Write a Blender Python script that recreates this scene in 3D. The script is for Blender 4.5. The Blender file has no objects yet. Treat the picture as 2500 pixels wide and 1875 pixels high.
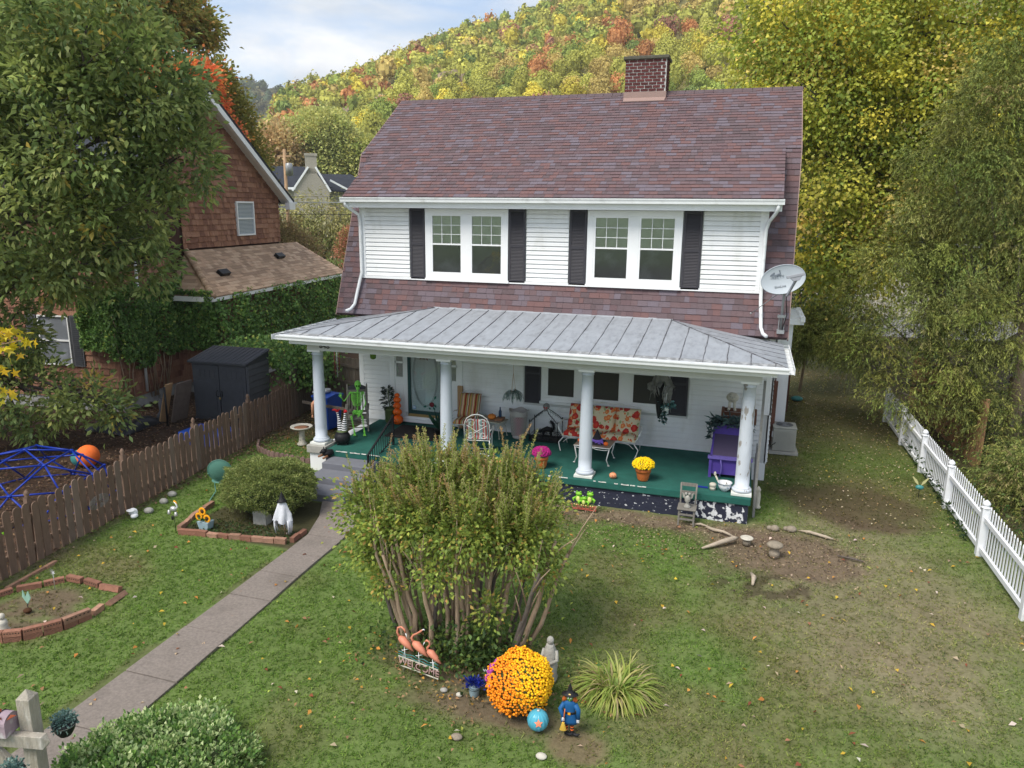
import bpy, bmesh, math, random
import numpy as np
from mathutils import Matrix, Vector
R = math.radians
rnd = random.Random(7)
S = bpy.context.scene
COL = S.collection

# ---------------------------------------------------------------- camera, world, sun, exposure
cam = bpy.data.objects.new('camera', bpy.data.cameras.new('camera'))
COL.objects.link(cam)
S.camera = cam
cam.data.sensor_width = 36.0
cam.data.lens = 36.0 * 1830.96 / 2500.0
cam.data.clip_end = 6000
cam.data.clip_start = 0.1
CAMLOC = Vector((10.5278, -18.1345, 6.2741))
_f = Vector((-0.29154425, 0.92948957, -0.22594488))
_r = Vector((0.95343411, 0.30144151, 0.00981879))
_u = Vector((-0.07723563, 0.21256095, 0.9740906))
m = Matrix((_r, _u, -_f)).transposed().to_4x4()
m.translation = CAMLOC
cam.matrix_world = m

SUN_AZ, SUN_EL = R(208), R(54)      # azimuth clockwise from +Y, elevation
w = bpy.data.worlds.new('World'); S.world = w; w.use_nodes = True
nt = w.node_tree; nt.nodes.clear()
o_ = nt.nodes.new('ShaderNodeOutputWorld')
sky = nt.nodes.new('ShaderNodeTexSky'); sky.sky_type = 'NISHITA'; sky.sun_disc = False
sky.sun_elevation = SUN_EL; sky.sun_rotation = SUN_AZ
sky.altitude = 200; sky.air_density = 1.0; sky.dust_density = 1.0; sky.ozone_density = 1.5
b1 = nt.nodes.new('ShaderNodeBackground'); b1.inputs['Strength'].default_value = 0.15
nt.links.new(sky.outputs[0], b1.inputs['Color'])
tc = nt.nodes.new('ShaderNodeTexCoord')
mp = nt.nodes.new('ShaderNodeMapping'); mp.inputs['Scale'].default_value = (1.0, 1.0, 2.6)
mp.inputs['Location'].default_value = (2.35, 0.2, 0.9)
nt.links.new(tc.outputs['Generated'], mp.inputs['Vector'])
nz = nt.nodes.new('ShaderNodeTexNoise'); nz.inputs['Scale'].default_value = 2.6
nz.inputs['Detail'].default_value = 9; nz.inputs['Roughness'].default_value = 0.55
nz.inputs['Distortion'].default_value = 0.35
nt.links.new(mp.outputs[0], nz.inputs['Vector'])
rp = nt.nodes.new('ShaderNodeValToRGB')
rp.color_ramp.elements[0].position = 0.42; rp.color_ramp.elements[1].position = 0.56
rp.color_ramp.elements[0].color = (0.06, 0.06, 0.06, 1)
nt.links.new(nz.outputs['Fac'], rp.inputs['Fac'])
nz2 = nt.nodes.new('ShaderNodeTexNoise'); nz2.inputs['Scale'].default_value = 5.0; nz2.inputs['Detail'].default_value = 8
nt.links.new(mp.outputs[0], nz2.inputs['Vector'])
rp2 = nt.nodes.new('ShaderNodeValToRGB')
rp2.color_ramp.elements[0].position = 0.36; rp2.color_ramp.elements[1].position = 0.58
rp2.color_ramp.elements[0].color = (0.62, 0.68, 0.75, 1); rp2.color_ramp.elements[1].color = (1.0, 1.0, 1.0, 1)
nt.links.new(nz2.outputs['Fac'], rp2.inputs['Fac'])
b2 = nt.nodes.new('ShaderNodeBackground'); b2.inputs['Strength'].default_value = 0.90
nt.links.new(rp2.outputs[0], b2.inputs['Color'])
mx = nt.nodes.new('ShaderNodeMixShader')
nt.links.new(rp.outputs[0], mx.inputs[0]); nt.links.new(b1.outputs[0], mx.inputs[1]); nt.links.new(b2.outputs[0], mx.inputs[2])
nt.links.new(mx.outputs[0], o_.inputs['Surface'])

sl = bpy.data.lights.new('sun', 'SUN'); sl.energy = 2.9; sl.angle = R(28); sl.color = (1.0, 0.95, 0.86)
sun = bpy.data.objects.new('sun', sl); COL.objects.link(sun)
sd = Vector((math.sin(SUN_AZ) * math.cos(SUN_EL), math.cos(SUN_AZ) * math.cos(SUN_EL), math.sin(SUN_EL)))
sun.rotation_euler = sd.to_track_quat('Z', 'Y').to_euler()
sun.location = (0, -30, 40)
S.view_settings.view_transform = 'Standard'; S.view_settings.look = 'None'
S.view_settings.exposure = 0.5; S.view_settings.gamma = 1.0; S.view_settings.use_curve_mapping = False

# ---------------------------------------------------------------- materials
MATS = {}
def mat(name, c=(.5, .5, .5), r=.75, var=.14, sc=6.0, bump=0.0, bsc=40.0, metal=0.0, rv=0.0, c2=None, c2pos=.55, c2w=.06,
  c2sc=3.0, attr=None, spec=.3, stretch=None, trans=0.0, alpha=None, wave=None, world=False, emis=None, streak=None):
 """plain procedural material: base colour with noise variation, optional second colour in patches, bump"""
 m = bpy.data.materials.new(name); m.use_nodes = True
 n = m.node_tree.nodes; l = m.node_tree.links
 p = n['Principled BSDF']
 p.inputs['Roughness'].default_value = r; p.inputs['Metallic'].default_value = metal
 p.inputs['Specular IOR Level'].default_value = spec
 tc = n.new('ShaderNodeTexCoord')
 src = tc.outputs['Object']
 if world:
  g = n.new('ShaderNodeNewGeometry'); src = g.outputs['Position']
 if stretch:
  mp = n.new('ShaderNodeMapping'); mp.inputs['Scale'].default_value = stretch
  l.new(src, mp.inputs['Vector']); src = mp.outputs[0]
 if attr:
  a = n.new('ShaderNodeAttribute'); a.attribute_name = attr; col = a.outputs['Color']
 else:
  rgb = n.new('ShaderNodeRGB'); rgb.outputs[0].default_value = (*c, 1); col = rgb.outputs[0]
 if c2:
  nz = n.new('ShaderNodeTexNoise'); nz.inputs['Scale'].default_value = c2sc; nz.inputs['Detail'].default_value = 6
  l.new(src, nz.inputs['Vector'])
  rp = n.new('ShaderNodeValToRGB'); rp.color_ramp.elements[0].position = c2pos; rp.color_ramp.elements[1].position = c2pos + c2w
  l.new(nz.outputs['Fac'], rp.inputs[0])
  mx = n.new('ShaderNodeMixRGB'); mx.inputs[2].default_value = (*c2, 1)
  l.new(rp.outputs[0], mx.inputs[0]); l.new(col, mx.inputs[1]); col = mx.outputs[0]
 if wave:
  wv = n.new('ShaderNodeTexWave'); wv.bands_direction = wave[0]; wv.inputs['Scale'].default_value = wave[1]
  wv.inputs['Distortion'].default_value = wave[3] if len(wave) > 3 else 0
  l.new(src, wv.inputs['Vector'])
  rp = n.new('ShaderNodeValToRGB'); rp.color_ramp.elements[0].position = .45; rp.color_ramp.elements[1].position = .55
  l.new(wv.outputs[0], rp.inputs[0])
  mx = n.new('ShaderNodeMixRGB'); mx.inputs[2].default_value = (*wave[2], 1)
  l.new(rp.outputs[0], mx.inputs[0]); l.new(col, mx.inputs[1]); col = mx.outputs[0]
 if var:
  nz = n.new('ShaderNodeTexNoise'); nz.inputs['Scale'].default_value = sc; nz.inputs['Detail'].default_value = 7
  nz.inputs['Roughness'].default_value = .65
  l.new(src, nz.inputs['Vector'])
  mr = n.new('ShaderNodeMapRange'); mr.inputs['From Min'].default_value = .25; mr.inputs['From Max'].default_value = .75
  mr.inputs['To Min'].default_value = 1 - var; mr.inputs['To Max'].default_value = 1 + var
  l.new(nz.outputs['Fac'], mr.inputs[0])
  fac = mr.outputs[0]
  if rv:
   oi = n.new('ShaderNodeObjectInfo')
   m2 = n.new('ShaderNodeMapRange'); m2.inputs['To Min'].default_value = 1 - rv; m2.inputs['To Max'].default_value = 1 + rv
   l.new(oi.outputs['Random'], m2.inputs[0])
   mm = n.new('ShaderNodeMath'); mm.operation = 'MULTIPLY'
   l.new(fac, mm.inputs[0]); l.new(m2.outputs[0], mm.inputs[1]); fac = mm.outputs[0]
  vm = n.new('ShaderNodeVectorMath'); vm.operation = 'SCALE'
  l.new(col, vm.inputs[0]); l.new(fac, vm.inputs['Scale']); col = vm.outputs[0]
 l.new(col, p.inputs['Base Color'])
 if bump:
  nb = n.new('ShaderNodeTexNoise'); nb.inputs['Scale'].default_value = bsc; nb.inputs['Detail'].default_value = 4
  l.new(src, nb.inputs['Vector'])
  bp = n.new('ShaderNodeBump'); bp.inputs['Strength'].default_value = bump; bp.inputs['Distance'].default_value = .02
  l.new(nb.outputs['Fac'], bp.inputs['Height']); l.new(bp.outputs[0], p.inputs['Normal'])
 if trans:
  t = n.new('ShaderNodeBsdfTranslucent'); l.new(col, t.inputs['Color'])
  ms = n.new('ShaderNodeMixShader'); ms.inputs[0].default_value = trans
  l.new(p.outputs[0], ms.inputs[1]); l.new(t.outputs[0], ms.inputs[2])
  l.new(ms.outputs[0], n['Material Output'].inputs['Surface'])
 if alpha is not None:
  p.inputs['Alpha'].default_value = alpha
 if emis:
  p.inputs['Emission Color'].default_value = (*emis[0], 1); p.inputs['Emission Strength'].default_value = emis[1]
 MATS[name] = m
 return m
def glass_mat(name, c, r=.05, spec=.5):
 m = bpy.data.materials.new(name); m.use_nodes = True
 p = m.node_tree.nodes['Principled BSDF']
 p.inputs['Base Color'].default_value = (*c, 1); p.inputs['Roughness'].default_value = r; p.inputs['Specular IOR Level'].default_value = spec
 MATS[name] = m; return m
def clear_glass(name):
 m = bpy.data.materials.new(name); m.use_nodes = True
 n = m.node_tree.nodes; l = m.node_tree.links; n.remove(n['Principled BSDF'])
 g = n.new('ShaderNodeBsdfGlossy'); g.inputs['Roughness'].default_value = .03
 t = n.new('ShaderNodeBsdfTransparent'); t.inputs['Color'].default_value = (.96, .975, .97, 1)
 f = n.new('ShaderNodeFresnel'); f.inputs['IOR'].default_value = 1.85
 ms = n.new('ShaderNodeMixShader')
 l.new(f.outputs[0], ms.inputs[0]); l.new(t.outputs[0], ms.inputs[1]); l.new(g.outputs[0], ms.inputs[2])
 l.new(ms.outputs[0], n['Material Output'].inputs['Surface'])
 MATS[name] = m; return m

mat('white_vinyl', (.76, .77, .775), .55, .05, 2.0, .03, 30, c2=(.56, .56, .52), c2pos=.54, c2w=.25, c2sc=2.2, stretch=(1, 1, .4))
mat('white_trim', (.80, .81, .82), .5, .04, 3.0, .03, 30)
mat('white_gutter', (.70, .72, .73), .4, .08, 3.0, c2=(.50, .51, .50), c2pos=.58, c2w=.2, c2sc=4)
mat('porch_column_paint', (.50, .545, .61), .6, .04, 5.0, .25, 14, c2=(.34, .33, .31), c2pos=.735, c2w=.01, c2sc=13, stretch=(1, 1, .45))
mat('flaking_column_paint', (.54, .58, .64), .6, .05, 5.0, .5, 12, c2=(.30, .28, .26), c2pos=.595, c2w=.012, c2sc=9, stretch=(1, 1, .35))
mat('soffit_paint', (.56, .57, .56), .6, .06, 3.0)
mat('shutter_charcoal', (.045, .043, .052), .6, .12, 20)
mat('porch_carpet', (.018, .105, .085), .95, .2, 3.0, .5, 180, c2=(.026, .13, .105), c2pos=.5, c2w=.3, c2sc=1.4)
mat('navy_flaked_paint', (.022, .025, .045), .8, .2, 6, .5, 30, c2=(.62, .63, .65), c2pos=.525, c2w=.02, c2sc=9)
mat('navy_block_paint', (.022, .025, .045), .8, .2, 6, .5, 30, c2=(.52, .53, .56), c2pos=.63, c2w=.02, c2sc=15, stretch=(.7, 1, 1.2))
mat('step_paint', (.155, .16, .185), .8, .08, 5, .15, 60, c2=(.17, .17, .18), c2pos=.6, c2w=.2)
mat('grey_concrete', (.34, .33, .30), .9, .15, 8, .4, 40)
mat('walk_concrete', (.235, .20, .175), .95, .28, 26, .7, 160, c2=(.165, .14, .12), c2pos=.52, c2w=.25, c2sc=1.3, world=True)
mat('tin_roof_paint', (.28, .30, .33), .55, .16, 4, .2, 9, c2=(.20, .212, .23), c2pos=.52, c2w=.25, c2sc=5, stretch=(1.6, .7, 1))
mat('tin_patch', (.21, .215, .22), .6, .3, 9, .3, 14, c2=(.36, .37, .38), c2pos=.5, c2w=.12, c2sc=8)
mat('tin_seam', (.16, .165, .18), .55, .15, 10, c2=(.08, .08, .09), c2pos=.46, c2w=.12, c2sc=6)
mat('chimney_brick', (.105, .03, .03), .85, .2, 30, .4, 90, rv=.25)
mat('chimney_mortar', (.55, .53, .51), .95, .15, 20, .5, 60)
mat('chimney_cap', (.10, .095, .075), .95, .3, 10, .5, 30)
mat('brown_flashing', (.30, .205, .18), .5, .06, 4)
SH = []
for i, c in enumerate([(0.143, 0.092, 0.098), (0.128, 0.084, 0.091), (0.143, 0.097, 0.103), (0.164, 0.094, 0.092), (0.151, 0.090, 0.090), (0.147, 0.115, 0.132), (0.153, 0.126, 0.149), (0.113, 0.082, 0.088), (0.131, 0.096, 0.105)]):
 mat('house_shingle_%d' % i, c, .92, .22, 60, .5, 220); SH.append(MATS['house_shingle_%d' % i])
TS = []
for i, c in enumerate([(.47, .32, .22), (.39, .27, .185), (.52, .37, .26), (.33, .225, .155)]):
 mat('tan_shingle_%d' % i, c, .92, .2, 60, .5, 200); TS.append(MATS['tan_shingle_%d' % i])
CS = []
for i, c in enumerate([(.29, .145, .092), (.245, .12, .08), (.33, .175, .115), (.20, .095, .065)]):
 mat('cedar_shake_%d' % i, c, .9, .28, 10, .6, 60, stretch=(3, 3, .35)); CS.append(MATS['cedar_shake_%d' % i])
mat('cedar_wall_backing', (.06, .028, .022), .9, .2, 8)
mat('weathered_wood', (.19, .125, .09), .9, .25, 7, .6, 50, stretch=(5, 5, .45), rv=.16)
mat('weathered_wood_pale', (.215, .155, .12), .9, .25, 9, .6, 50, stretch=(5, 5, .45), rv=.12)
mat('tall_fence_wood', (.155, .125, .095), .9, .3, 6, .6, 50, stretch=(5, 5, .35), rv=.14)
mat('red_brown_fence_wood', (.14, .06, .04), .9, .25, 6, .4, 50, stretch=(5, 5, .4), rv=.14)
mat('cedar_fence_wood', (.30, .17, .085), .9, .25, 6, .4, 50, stretch=(5, 5, .4), rv=.14)
mat('grey_old_wood', (.20, .185, .165), .9, .3, 14, .6, 60, stretch=(3, 3, .6))
mat('mailbox_post_wood', (.36, .325, .27), .9, .25, 8, .6, 40, c2=(.50, .48, .44), c2pos=.55, c2w=.2, c2sc=5, stretch=(3, 3, .5))
mat('white_pvc', (.72, .73, .76), .45, .04, 3, c2=(.60, .61, .60), c2pos=.6, c2w=.2)
mat('slate_plastic', (.055, .058, .068), .6, .12, 6, .1, 80)
mat('slate_plastic_side', (.095, .098, .108), .6, .12, 6, .1, 80)
mat('black_plastic', (.015, .015, .017), .5, .1, 6)
mat('black_metal', (.012, .012, .014), .45, .1, 9)
mat('white_metal', (.72, .72, .70), .45, .08, 9, c2=(.45, .38, .3), c2pos=.66, c2w=.05, c2sc=14)
mat('cream_metal', (.55, .53, .44), .5, .1, 9)
mat('grey_metal', (.33, .34, .35), .4, .1, 8, metal=.4)
mat('ac_metal', (.34, .335, .30), .5, .08, 5)
mat('dark_void', (.01, .01, .01), .9, 0)
mat('dish_grey', (.40, .44, .48), .45, .05, 4)
mat('dish_print', (.12, .14, .17), .6, 0)
mat('dish_arm', (.27, .28, .31), .45, .06, 4)
mat('orange_plastic', (.85, .13, .008), .35, .08, 6)
mat('pumpkin_orange', (.72, .22, .03), .5, .12, 8)
mat('peach_pumpkin', (.75, .30, .15), .5, .12, 8)
mat('lime_plastic', (.22, .66, .09), .45, .1, 8)
mat('terracotta', (.52, .14, .035), .6, .12, 6)
mat('terracotta_dark', (.30, .08, .025), .6, .12, 6)
mat('green_pot_glaze', (.10, .14, .05), .35, .12, 4)
mat('yellow_petals', (.90, .60, .005), .7, .12, 20)
mat('magenta_petals', (.36, .012, .16), .7, .25, 20)
mat('cream_eye', (.85, .65, .25), .5, 0)
mat('black_paint', (.01, .01, .012), .6, .1)
mat('red_cloth', (.42, .015, .02), .6, .15)
mat('orange_cloth', (.80, .16, .03), .8, .15)
mat('peach_cloth', (.78, .38, .22), .8, .1)
mat('bin_blue', (.008, .055, .32), .4, .1, 4)
mat('climber_blue', (.008, .035, .30), .4, .06, 6)
mat('teal_paint', (.10, .24, .19), .5, .12, 6)
mat('purple_paint', (.085, .05, .30), .6, .12, 6, c2=(.13, .09, .38), c2pos=.55, c2w=.2, c2sc=3)
mat('purple_rail', (.16, .12, .42), .6, .1, 8)
mat('purple_cloth', (.19, .11, .52), .7, .1, 8)
mat('mauve_screen', (.085, .065, .12), .8, .1, 50)
mat('brown_planter', (.14, .065, .04), .8, .2, 8)
mat('stone_cream', (.50, .47, .40), .9, .2, 12, .4, 40)
mat('stone_grey', (.33, .32, .29), .9, .25, 14, .6, 50)
mat('stone_brown', (.26, .22, .17), .9, .3, 14, .6, 50)
mat('basket_taupe', (.42, .39, .37), .6, .05)
mat('pink_laundry', (.55, .14, .20), .8, .3, 12)
mat('bottle_blue', (.03, .06, .12), .15, .1)
mat('book_brown', (.26, .12, .06), .7, .2, 20)
mat('table_top_tan', (.30, .25, .19), .5, .12, 8)
mat('table_top_brown', (.20, .16, .125), .35, .12, 8)
mat('witch_hat_black', (.02, .017, .024), .85, .2)
mat('gauze_grey', (.21, .21, .20), .95, .3, 20)
mat('gauze_white', (.66, .67, .72), .9, .12, 12, alpha=.9)
mat('doormat', (.022, .018, .018), .98, .3, 30, .6, 100)
mat('door_white', (.74, .82, .83), .35, .04, 3)
mat('door_green_frame', (.018, .06, .06), .4, .1, 5)
mat('brass', (.32, .22, .08), .4, .1, 5)
mat('stained_red', (.16, .01, .02), .3, .1)
mat('stained_green', (.015, .14, .10), .3, .1)
mat('lead_line', (.10, .12, .12), .5, 0)
mat('sticker_blue', (.25, .42, .62), .5, .1)
mat('wreath_dried', (.30, .20, .15), .95, .4, 40, .6, 60)
mat('lantern_green', (.12, .22, .03), .5, .2)
mat('blind_slat', (.78, .84, .70), .5, .08, 3)
mat('interior_dark', (.02, .022, .026), .8, .3, 1.5)
mat('screen_dark', (.17, .185, .21), .35, .12, 2.2, c2=(.27, .29, .33), c2pos=.52, c2w=.15, c2sc=1.8, spec=.6)
mat('screen_olive', (.045, .043, .036), .6, .12, 40)
mat('curtain_cream', (.36, .34, .25), .9, .15, 6)
mat('chip_white', (.66, .67, .63), .8, .1)
mat('brick_red', (.255, .12, .08), .9, .22, 14, .6, 60, rv=.22)
mat('brick_pale', (.34, .19, .13), .9, .25, 14, .6, 60, rv=.2)
mat('brick_hole', (.03, .02, .018), .95, 0)
mat('edging_brick', (.20, .13, .11), .9, .25, 14, .5, 60, rv=.15)
mat('bark_brown', (.36, .26, .18), .95, .3, 12, .7, 40, stretch=(4, 4, .5), c2=(.45, .37, .27), c2pos=.55, c2w=.15)
mat('bark_grey', (.12, .10, .085), .95, .3, 10, .7, 30, stretch=(3, 3, .5))
mat('driftwood', (.42, .35, .27), .95, .3, 10, .6, 40, stretch=(1, 4, 4))
mat('foliage', attr='Col', r=.5, var=.14, sc=1.5, trans=.42, spec=.25, world=True)
mat('matte_foliage', attr='Col', r=.8, var=.2, sc=.6, trans=.32, spec=.1, world=True)
mat('far_crown', attr='Col', r=.95, var=.0, trans=.22, spec=.02)
for i, c in enumerate([(.50, .49, .11), (.32, .385, .09), (.43, .43, .10), (.58, .45, .15), (.56, .27, .11), (.70, .60, .10), (.42, .21, .14), (.23, .30, .085)]):
 mat('far_crown_%d' % i, c, .95, .14, 2.0, rv=.2, trans=.22, spec=.02)
mat('ground_soil_grass', attr='Col', r=.98, var=.30, sc=18, bump=.8, bsc=70, spec=.05, world=True)
mat('hill_ground', (.17, .155, .06), .98, .3, .1, c2=(.26, .19, .09), c2pos=.5, c2w=.2, c2sc=.02, world=True, spec=.05)
mat('cliff_rock', (.42, .33, .23), .95, .3, .6, .8, 2.0, world=True)
mat('asphalt', (.17, .165, .16), .95, .2, 3, world=True)
mat('far_roof', (.028, .032, .042), .9, .2, 1.5)
mat('far_stone', (.34, .31, .26), .9, .25, 5, .3, 6)
mat('far_wall', (.42, .39, .33), .9, .1, 3)
mat('pole_wood', (.38, .25, .15), .9, .2, 4)
mat('wire_dark', (.03, .03, .03), .6, 0)
mat('wire_pale', (.45, .46, .42), .6, 0)
mat('foundation_grey', (.33, .33, .33), .95, .2, 5, .4, 20, c2=(.18, .17, .16), c2pos=.55, c2w=.15)
mat('tarp_black', (.012, .013, .018), .45, .15, 4, .5, 8)
mat('cardboard', (.40, .25, .13), .9, .12, 4)
mat('plywood_grey', (.16, .125, .105), .9, .2, 6)
mat('pale_blue_pot', (.33, .45, .50), .6, .12, 8)
mat('deep_blue', (.01, .03, .26), .7, .3, 20)
mat('turquoise_pumpkin', (.08, .36, .48), .25, .12, 4, c2=(.27, .30, .62), c2pos=.56, c2w=.2, c2sc=4)
mat('coral_star', (.85, .27, .15), .6, .1)
mat('flamingo_coral', (.58, .22, .14), .5, .16, 10)
mat('pane_blue_grey', (.20, .24, .29), .25, .1, 3, spec=.5)
mat('witch_blue', (.01, .09, .25), .6, .12)
mat('witch_green', (.10, .28, .05), .5, .1)
mat('witch_hair', (.42, .10, .02), .8, .2)
mat('straw', (.62, .40, .06), .8, .2)
mat('silver_wire', (.50, .50, .49), .35, .1, metal=.5)
mat('sign_red', (.55, .13, .09), .6, .1)
mat('peach_pale', (.50, .32, .30), .6, .15, 12)
mat('twig_green', (.035, .05, .018), .95, .3, 12)
mat('frog_green', (.20, .50, .03), .4, .15)
mat('frog_belly', (.66, .68, .22), .4, .1)
mat('sunflower_orange', (.85, .36, .01), .7, .15)
mat('sunflower_brown', (.06, .025, .01), .9, .1)
mat('porcelain', (.66, .67, .70), .25, .05)
mat('porcelain_blue', (.12, .20, .36), .4, .1)
mat('lead_teal', (.05, .22, .22), .4, .1)
mat('dragonfly_wing', (.52, .50, .25), .4, .1)
mat('tulip_mint', (.30, .50, .40), .5, .1)

# ---------------------------------------------------------------- mesh builder
class MB:
 def __init__(s):
  s.v = []; s.f = []; s.m = []; s.sm = []; s.mi = 0; s.T = None
 def add(s, vs, fs, smooth=False):
  b = len(s.v)
  if s.T is not None: vs = [tuple(s.T @ Vector(v)) for v in vs]
  s.v += [tuple(v) for v in vs]
  for f in fs:
   s.f.append(tuple(b + i for i in f)); s.m.append(s.mi); s.sm.append(smooth)
  return s
 def box(s, x0, x1, y0, y1, z0, z1):
  vs = [(x, y, z) for z in (z0, z1) for y in (y0, y1) for x in (x0, x1)]
  return s.add(vs, [(0, 2, 3, 1), (4, 5, 7, 6), (0, 1, 5, 4), (2, 6, 7, 3), (0, 4, 6, 2), (1, 3, 7, 5)])
 def bar(s, a, b, w, h=None, up=(0, 0, 1)):
  a = Vector(a); b = Vector(b); h = w if h is None else h
  d = (b - a).normalized(); up = Vector(up)
  if abs(d.dot(up)) > .99: up = Vector((0, 1, 0))
  sx = d.cross(up).normalized() * w / 2; sy = sx.cross(d).normalized() * h / 2
  vs = [p + i * sx + j * sy for p in (a, b) for i, j in ((-1, -1), (1, -1), (1, 1), (-1, 1))]
  return s.add(vs, [(0, 1, 2, 3), (7, 6, 5, 4), (0, 4, 5, 1), (1, 5, 6, 2), (2, 6, 7, 3), (3, 7, 4, 0)])
 def tube(s, pts, r, n=6, closed=False):
  P = [Vector(p) for p in pts]; k = len(P)
  rs = list(r) if hasattr(r, '__len__') else [r] * k
  vs = []; up = None
  for i in range(k):
   if closed: d = P[(i + 1) % k] - P[i - 1]
   else: d = P[min(i + 1, k - 1)] - P[max(i - 1, 0)]
   if d.length < 1e-9: d = Vector((0, 0, 1))
   d.normalize()
   if up is None:
    up = Vector((0, 0, 1)) if abs(d.z) < .9 else Vector((1, 0, 0))
   a = d.cross(up)
   if a.length < 1e-4: a = d.cross(Vector((.3, 1, .2)))
   a.normalize(); b = a.cross(d).normalized(); up = b
   for j in range(n):
    t = 2 * math.pi * j / n
    vs.append(P[i] + (a * math.cos(t) + b * math.sin(t)) * rs[i])
  fs = []
  for i in range(k if closed else k - 1):
   i2 = (i + 1) % k
   for j in range(n):
    j2 = (j + 1) % n
    fs.append((i * n + j, i2 * n + j, i2 * n + j2, i * n + j2))
  if not closed:
   fs.append(tuple(range(n))); fs.append(tuple((k - 1) * n + j for j in range(n - 1, -1, -1)))
  return s.add(vs, fs, True)
 def lathe(s, prof, n=20, c=(0, 0, 0), sx=1, sy=1, ribs=0, ribd=0.0):
  vs = []; fs = []; k = len(prof)
  for r, z in prof:
   for j in range(n):
    t = 2 * math.pi * j / n
    rr = r * (1 - ribd * (0.5 + 0.5 * math.cos(ribs * t))) if ribs else r
    vs.append((c[0] + rr * math.cos(t) * sx, c[1] + rr * math.sin(t) * sy, c[2] + z))
  for i in range(k - 1):
   for j in range(n):
    j2 = (j + 1) % n
    fs.append((i * n + j, i * n + j2, (i + 1) * n + j2, (i + 1) * n + j))
  fs.append(tuple(range(n - 1, -1, -1))); fs.append(tuple((k - 1) * n + j for j in range(n)))
  return s.add(vs, fs, True)
 def ell(s, c, r, n=12, m_=7, ribs=0, ribd=0.0):
  if not hasattr(r, '__len__'): r = (r, r, r)
  prof = [(max(1e-4, math.sin(math.pi * i / m_)), -math.cos(math.pi * i / m_)) for i in range(m_ + 1)]
  T0 = s.T
  M_ = Matrix.Translation(c) @ Matrix.Diagonal((r[0], r[1], r[2], 1))
  s.T = (T0 @ M_) if T0 is not None else M_
  s.lathe(prof, n, ribs=ribs, ribd=ribd); s.T = T0
  return s
 def prism(s, pts, d):
  k = len(pts); d = Vector(d)
  vs = [Vector(p) for p in pts] + [Vector(p) + d for p in pts]
  fs = [tuple(range(k - 1, -1, -1)), tuple(range(k, 2 * k))]
  for i in range(k):
   j = (i + 1) % k; fs.append((i, j, k + j, k + i))
  return s.add(vs, fs)
 def quad(s, a, b, c, d): return s.add([a, b, c, d], [(0, 1, 2, 3)])
 def mesh(s, name, mats):
  me = bpy.data.meshes.new(name); me.from_pydata(s.v, [], s.f)
  if not isinstance(mats, (list, tuple)): mats = [mats]
  for m_ in mats: me.materials.append(MATS[m_] if isinstance(m_, str) else m_)
  me.polygons.foreach_set('material_index', [min(i, len(mats) - 1) for i in s.m])
  me.polygons.foreach_set('use_smooth', s.sm)
  me.update()
  return me
 def build(s, name, mats, parent=None, bevel=0, recalc=True):
  me = s.mesh(name, mats)
  if recalc:
   bm = bmesh.new(); bm.from_mesh(me); bmesh.ops.recalc_face_normals(bm, faces=bm.faces); bm.to_mesh(me); bm.free()
  o = bpy.data.objects.new(name, me); COL.objects.link(o)
  if parent: o.parent = parent
  if bevel:
   b = o.modifiers.new('bevel', 'BEVEL'); b.width = bevel; b.segments = 2; b.limit_method = 'ANGLE'
  return o
 def single(s, name, mats, label, cat, group=None, **k):
  o = s.build(name, mats, **k); tag(o, label, cat, group); return o

def tag(o, label=None, cat=None, group=None, kind=None):
 if label: o['label'] = label
 if cat: o['category'] = cat
 if group: o['group'] = group
 if kind: o['kind'] = kind
 return o
def thing(name, label, cat, loc=(0, 0, 0), rz=0.0, group=None, scale=1.0):
 o = bpy.data.objects.new(name, None); o.empty_display_size = .1; COL.objects.link(o)
 o.location = loc; o.rotation_euler = (0, 0, rz); o.scale = (scale,) * 3
 return tag(o, label, cat, group)
def copy_tree(o, parent=None):
 c = o.copy(); COL.objects.link(c); c.parent = parent
 for ch in list(o.children): copy_tree(ch, c)
 return c
def shared(me, name, parent=None, loc=(0, 0, 0), rot=(0, 0, 0), scale=(1, 1, 1)):
 o = bpy.data.objects.new(name, me); COL.objects.link(o); o.location = loc; o.rotation_euler = rot; o.scale = scale
 if parent: o.parent = parent
 return o
def text(body, size, name, matname, parent, M_, ext=.004, spacing=1.0):
 cu = bpy.data.curves.new(name, 'FONT'); cu.body = body; cu.size = size; cu.extrude = ext
 cu.align_x = 'CENTER'; cu.align_y = 'CENTER'; cu.space_character = spacing
 t = bpy.data.objects.new(name + '_c', cu); COL.objects.link(t)
 dg = bpy.context.evaluated_depsgraph_get()
 me = bpy.data.meshes.new_from_object(t.evaluated_get(dg)); bpy.data.objects.remove(t)
 me.transform(M_); me.materials.clear(); me.materials.append(MATS[matname])
 o = bpy.data.objects.new(name, me); COL.objects.link(o)
 if parent: o.parent = parent
 return o

# ---------------------------------------------------------------- numpy noise and leaves
def vnoise(x, y, seed=0):
 xi = np.floor(x).astype(np.int64); yi = np.floor(y).astype(np.int64); fx = x - xi; fy = y - yi
 fx = fx * fx * (3 - 2 * fx); fy = fy * fy * (3 - 2 * fy)
 def h(a, b):
  n = (a * 374761393 + b * 668265263 + seed * 974634777) & 0x7fffffff
  n = ((n ^ (n >> 13)) * 1274126177) & 0x7fffffff
  return ((n ^ (n >> 16)) & 0xffff) / 65535.0
 return (h(xi, yi) * (1 - fx) + h(xi + 1, yi) * fx) * (1 - fy) + (h(xi, yi + 1) * (1 - fx) + h(xi + 1, yi + 1) * fx) * fy
def fbm(x, y, seed=0, o=4):
 t = 0; a = .5
 for i in range(o):
  t = t + a * vnoise(x * 2 ** i, y * 2 ** i, seed + i * 17); a *= .5
 return t / (1 - .5 ** o)
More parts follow.
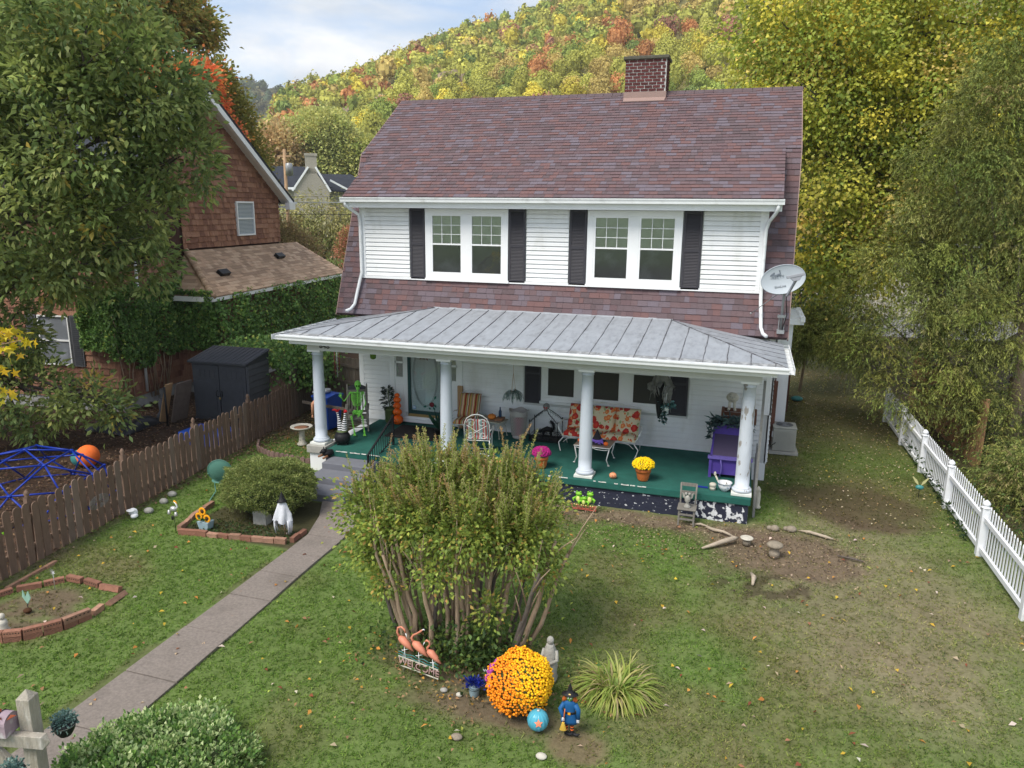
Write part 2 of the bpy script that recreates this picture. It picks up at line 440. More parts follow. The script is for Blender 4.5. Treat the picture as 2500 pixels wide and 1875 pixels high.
def np_mesh(name, V, F4, cols=None, mats='foliage', parent=None, smooth=False):
 """V (N,3), F4 (M,k) index array"""
 me = bpy.data.meshes.new(name)
 k = F4.shape[1]
 me.vertices.add(len(V)); me.vertices.foreach_set('co', V.astype(np.float32).ravel())
 me.loops.add(F4.size); me.loops.foreach_set('vertex_index', F4.astype(np.int32).ravel())
 me.polygons.add(len(F4)); me.polygons.foreach_set('loop_start', np.arange(0, F4.size, k, dtype=np.int32))
 me.polygons.foreach_set('loop_total', np.full(len(F4), k, dtype=np.int32))
 me.materials.append(MATS[mats])
 me.update(calc_edges=True)
 if cols is not None:
  a = me.color_attributes.new('Col', 'FLOAT_COLOR', 'POINT')
  c4 = np.ones((len(V), 4), np.float32); c4[:, :3] = cols; a.data.foreach_set('color', c4.ravel())
 if smooth: me.polygons.foreach_set('use_smooth', [True] * len(F4))
 o = bpy.data.objects.new(name, me); COL.objects.link(o)
 if parent: o.parent = parent
 return o
def unit(a): return a / np.maximum(np.linalg.norm(a, axis=1, keepdims=True), 1e-9)
def leaves(name, P, D, L, W, cols, parent=None, mats='foliage', rng=None, fold=.25, flat=None):
 """one four-sided leaf blade per point: P base, D direction, L length, W width; folded along the midrib"""
 rng = rng or np.random.default_rng(1); cols = cols * (1.5 if name in ('crown', 'foliage') else 1.2)
 n = len(P); D = unit(D)
 U = rng.normal(size=(n, 3)); U[:, 2] += 1.2 if flat is None else flat
 Sd = unit(np.cross(D, U)); Nn = np.cross(Sd, D)
 L = np.broadcast_to(L, (n,))[:, None]; W = np.broadcast_to(W, (n,))[:, None]
 V = np.empty((n, 4, 3))
 V[:, 0] = P; V[:, 2] = P + D * L - Nn * L * .12
 V[:, 1] = P + D * L * .5 + Sd * W * .5 + Nn * W * fold; V[:, 3] = P + D * L * .5 - Sd * W * .5 + Nn * W * fold
 if parent is not None: V = V - np.array(parent.matrix_basis.translation)[None, None, :]
 F = np.arange(n * 4).reshape(n, 4)
 return np_mesh(name, V.reshape(-1, 3), F, np.repeat(cols, 4, axis=0), mats, parent)
def pal(rng, n, colors, probs, jit=.12):
 c = np.array(colors)[rng.choice(len(colors), n, p=np.array(probs) / sum(probs))]
 return c * rng.uniform(1 - jit, 1 + jit, (n, 1)) * rng.uniform(1 - jit * .4, 1 + jit * .4, (n, 3))
def blob_pts(rng, blobs, nclust, nleaf, spread, shell=.55):
 """cluster centres near the surface of uneven ellipsoids, then leaves round each centre"""
 P = []; D = []; cid = []; wts = np.array([b[1][0] * b[1][1] * b[1][2] for b in blobs]) ** (2 / 3.)
 cnt = np.maximum(1, (nclust * wts / wts.sum()).astype(int)); k = 0
 for (c, r), m_ in zip(blobs, cnt):
  d = unit(rng.normal(size=(m_, 3))); rad = 1 - (1 - shell) * rng.random(m_) ** 1.6
  rad = rad * (0.86 + .3 * fbm(d[:, 0] * 2.3 + c[0], d[:, 1] * 2.3 + d[:, 2] * 1.7 + c[1], 5))
  cc = np.array(c) + d * np.array(r) * rad[:, None]
  nl = rng.integers(int(nleaf * .6), int(nleaf * 1.4) + 1, m_)
  idx = np.repeat(np.arange(m_), nl)
  off = rng.normal(size=(len(idx), 3)) * spread * rng.uniform(.6, 1.3, m_)[idx][:, None]
  P.append(cc[idx] + off); D.append(unit(d[idx] * .7 + off / max(spread, 1e-6) * .8 + rng.normal(size=off.shape) * .3)); cid.append(idx + k); k += m_
 return np.concatenate(P), np.concatenate(D), np.concatenate(cid), k

# ================================================================ GROUND
def seg_mask(x, y, cx, cy, rx, ry, soft=.35, seed=3, amp=.5):
 d = np.sqrt(((x - cx) / rx) ** 2 + ((y - cy) / ry) ** 2) + (fbm(x * .9, y * .9, seed) - .5) * amp * 2
 return np.clip((1 + soft / 2 - d) / soft, 0, 1)
FENCE_A = (-1.12, -11.2); FENCE_B = (-2.44, 1.15)
def fence_x(y): return FENCE_A[0] + (FENCE_B[0] - FENCE_A[0]) * (y - FENCE_A[1]) / (FENCE_B[1] - FENCE_A[1])
def lawn(x, y):
 """returns ground colour and how much grass grows there"""
 n1 = fbm(x * .35 + 5, y * .35, 11); n2 = fbm(x * 1.3, y * 1.3 + 9, 12); n3 = fbm(x * 4.5, y * 4.5, 13)
 g = np.array([.118, .168, .050]); g2 = np.array([.145, .140, .065]); tan = np.array([.215, .175, .115]); soil = np.array([.145, .105, .075])
 dark = np.array([.050, .034, .026]); litter = np.array([.085, .055, .038])
 def mix(a, b, t): return a * (1 - t[:, None]) + b * t[:, None]
 t = np.clip((n1 - .46) * 3.2 + (n2 - .5) * 1.6, 0, 1)
 c = mix(g[None, :] * np.ones((len(x), 1)), g2, t)
 grass = np.ones(len(x))
 # thinner, yellower lawn to the right of the house front
 a = seg_mask(x, y, 12.9, -5.0, 2.0, 3.2, .9, 21, .5) * .95
 c = mix(c, tan * 1.0, a * .75); grass *= 1 - .35 * a
 a = seg_mask(x, y, 13.2, -7.6, 1.3, 1.0, .9, 23, .6) * .5
 c = mix(c, tan, a)
 # bare soil in front of the porch and round the old roots
 strip = np.clip(1 - np.abs(y + 3.40) / .62 + (n2 - .5) * 1.3, 0, 1) * np.clip((x - 6.2) / .5, 0, 1) * np.clip((12.4 - x) / 1.2, 0, 1)
 c = mix(c, mix(soil[None, :] * np.ones((len(x), 1)), tan, np.clip(n3 * 1.2 - .2, 0, 1)), np.clip(strip * 1.3, 0, 1)); grass *= 1 - .85 * np.clip(strip * 1.3, 0, 1)
 a = seg_mask(x, y, 11.4, -4.1, 1.75, .95, .5, 31, .7)
 c = mix(c, soil * 1.12, a * .85); grass *= 1 - .8 * a
 a = seg_mask(x, y, 11.2, -5.6, 1.2, .8, .7, 33, .9) * (n3 > .52)
 c = mix(c, dark, a * .7); grass *= 1 - .6 * a
 a = seg_mask(x, y, 13.4, -1.0, 1.5, 1.1, .6, 35, 1.0)
 c = mix(c, np.array([.085, .055, .040]), a * .8); grass *= 1 - .75 * a
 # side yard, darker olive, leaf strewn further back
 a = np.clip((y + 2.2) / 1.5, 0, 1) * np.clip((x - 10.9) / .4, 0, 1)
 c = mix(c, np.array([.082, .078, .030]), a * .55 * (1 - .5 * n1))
 a = np.clip((y - 2.6) / 2.0, 0, 1) * np.clip((x - 10.9) / .4, 0, 1)
 c = mix(c, np.array([.135, .112, .062]), a * .6); grass *= 1 - .4 * a
 # soil under the crape myrtle and the flowers
 a = np.maximum(seg_mask(x, y, 7.0, -9.25, 1.05, .65, .6, 41, .5), seg_mask(x, y, 7.9, -10.1, 1.05, .34, .7, 43, .6))
 c = mix(c, soil * .95, a * .9); grass *= 1 - .85 * a
 a = seg_mask(x, y, 9.0, -10.45, .42, .32, .4, 45, .35)
 c = mix(c, np.array([.17, .12, .08]), a * .8); grass *= 1 - .8 * a
 # brick ring interior, clipped bush bed
 a = seg_mask(x, y, .05, -10.15, .72, .78, .25, 47, .18)
 c = mix(c, mix(soil[None, :] * np.ones((len(x), 1)), g, np.clip((n3 - .5) * 3, 0, 1)), a * .9); grass *= 1 - .75 * a
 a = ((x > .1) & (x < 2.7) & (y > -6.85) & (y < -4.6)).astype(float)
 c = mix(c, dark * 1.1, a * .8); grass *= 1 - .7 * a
 # neighbour's yard: bare, covered with brown leaves
 fx = fence_x(y)
 a = np.clip((fx - x) / .1 + .3, 0, 1)
 c = mix(c, mix(litter[None, :] * np.ones((len(x), 1)), dark, np.clip(n3 * 1.6 - .3, 0, 1)), a); grass *= 1 - a
 a = np.clip((y + .9) / .6, 0, 1) * ((x < 1.0) & (x > fx))
 c = mix(c, litter * 1.25, a * .6); grass *= 1 - .55 * a
 # strip of bare earth along the picket fence and the walk
 a = np.clip(1 - np.abs(x - fx - .12) / .16, 0, 1) * (y < 1.2)
 c = mix(c, soil, a * .6); grass *= 1 - .6 * a
 a = np.clip(1 - np.abs(x - 2.60) / .10, 0, 1) * ((y > -14) & (y < -6.6)) * (n2 > .42)
 c = mix(c, soil * .7, a * .8); grass *= 1 - .8 * a
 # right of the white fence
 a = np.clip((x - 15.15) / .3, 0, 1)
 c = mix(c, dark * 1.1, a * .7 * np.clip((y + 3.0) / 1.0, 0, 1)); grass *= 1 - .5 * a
 far = np.clip((np.hypot(x - 10, y + 18) - 45) / 20, 0, 1)
 c = mix(c, np.array([.10, .13, .035]), far)
 return c * (0.80 + .4 * n3)[:, None], np.clip(grass, 0, 1)
def ground_z(x, y):
 r = np.hypot(x - 10.5, y + 18.1)
 return np.clip(r - 60, 0, 95) * .05 + np.clip((r - 20) / 60, 0, 1) * .0
def lin(a, b, n): return np.linspace(a, b, n)
gx = np.concatenate([-np.geomspace(3000, 14, 40), lin(-13, -5, 40), lin(-4.9, 18.0, 210), lin(18.6, 40, 30), np.geomspace(44, 3000, 36)])
gy = np.concatenate([-np.geomspace(600, 22, 14), lin(-21, -15.2, 12), lin(-15, 9.5, 220), lin(9.8, 30, 50), np.geomspace(32, 3000, 60)])
X, Y = np.meshgrid(gx, gy); xf = X.ravel(); yf = Y.ravel()
near = ((xf > -14) & (xf < 30) & (yf > -16) & (yf < 30))
zf = ground_z(xf, yf) + np.where(near, (fbm(xf * 3.3, yf * 3.3, 51) - .5) * .035, 0) - .018
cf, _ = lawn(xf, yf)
nx = len(gx); ny = len(gy)
ii = np.arange(nx * ny).reshape(ny, nx)
F = np.stack([ii[:-1, :-1].ravel(), ii[:-1, 1:].ravel(), ii[1:, 1:].ravel(), ii[1:, :-1].ravel()], 1)
g = np_mesh('ground', np.stack([xf, yf, zf], 1), F, cf, 'ground_soil_grass', smooth=True); tag(g, kind='structure')

# grass: tufts of blades over the yard in view
rng = np.random.default_rng(5)
n = 175000
px = rng.uniform(-2.0, 16.5, n); py = rng.uniform(-14.2, 9.0, n) 
# thin out with distance, keep within the view
keep = rng.random(n) < np.clip(1.25 - (py + 14) / 22, .25, 1)
keep &= ~((px > .35) & (px < 11.0) & (py > -3.0))
keep &= ~((px > 2.6) & (px < 3.5) & (py < -6.1))
keep &= ~((py > -7.0) & (py < -4.3) & (px > 1.7 ) & (px < 3.4))
keep &= (py > -14.2 + np.abs(px - 7) * .25)
px = px[keep]; py = py[keep]
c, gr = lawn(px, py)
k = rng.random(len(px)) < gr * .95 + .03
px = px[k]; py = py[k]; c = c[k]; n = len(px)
nb = 4
P = np.repeat(np.stack([px, py, np.zeros(n) - .012], 1), nb, 0); P[:, :2] += rng.normal(size=(n * nb, 2)) * .02
D = rng.normal(size=(n * nb, 3)) * np.array([.8, .8, .25]); D[:, 2] = np.abs(D[:, 2]) + .38
tone = rng.choice([0, 1, 2, 3], n * nb, p=[.52, .26, .10, .12])
mul = np.array([[1.0, 1.12, .85], [1.40, 1.42, 1.1], [1.7, 1.5, 1.6], [.62, .78, .7]])[tone]
cc = np.repeat(c, nb, 0) * mul * rng.uniform(.8, 1.25, (n * nb, 1)) * np.array([1.12, 1.2, 1.0])
Dn = unit(D); Sd = unit(np.cross(Dn, rng.normal(size=D.shape)))
L = rng.uniform(.022, .058, (n * nb, 1)); Wd = rng.uniform(.005, .011, (n * nb, 1))
V = np.empty((n * nb, 3, 3)); V[:, 0] = P - Sd * Wd; V[:, 1] = P + Sd * Wd; V[:, 2] = P + Dn * L
o = np_mesh('lawn_grass', V.reshape(-1, 3), np.arange(n * nb * 3).reshape(-1, 3), np.repeat(cc, 3, 0), 'matte_foliage')
tag(o, 'short green lawn grass thinning to bare soil beside the house', 'grass', kind='stuff')

# walkway of concrete slabs
walk = bpy.data.objects.new('walkway', None); COL.objects.link(walk); tag(walk, kind='structure')
Lp = [(2.72, -13.4), (2.72, -12.05), (2.715, -10.95), (2.70, -9.75), (2.69, -8.7), (2.67, -7.85), (2.65, -7.05), (2.62, -6.25), (2.35, -5.4), (1.95, -4.62)]
Rp = [(3.62, -13.4), (3.60, -12.05), (3.57, -10.95), (3.52, -9.75), (3.48, -8.7), (3.43, -7.85), (3.40, -7.05), (3.38, -6.25), (3.30, -5.4), (3.05, -4.62)]
for i in range(len(Lp) - 1):
 a, b, c_, d = Vector((*Lp[i], 0)), Vector((*Rp[i], 0)), Vector((*Rp[i + 1], 0)), Vector((*Lp[i + 1], 0))
 g1 = .008 if i != 7 else .002
 e = (d - a).normalized() * g1
 mb = MB(); zt = .028 + rnd.uniform(-.006, .006)
 mb.prism([a + e - Vector((0, 0, .1)), b + e - Vector((0, 0, .1)), c_ - e - Vector((0, 0, .1)), d - e - Vector((0, 0, .1))], (0, 0, .1 + zt))
 mb.build('slab', 'walk_concrete', walk, bevel=.008)
mb = MB(); mb.prism([(-.2, -3.3, -.1), (1.0, -4.35, -.1), (1.35, -4.1, -.1), (.4, -2.95, -.1)], (0, 0, .12)); 
mb.build('slab', 'walk_concrete', walk, bevel=.01)

# ================================================================ ROAD, HILLS
def polar(az, r): a = R(az); return 10.5278 + r * math.sin(a), -18.1345 + r * math.cos(a)
mb = MB(); az = [-75 + i * 3 for i in range(34)]
pin = []; pout = []
for a_ in az:
 for rr, lst in ((107, pin), (112.5, pout)):
  x, y = polar(a_, rr); lst.append((x, y, float(ground_z(np.array([x]), np.array([y]))[0]) + .05))
for i in range(len(az) - 1): mb.add([pin[i], pin[i + 1], pout[i + 1], pout[i]], [(0, 1, 2, 3)])
tag(mb.build('road', 'asphalt'), kind='structure')

AZ_T = [-90, -60, -50, -44, -40, -37, -35, -33.6, -32.1, -30.8, -28.5, -26.5, -24.5, -22.5, -20.6, -17.5, -14, -10.7, -5, 0, 7, 14, 25, 45, 90]
EL_T = [3, 3, 3, 3.2, 3.4, 3.8, 5.8, 8.2, 8.8, 9.0, 9.9, 10.7, 11.6, 12.4, 12.9, 13.5, 15.0, 16.4, 17.4, 17.8, 17.0, 15.6, 13, 9, 6]
RT = 430.0; R0 = 150.0
def hill_z(x, y):
 dx = x - 10.5278; dy = y + 18.1345; r = np.hypot(dx, dy); a = np.degrees(np.arctan2(dx, dy))
 el = np.interp(a, AZ_T, EL_T)
 top = 6.27 + RT * np.tan(np.radians(el)) - 9.0
 s = np.clip((r - R0) / (RT - R0), 0, 1)
 z = 4.5 + (top - 4.5) * (s ** .9)
 z = z + (fbm(x * .02, y * .02, 61) - .5) * 16 * np.sin(math.pi * s) + (fbm(x * .07, y * .07, 62) - .5) * 4 * np.sin(math.pi * s)
 back = np.clip((r - RT) / 400, 0, 1)
 return z - back * top * .6
AZ2 = [-90, -60, -45, -40, -37.3, -35.5, -34, -32, -30, -25, 0, 90]; EL2 = [8.0, 8.6, 8.7, 8.6, 8.55, 8.5, 8.1, 7.7, 7.2, 6, 5, 5]
def hill2_z(x, y):
 dx = x - 10.5278; dy = y + 18.1345; r = np.hypot(dx, dy); a = np.degrees(np.arctan2(dx, dy))
 top = 6.27 + 900 * np.tan(np.radians(np.interp(a, AZ2, EL2))) - 9
 s = np.clip((r - 480) / 420, 0, 1)
 return 5 + (top - 5) * s + (fbm(x * .01, y * .01, 71) - .5) * 24 * np.sin(math.pi * s) - np.clip((r - 900) / 400, 0, 1) * top * .5
def terrain(name, fn, r0, r1, a0, a1, na, nr):
 A, Rr = np.meshgrid(np.radians(lin(a0, a1, na)), lin(r0, r1, nr))
 x = 10.5278 + (Rr * np.sin(A)).ravel(); y = -18.1345 + (Rr * np.cos(A)).ravel()
 z = fn(x, y); ii = np.arange(na * nr).reshape(nr, na)
 F = np.stack([ii[:-1, :-1].ravel(), ii[:-1, 1:].ravel(), ii[1:, 1:].ravel(), ii[1:, :-1].ravel()], 1)
 tag(np_mesh(name, np.stack([x, y, z], 1), F, None, 'hill_ground', smooth=True), kind='structure')
terrain('hill', hill_z, 149, 840, -90, 90, 220, 90)
terrain('hill', hill2_z, 479, 1300, -90, 20, 100, 50)

# crowns for the wooded hills: tangent leaf clumps over an uneven core
def crown_unit(rng, nq, size=.20):
 nl = rng.integers(8, 12)
 lc = unit(rng.normal(size=(nl, 3))) * rng.uniform(.28, .52, (nl, 1)); lc[:, 2] = np.abs(lc[:, 2]) * 1.1 - .10
 lr = rng.uniform(.30, .50, nl)
 lc = np.vstack([lc, [[0, 0, 0]]]); lr = np.append(lr, .55)
 which = rng.choice(len(lr), nq, p=lr ** 2 / (lr ** 2).sum())
 d = unit(rng.normal(size=(nq, 3)) + np.array([0, 0, .35]))
 p = lc[which] + d * lr[which][:, None] * rng.uniform(.82, 1.1, (nq, 1))
 nrm = unit(d + rng.normal(size=(nq, 3)) * .38)
 a = unit(np.cross(nrm, rng.normal(size=(nq, 3)))); b = np.cross(nrm, a)
 s = rng.uniform(.5, 1.4, (nq, 1)) * size * .5
 V = np.stack([p - a * s, p - b * s * .8 , p + a * s, p + b * s * .8], 1)
 U_, V_, r0 = 8, 5, .46
 sp = [np.stack([lc[-1] + r0 * np.array([math.sin(b0) * math.cos(a0), math.sin(b0) * math.sin(a0), math.cos(b0)]) for a0, b0 in ((u * math.tau / U_, v * math.pi / V_), (u * math.tau / U_, (v + 1) * math.pi / V_), ((u + 1) * math.tau / U_, (v + 1) * math.pi / V_), ((u + 1) * math.tau / U_, v * math.pi / V_))]) for u in range(U_) for v in range(V_)]
 V = np.concatenate([V, np.array(sp)]); nq = len(V)
 shade = np.ones((nq, 4)) * rng.uniform(.68, 1.25, (nq, 1))
 return V.reshape(-1, 3), shade.ravel()
rng = np.random.default_rng(77)
UNITS = [crown_unit(rng, 130, .27) for _ in range(6)]
KC = np.array([(.50, .49, .11), (.32, .385, .09), (.43, .43, .10), (.58, .45, .15), (.56, .27, .11), (.70, .60, .10), (.42, .21, .14), (.23, .30, .085)])
KP = np.array([.29, .18, .21, .11, .055, .08, .04, .05])
KN = ['yellow green', 'green', 'olive green', 'tan and gold', 'orange', 'bright yellow', 'rusty red', 'dark green']
# tree sites
pts = []
cell = 6.0
grid = {}
tries = 0
while len(pts) < 2500 and tries < 90000:
 tries += 1
 a_ = rng.uniform(-47, 7); r_ = math.sqrt(rng.uniform(153 ** 2, 455 ** 2))
 x, y = polar(a_, r_); key = (int(x // cell), int(y // cell))
 if any((x - q[0]) ** 2 + (y - q[1]) ** 2 < (cell * .92) ** 2 for dx in (-1, 0, 1) for dy in (-1, 0, 1) for q in grid.get((key[0] + dx, key[1] + dy), [])): continue
 el = r_ * 0
 # bare rock ledges part way up
 if (-29.3 < a_ < -26.0 and 226 < r_ < 268) or (-22.8 < a_ < -20.4 and 236 < r_ < 266): 
  if rng.random() < .93: continue
 grid.setdefault(key, []).append((x, y)); pts.append((x, y, a_, r_))
pts = np.array(pts)
zz = hill_z(pts[:, 0], pts[:, 1])
order = np.argsort(pts[:, 3]); pts = pts[order]; zz = zz[order]
kn = fbm(pts[:, 0] * .03, pts[:, 1] * .03, 81)
kind = np.array([rng.choice(8, p=KP * (1 + 2.0 * (np.arange(8) == int(min(7, kn[i] * 9)))) / (KP * (1 + 2.0 * (np.arange(8) == int(min(7, kn[i] * 9))))).sum()) for i in range(len(pts))])
rad = rng.uniform(2.5, 4.3, len(pts)); hgt = rng.uniform(.95, 1.35, len(pts))
# the nearest ones are trees of their own, sharing meshes
KM = []
for k_ in range(8):
 row = []
 for v in range(3):
  Vv, sh = crown_unit(np.random.default_rng(100 + k_ * 3 + v), 1000, .115)
  o = np_mesh('autumn_tree', Vv, np.arange(len(Vv)).reshape(-1, 4), None, 'far_crown_%d' % k_); row.append(o.data); bpy.data.objects.remove(o)
 KM.append(row)
vis = [i for i in range(len(pts)) if -38 < pts[i, 2] < -2][:285]
vs_ = set(vis)
for i in vis:
 o = shared(KM[kind[i]][i % 3], 'autumn_tree', None, (pts[i, 0], pts[i, 1], zz[i] + rad[i] * hgt[i] * .95), (0, 0, rng.uniform(0, 6.28)), (rad[i] * 1.35, rad[i] * 1.35, rad[i] * 1.35 * hgt[i]))
 a_ = pts[i, 2]; where = ('left of the stone house roof' if a_ < -34.5 else 'above the stone house roof' if a_ < -30 else 'above the left end of the roof' if a_ < -24 else 'above the roof left of the chimney' if a_ < -13 else 'behind the chimney' if a_ < -9 else 'right of the chimney')
 hi = 'low on' if pts[i, 3] < 190 else 'part way up'
 lab = '%s tree %s the hill %s' % (KN[kind[i]], hi, where); tag(o, lab, 'tree', lab.replace(' tree ', ' trees '))
Vs = []; Cs = []
for i in range(len(pts)):
 if i in vs_: continue
 U_, sh = UNITS[i % 6]; t = rng.uniform(0, 6.28); cs, sn = math.cos(t), math.sin(t)
 v = U_ * np.array([rad[i] * 1.35, rad[i] * 1.35, rad[i] * 1.35 * hgt[i]])
 v = np.stack([v[:, 0] * cs - v[:, 1] * sn + pts[i, 0], v[:, 0] * sn + v[:, 1] * cs + pts[i, 1], v[:, 2] + zz[i] + rad[i] * hgt[i] * .95], 1)
 Vs.append(v); Cs.append(KC[kind[i]][None, :] * sh[:, None] * rng.uniform(.78, 1.2))
V = np.vstack(Vs); C_ = np.vstack(Cs)
tag(np_mesh('hillside_forest', V, np.arange(len(V)).reshape(-1, 4), C_, 'far_crown'), 'autumn forest of green, gold and orange crowns covering the hillside', 'forest', kind='stuff')
# farther dark wooded ridge
Vs = []; Cs = []
for i in range(650):
 a_ = rng.uniform(-52, -27); r_ = math.sqrt(rng.uniform(560 ** 2, 930 ** 2)); x, y = polar(a_, r_)
 z = float(hill2_z(np.array([x]), np.array([y]))[0]); U_, sh = UNITS[i % 6]; q = rng.uniform(7.5, 11)
 Vs.append(U_ * q + np.array([x, y, z + 6])); Cs.append(np.array([[.15, .18, .085], [.115, .15, .08], [.20, .195, .09]][i % 3])[None, :] * sh[:, None] * rng.uniform(.7, 1.3))
V = np.vstack(Vs)
tag(np_mesh('distant_forest', V, np.arange(len(V)).reshape(-1, 4), np.vstack(Cs), 'far_crown'), 'dark green wood on the farther ridge left of the main hill', 'forest', kind='stuff')
# rock ledges showing through the trees
for (a0, a1, r_, h_) in ((-29.6, -26.2, 262, 9), (-22.8, -20.2, 264, 7)):
 mb = MB(); nn = 16
 for layer in range(5):
  for j in range(nn):
   t0 = a0 + (a1 - a0) * j / nn; t1 = a0 + (a1 - a0) * (j + rnd.uniform(.8, 1.2)) / nn
   x, y = polar(t0, r_ + layer * 1.6 + rnd.uniform(-2, 2)); x1, y1 = polar(t1, r_ + layer * 1.6 + rnd.uniform(-2, 2))
   z = float(hill_z(np.array([x]), np.array([y]))[0]) + layer * h_ / 5 - 2
   mb.bar((x, y, z), (x1, y1, z + rnd.uniform(-.3, .3)), 5, h_ / 5 * rnd.uniform(.8, 1.4))
 tag(mb.build('cliff', 'cliff_rock'), kind='structure')

hz = MB().box(-1400, 1420, -60, 1350, -2.5, 330).build('haze', 'dark_void'); tag(hz, 'thin pale haze in the valley air', kind='stuff')
hm = bpy.data.materials.new('haze'); hm.use_nodes = True; hn = hm.node_tree.nodes; hn.clear()
ho = hn.new('ShaderNodeOutputMaterial'); hv = hn.new('ShaderNodeVolumePrincipled'); hv.inputs['Color'].default_value = (.93, .95, 1, 1); hv.inputs['Density'].default_value = .00028; hv.inputs['Anisotropy'].default_value = .2
hm.node_tree.links.new(hv.outputs[0], ho.inputs['Volume']); hz.data.materials.clear(); hz.data.materials.append(hm)
# ================================================================ generic tree
def make_tree(name, label, base, top, tr, blobs, ncl, nleaf, spread, L, W, colors, probs, cat='tree', seed=1, matl='foliage', group=None, trunkmat='bark_grey', shell=.55, droop=0.0, limbs=True, grav=0.0, flat=None, base_light=None):
 rg = np.random.default_rng(seed)
 t = thing(name, label, cat, base, 0, group)
 b0 = Vector(base)
 mb = MB(); tp = Vector(top) - b0
 k = 7; pts_ = [Vector((0, 0, -.1)).lerp(tp, i / k) + Vector((rnd.uniform(-.12, .12), rnd.uniform(-.12, .12), 0)) * (i > 0) for i in range(k + 1)]
 mb.tube(pts_, [tr * (1.25 if i == 0 else 1) * (1 - .75 * i / k) for i in range(k + 1)], 9)
 mb.build('trunk', trunkmat, t)
 if limbs:
  mb = MB()
  for (c_, r_) in blobs:
   e = Vector(c_) - b0; s_ = pts_[rnd.randint(2, 5)]
   mid = s_.lerp(e, .5) + Vector((0, 0, .25)); mb.tube([s_, mid, e], [tr * .38, tr * .26, tr * .1], 6)
   for q in range(7):
    dv = Vector((rnd.gauss(0, 1), rnd.gauss(0, 1), rnd.gauss(.1, .8))).normalized()
    f_ = e + Vector((dv.x * r_[0], dv.y * r_[1], dv.z * r_[2])) * .95
    mb.tube([mid.lerp(e, rnd.uniform(.4, 1)), mid.lerp(f_, .6) * .5 + f_ * .5 + Vector((0, 0, .1)), f_], [tr * .16, tr * .09, tr * .03], 4)
  mb.build('limb', trunkmat, t)
 P, D, cid, nc = blob_pts(rg, blobs, ncl, nleaf, spread, shell)
 D[:, 2] -= droop; D = unit(D)
 cc = pal(rg, nc, colors, probs, .20)[cid] * rg.uniform(.82, 1.2, (len(P), 1))
 jit = pal(rg, len(P), colors, probs, .1); cc = cc * .74 + jit * .26
 leaves('crown', P, D, rg.uniform(.75, 1.2, len(P)) * L, rg.uniform(.8, 1.2, len(P)) * W, cc, t, matl, rg, flat=flat)
 return t

# ================================================================ BACKGROUND HOUSE, POLE, WIRES
def pol3(az, r, z): x, y = polar(az, r); return Vector((x, y, z))
fh = thing('stone_house', 'large pale stone house with dark roof and stone chimney across the road', 'house', tuple(pol3(-32, 128, 4.4)), R(-(-32)))
# local frame: x right, y away
mb = MB(); mb.box(-8.5, 2.2, .4, 9, -3, 5.0); mb.box(.6, 10, 3, 12, -3, 4.4); mb.build('wall', 'far_wall', fh)
def gable_roof(mb, x0, x1, y0, y1, z0, z1, o=.5):
 ym = (y0 + y1) / 2
 for s_ in (y0 - o, y1 + o):
  a = Vector((x0 - o, s_, z0)); b = Vector((x1 + o, s_, z0)); c_ = Vector((x1 - 2, ym, z1)); d = Vector((x0 - o, ym, z1))
  mb.prism([a, b, c_, d] if s_ < ym else [a, d, c_, b], (0, 0, .18))
mb = MB(); gable_roof(mb, -9.5, 2.5, 0, 9, 5.0, 8.3)
mb.prism([(.6, 1.5, 4.7), (11, 1.5, 4.0), (6.5, 7, 7.3), (.6, 7, 7.3)], (0, 0, .2)); mb.prism([(11, 1.5, 4.0), (11, 12, 4.0), (6.5, 7, 7.3)], (0, 0, .2))
mb.build('roof', 'far_roof', fh)
mb = MB(); mb.prism([(-2.9, -.6, -3), (2.6, -.6, -3), (2.6, -.6, 4.6), (0.2, -.6, 8.0), (-.6, -.6, 8.0), (-2.9, -.6, 4.6)], (0, 1.0, 0)); mb.build('stone_gable', 'far_stone', fh)
mb = MB(); mb.box(-.95, .85, -.6, .9, 7.2, 9.9); mb.box(-1.05, .95, -.7, 1.0, 9.9, 10.3); mb.build('chimney', 'far_stone', fh)
mb = MB(); mb.box(-9.8, -2.6, -.75, -.5, 4.7, 5.05); mb.bar((-3.1, -.75, 4.5), (-.5, -.75, 8.2), .25, .3); mb.bar((2.8, -.75, 4.4), (.6, -.75, 8.2), .25, .3); mb.bar((2.8, 1.0, 6.3), (7, 1.0, 4.1), .3, .3); mb.bar((7, 1.0, 4.1), (11.3, 1.0, 4.1), .3, .3)
mb.build('eave_trim', 'white_trim', fh)
for x in (-7, -4.6):
 mb = MB(); mb.box(x, x + 1.1, .3, .42, 1.8, 3.6); mb.build('window', 'screen_dark', fh)

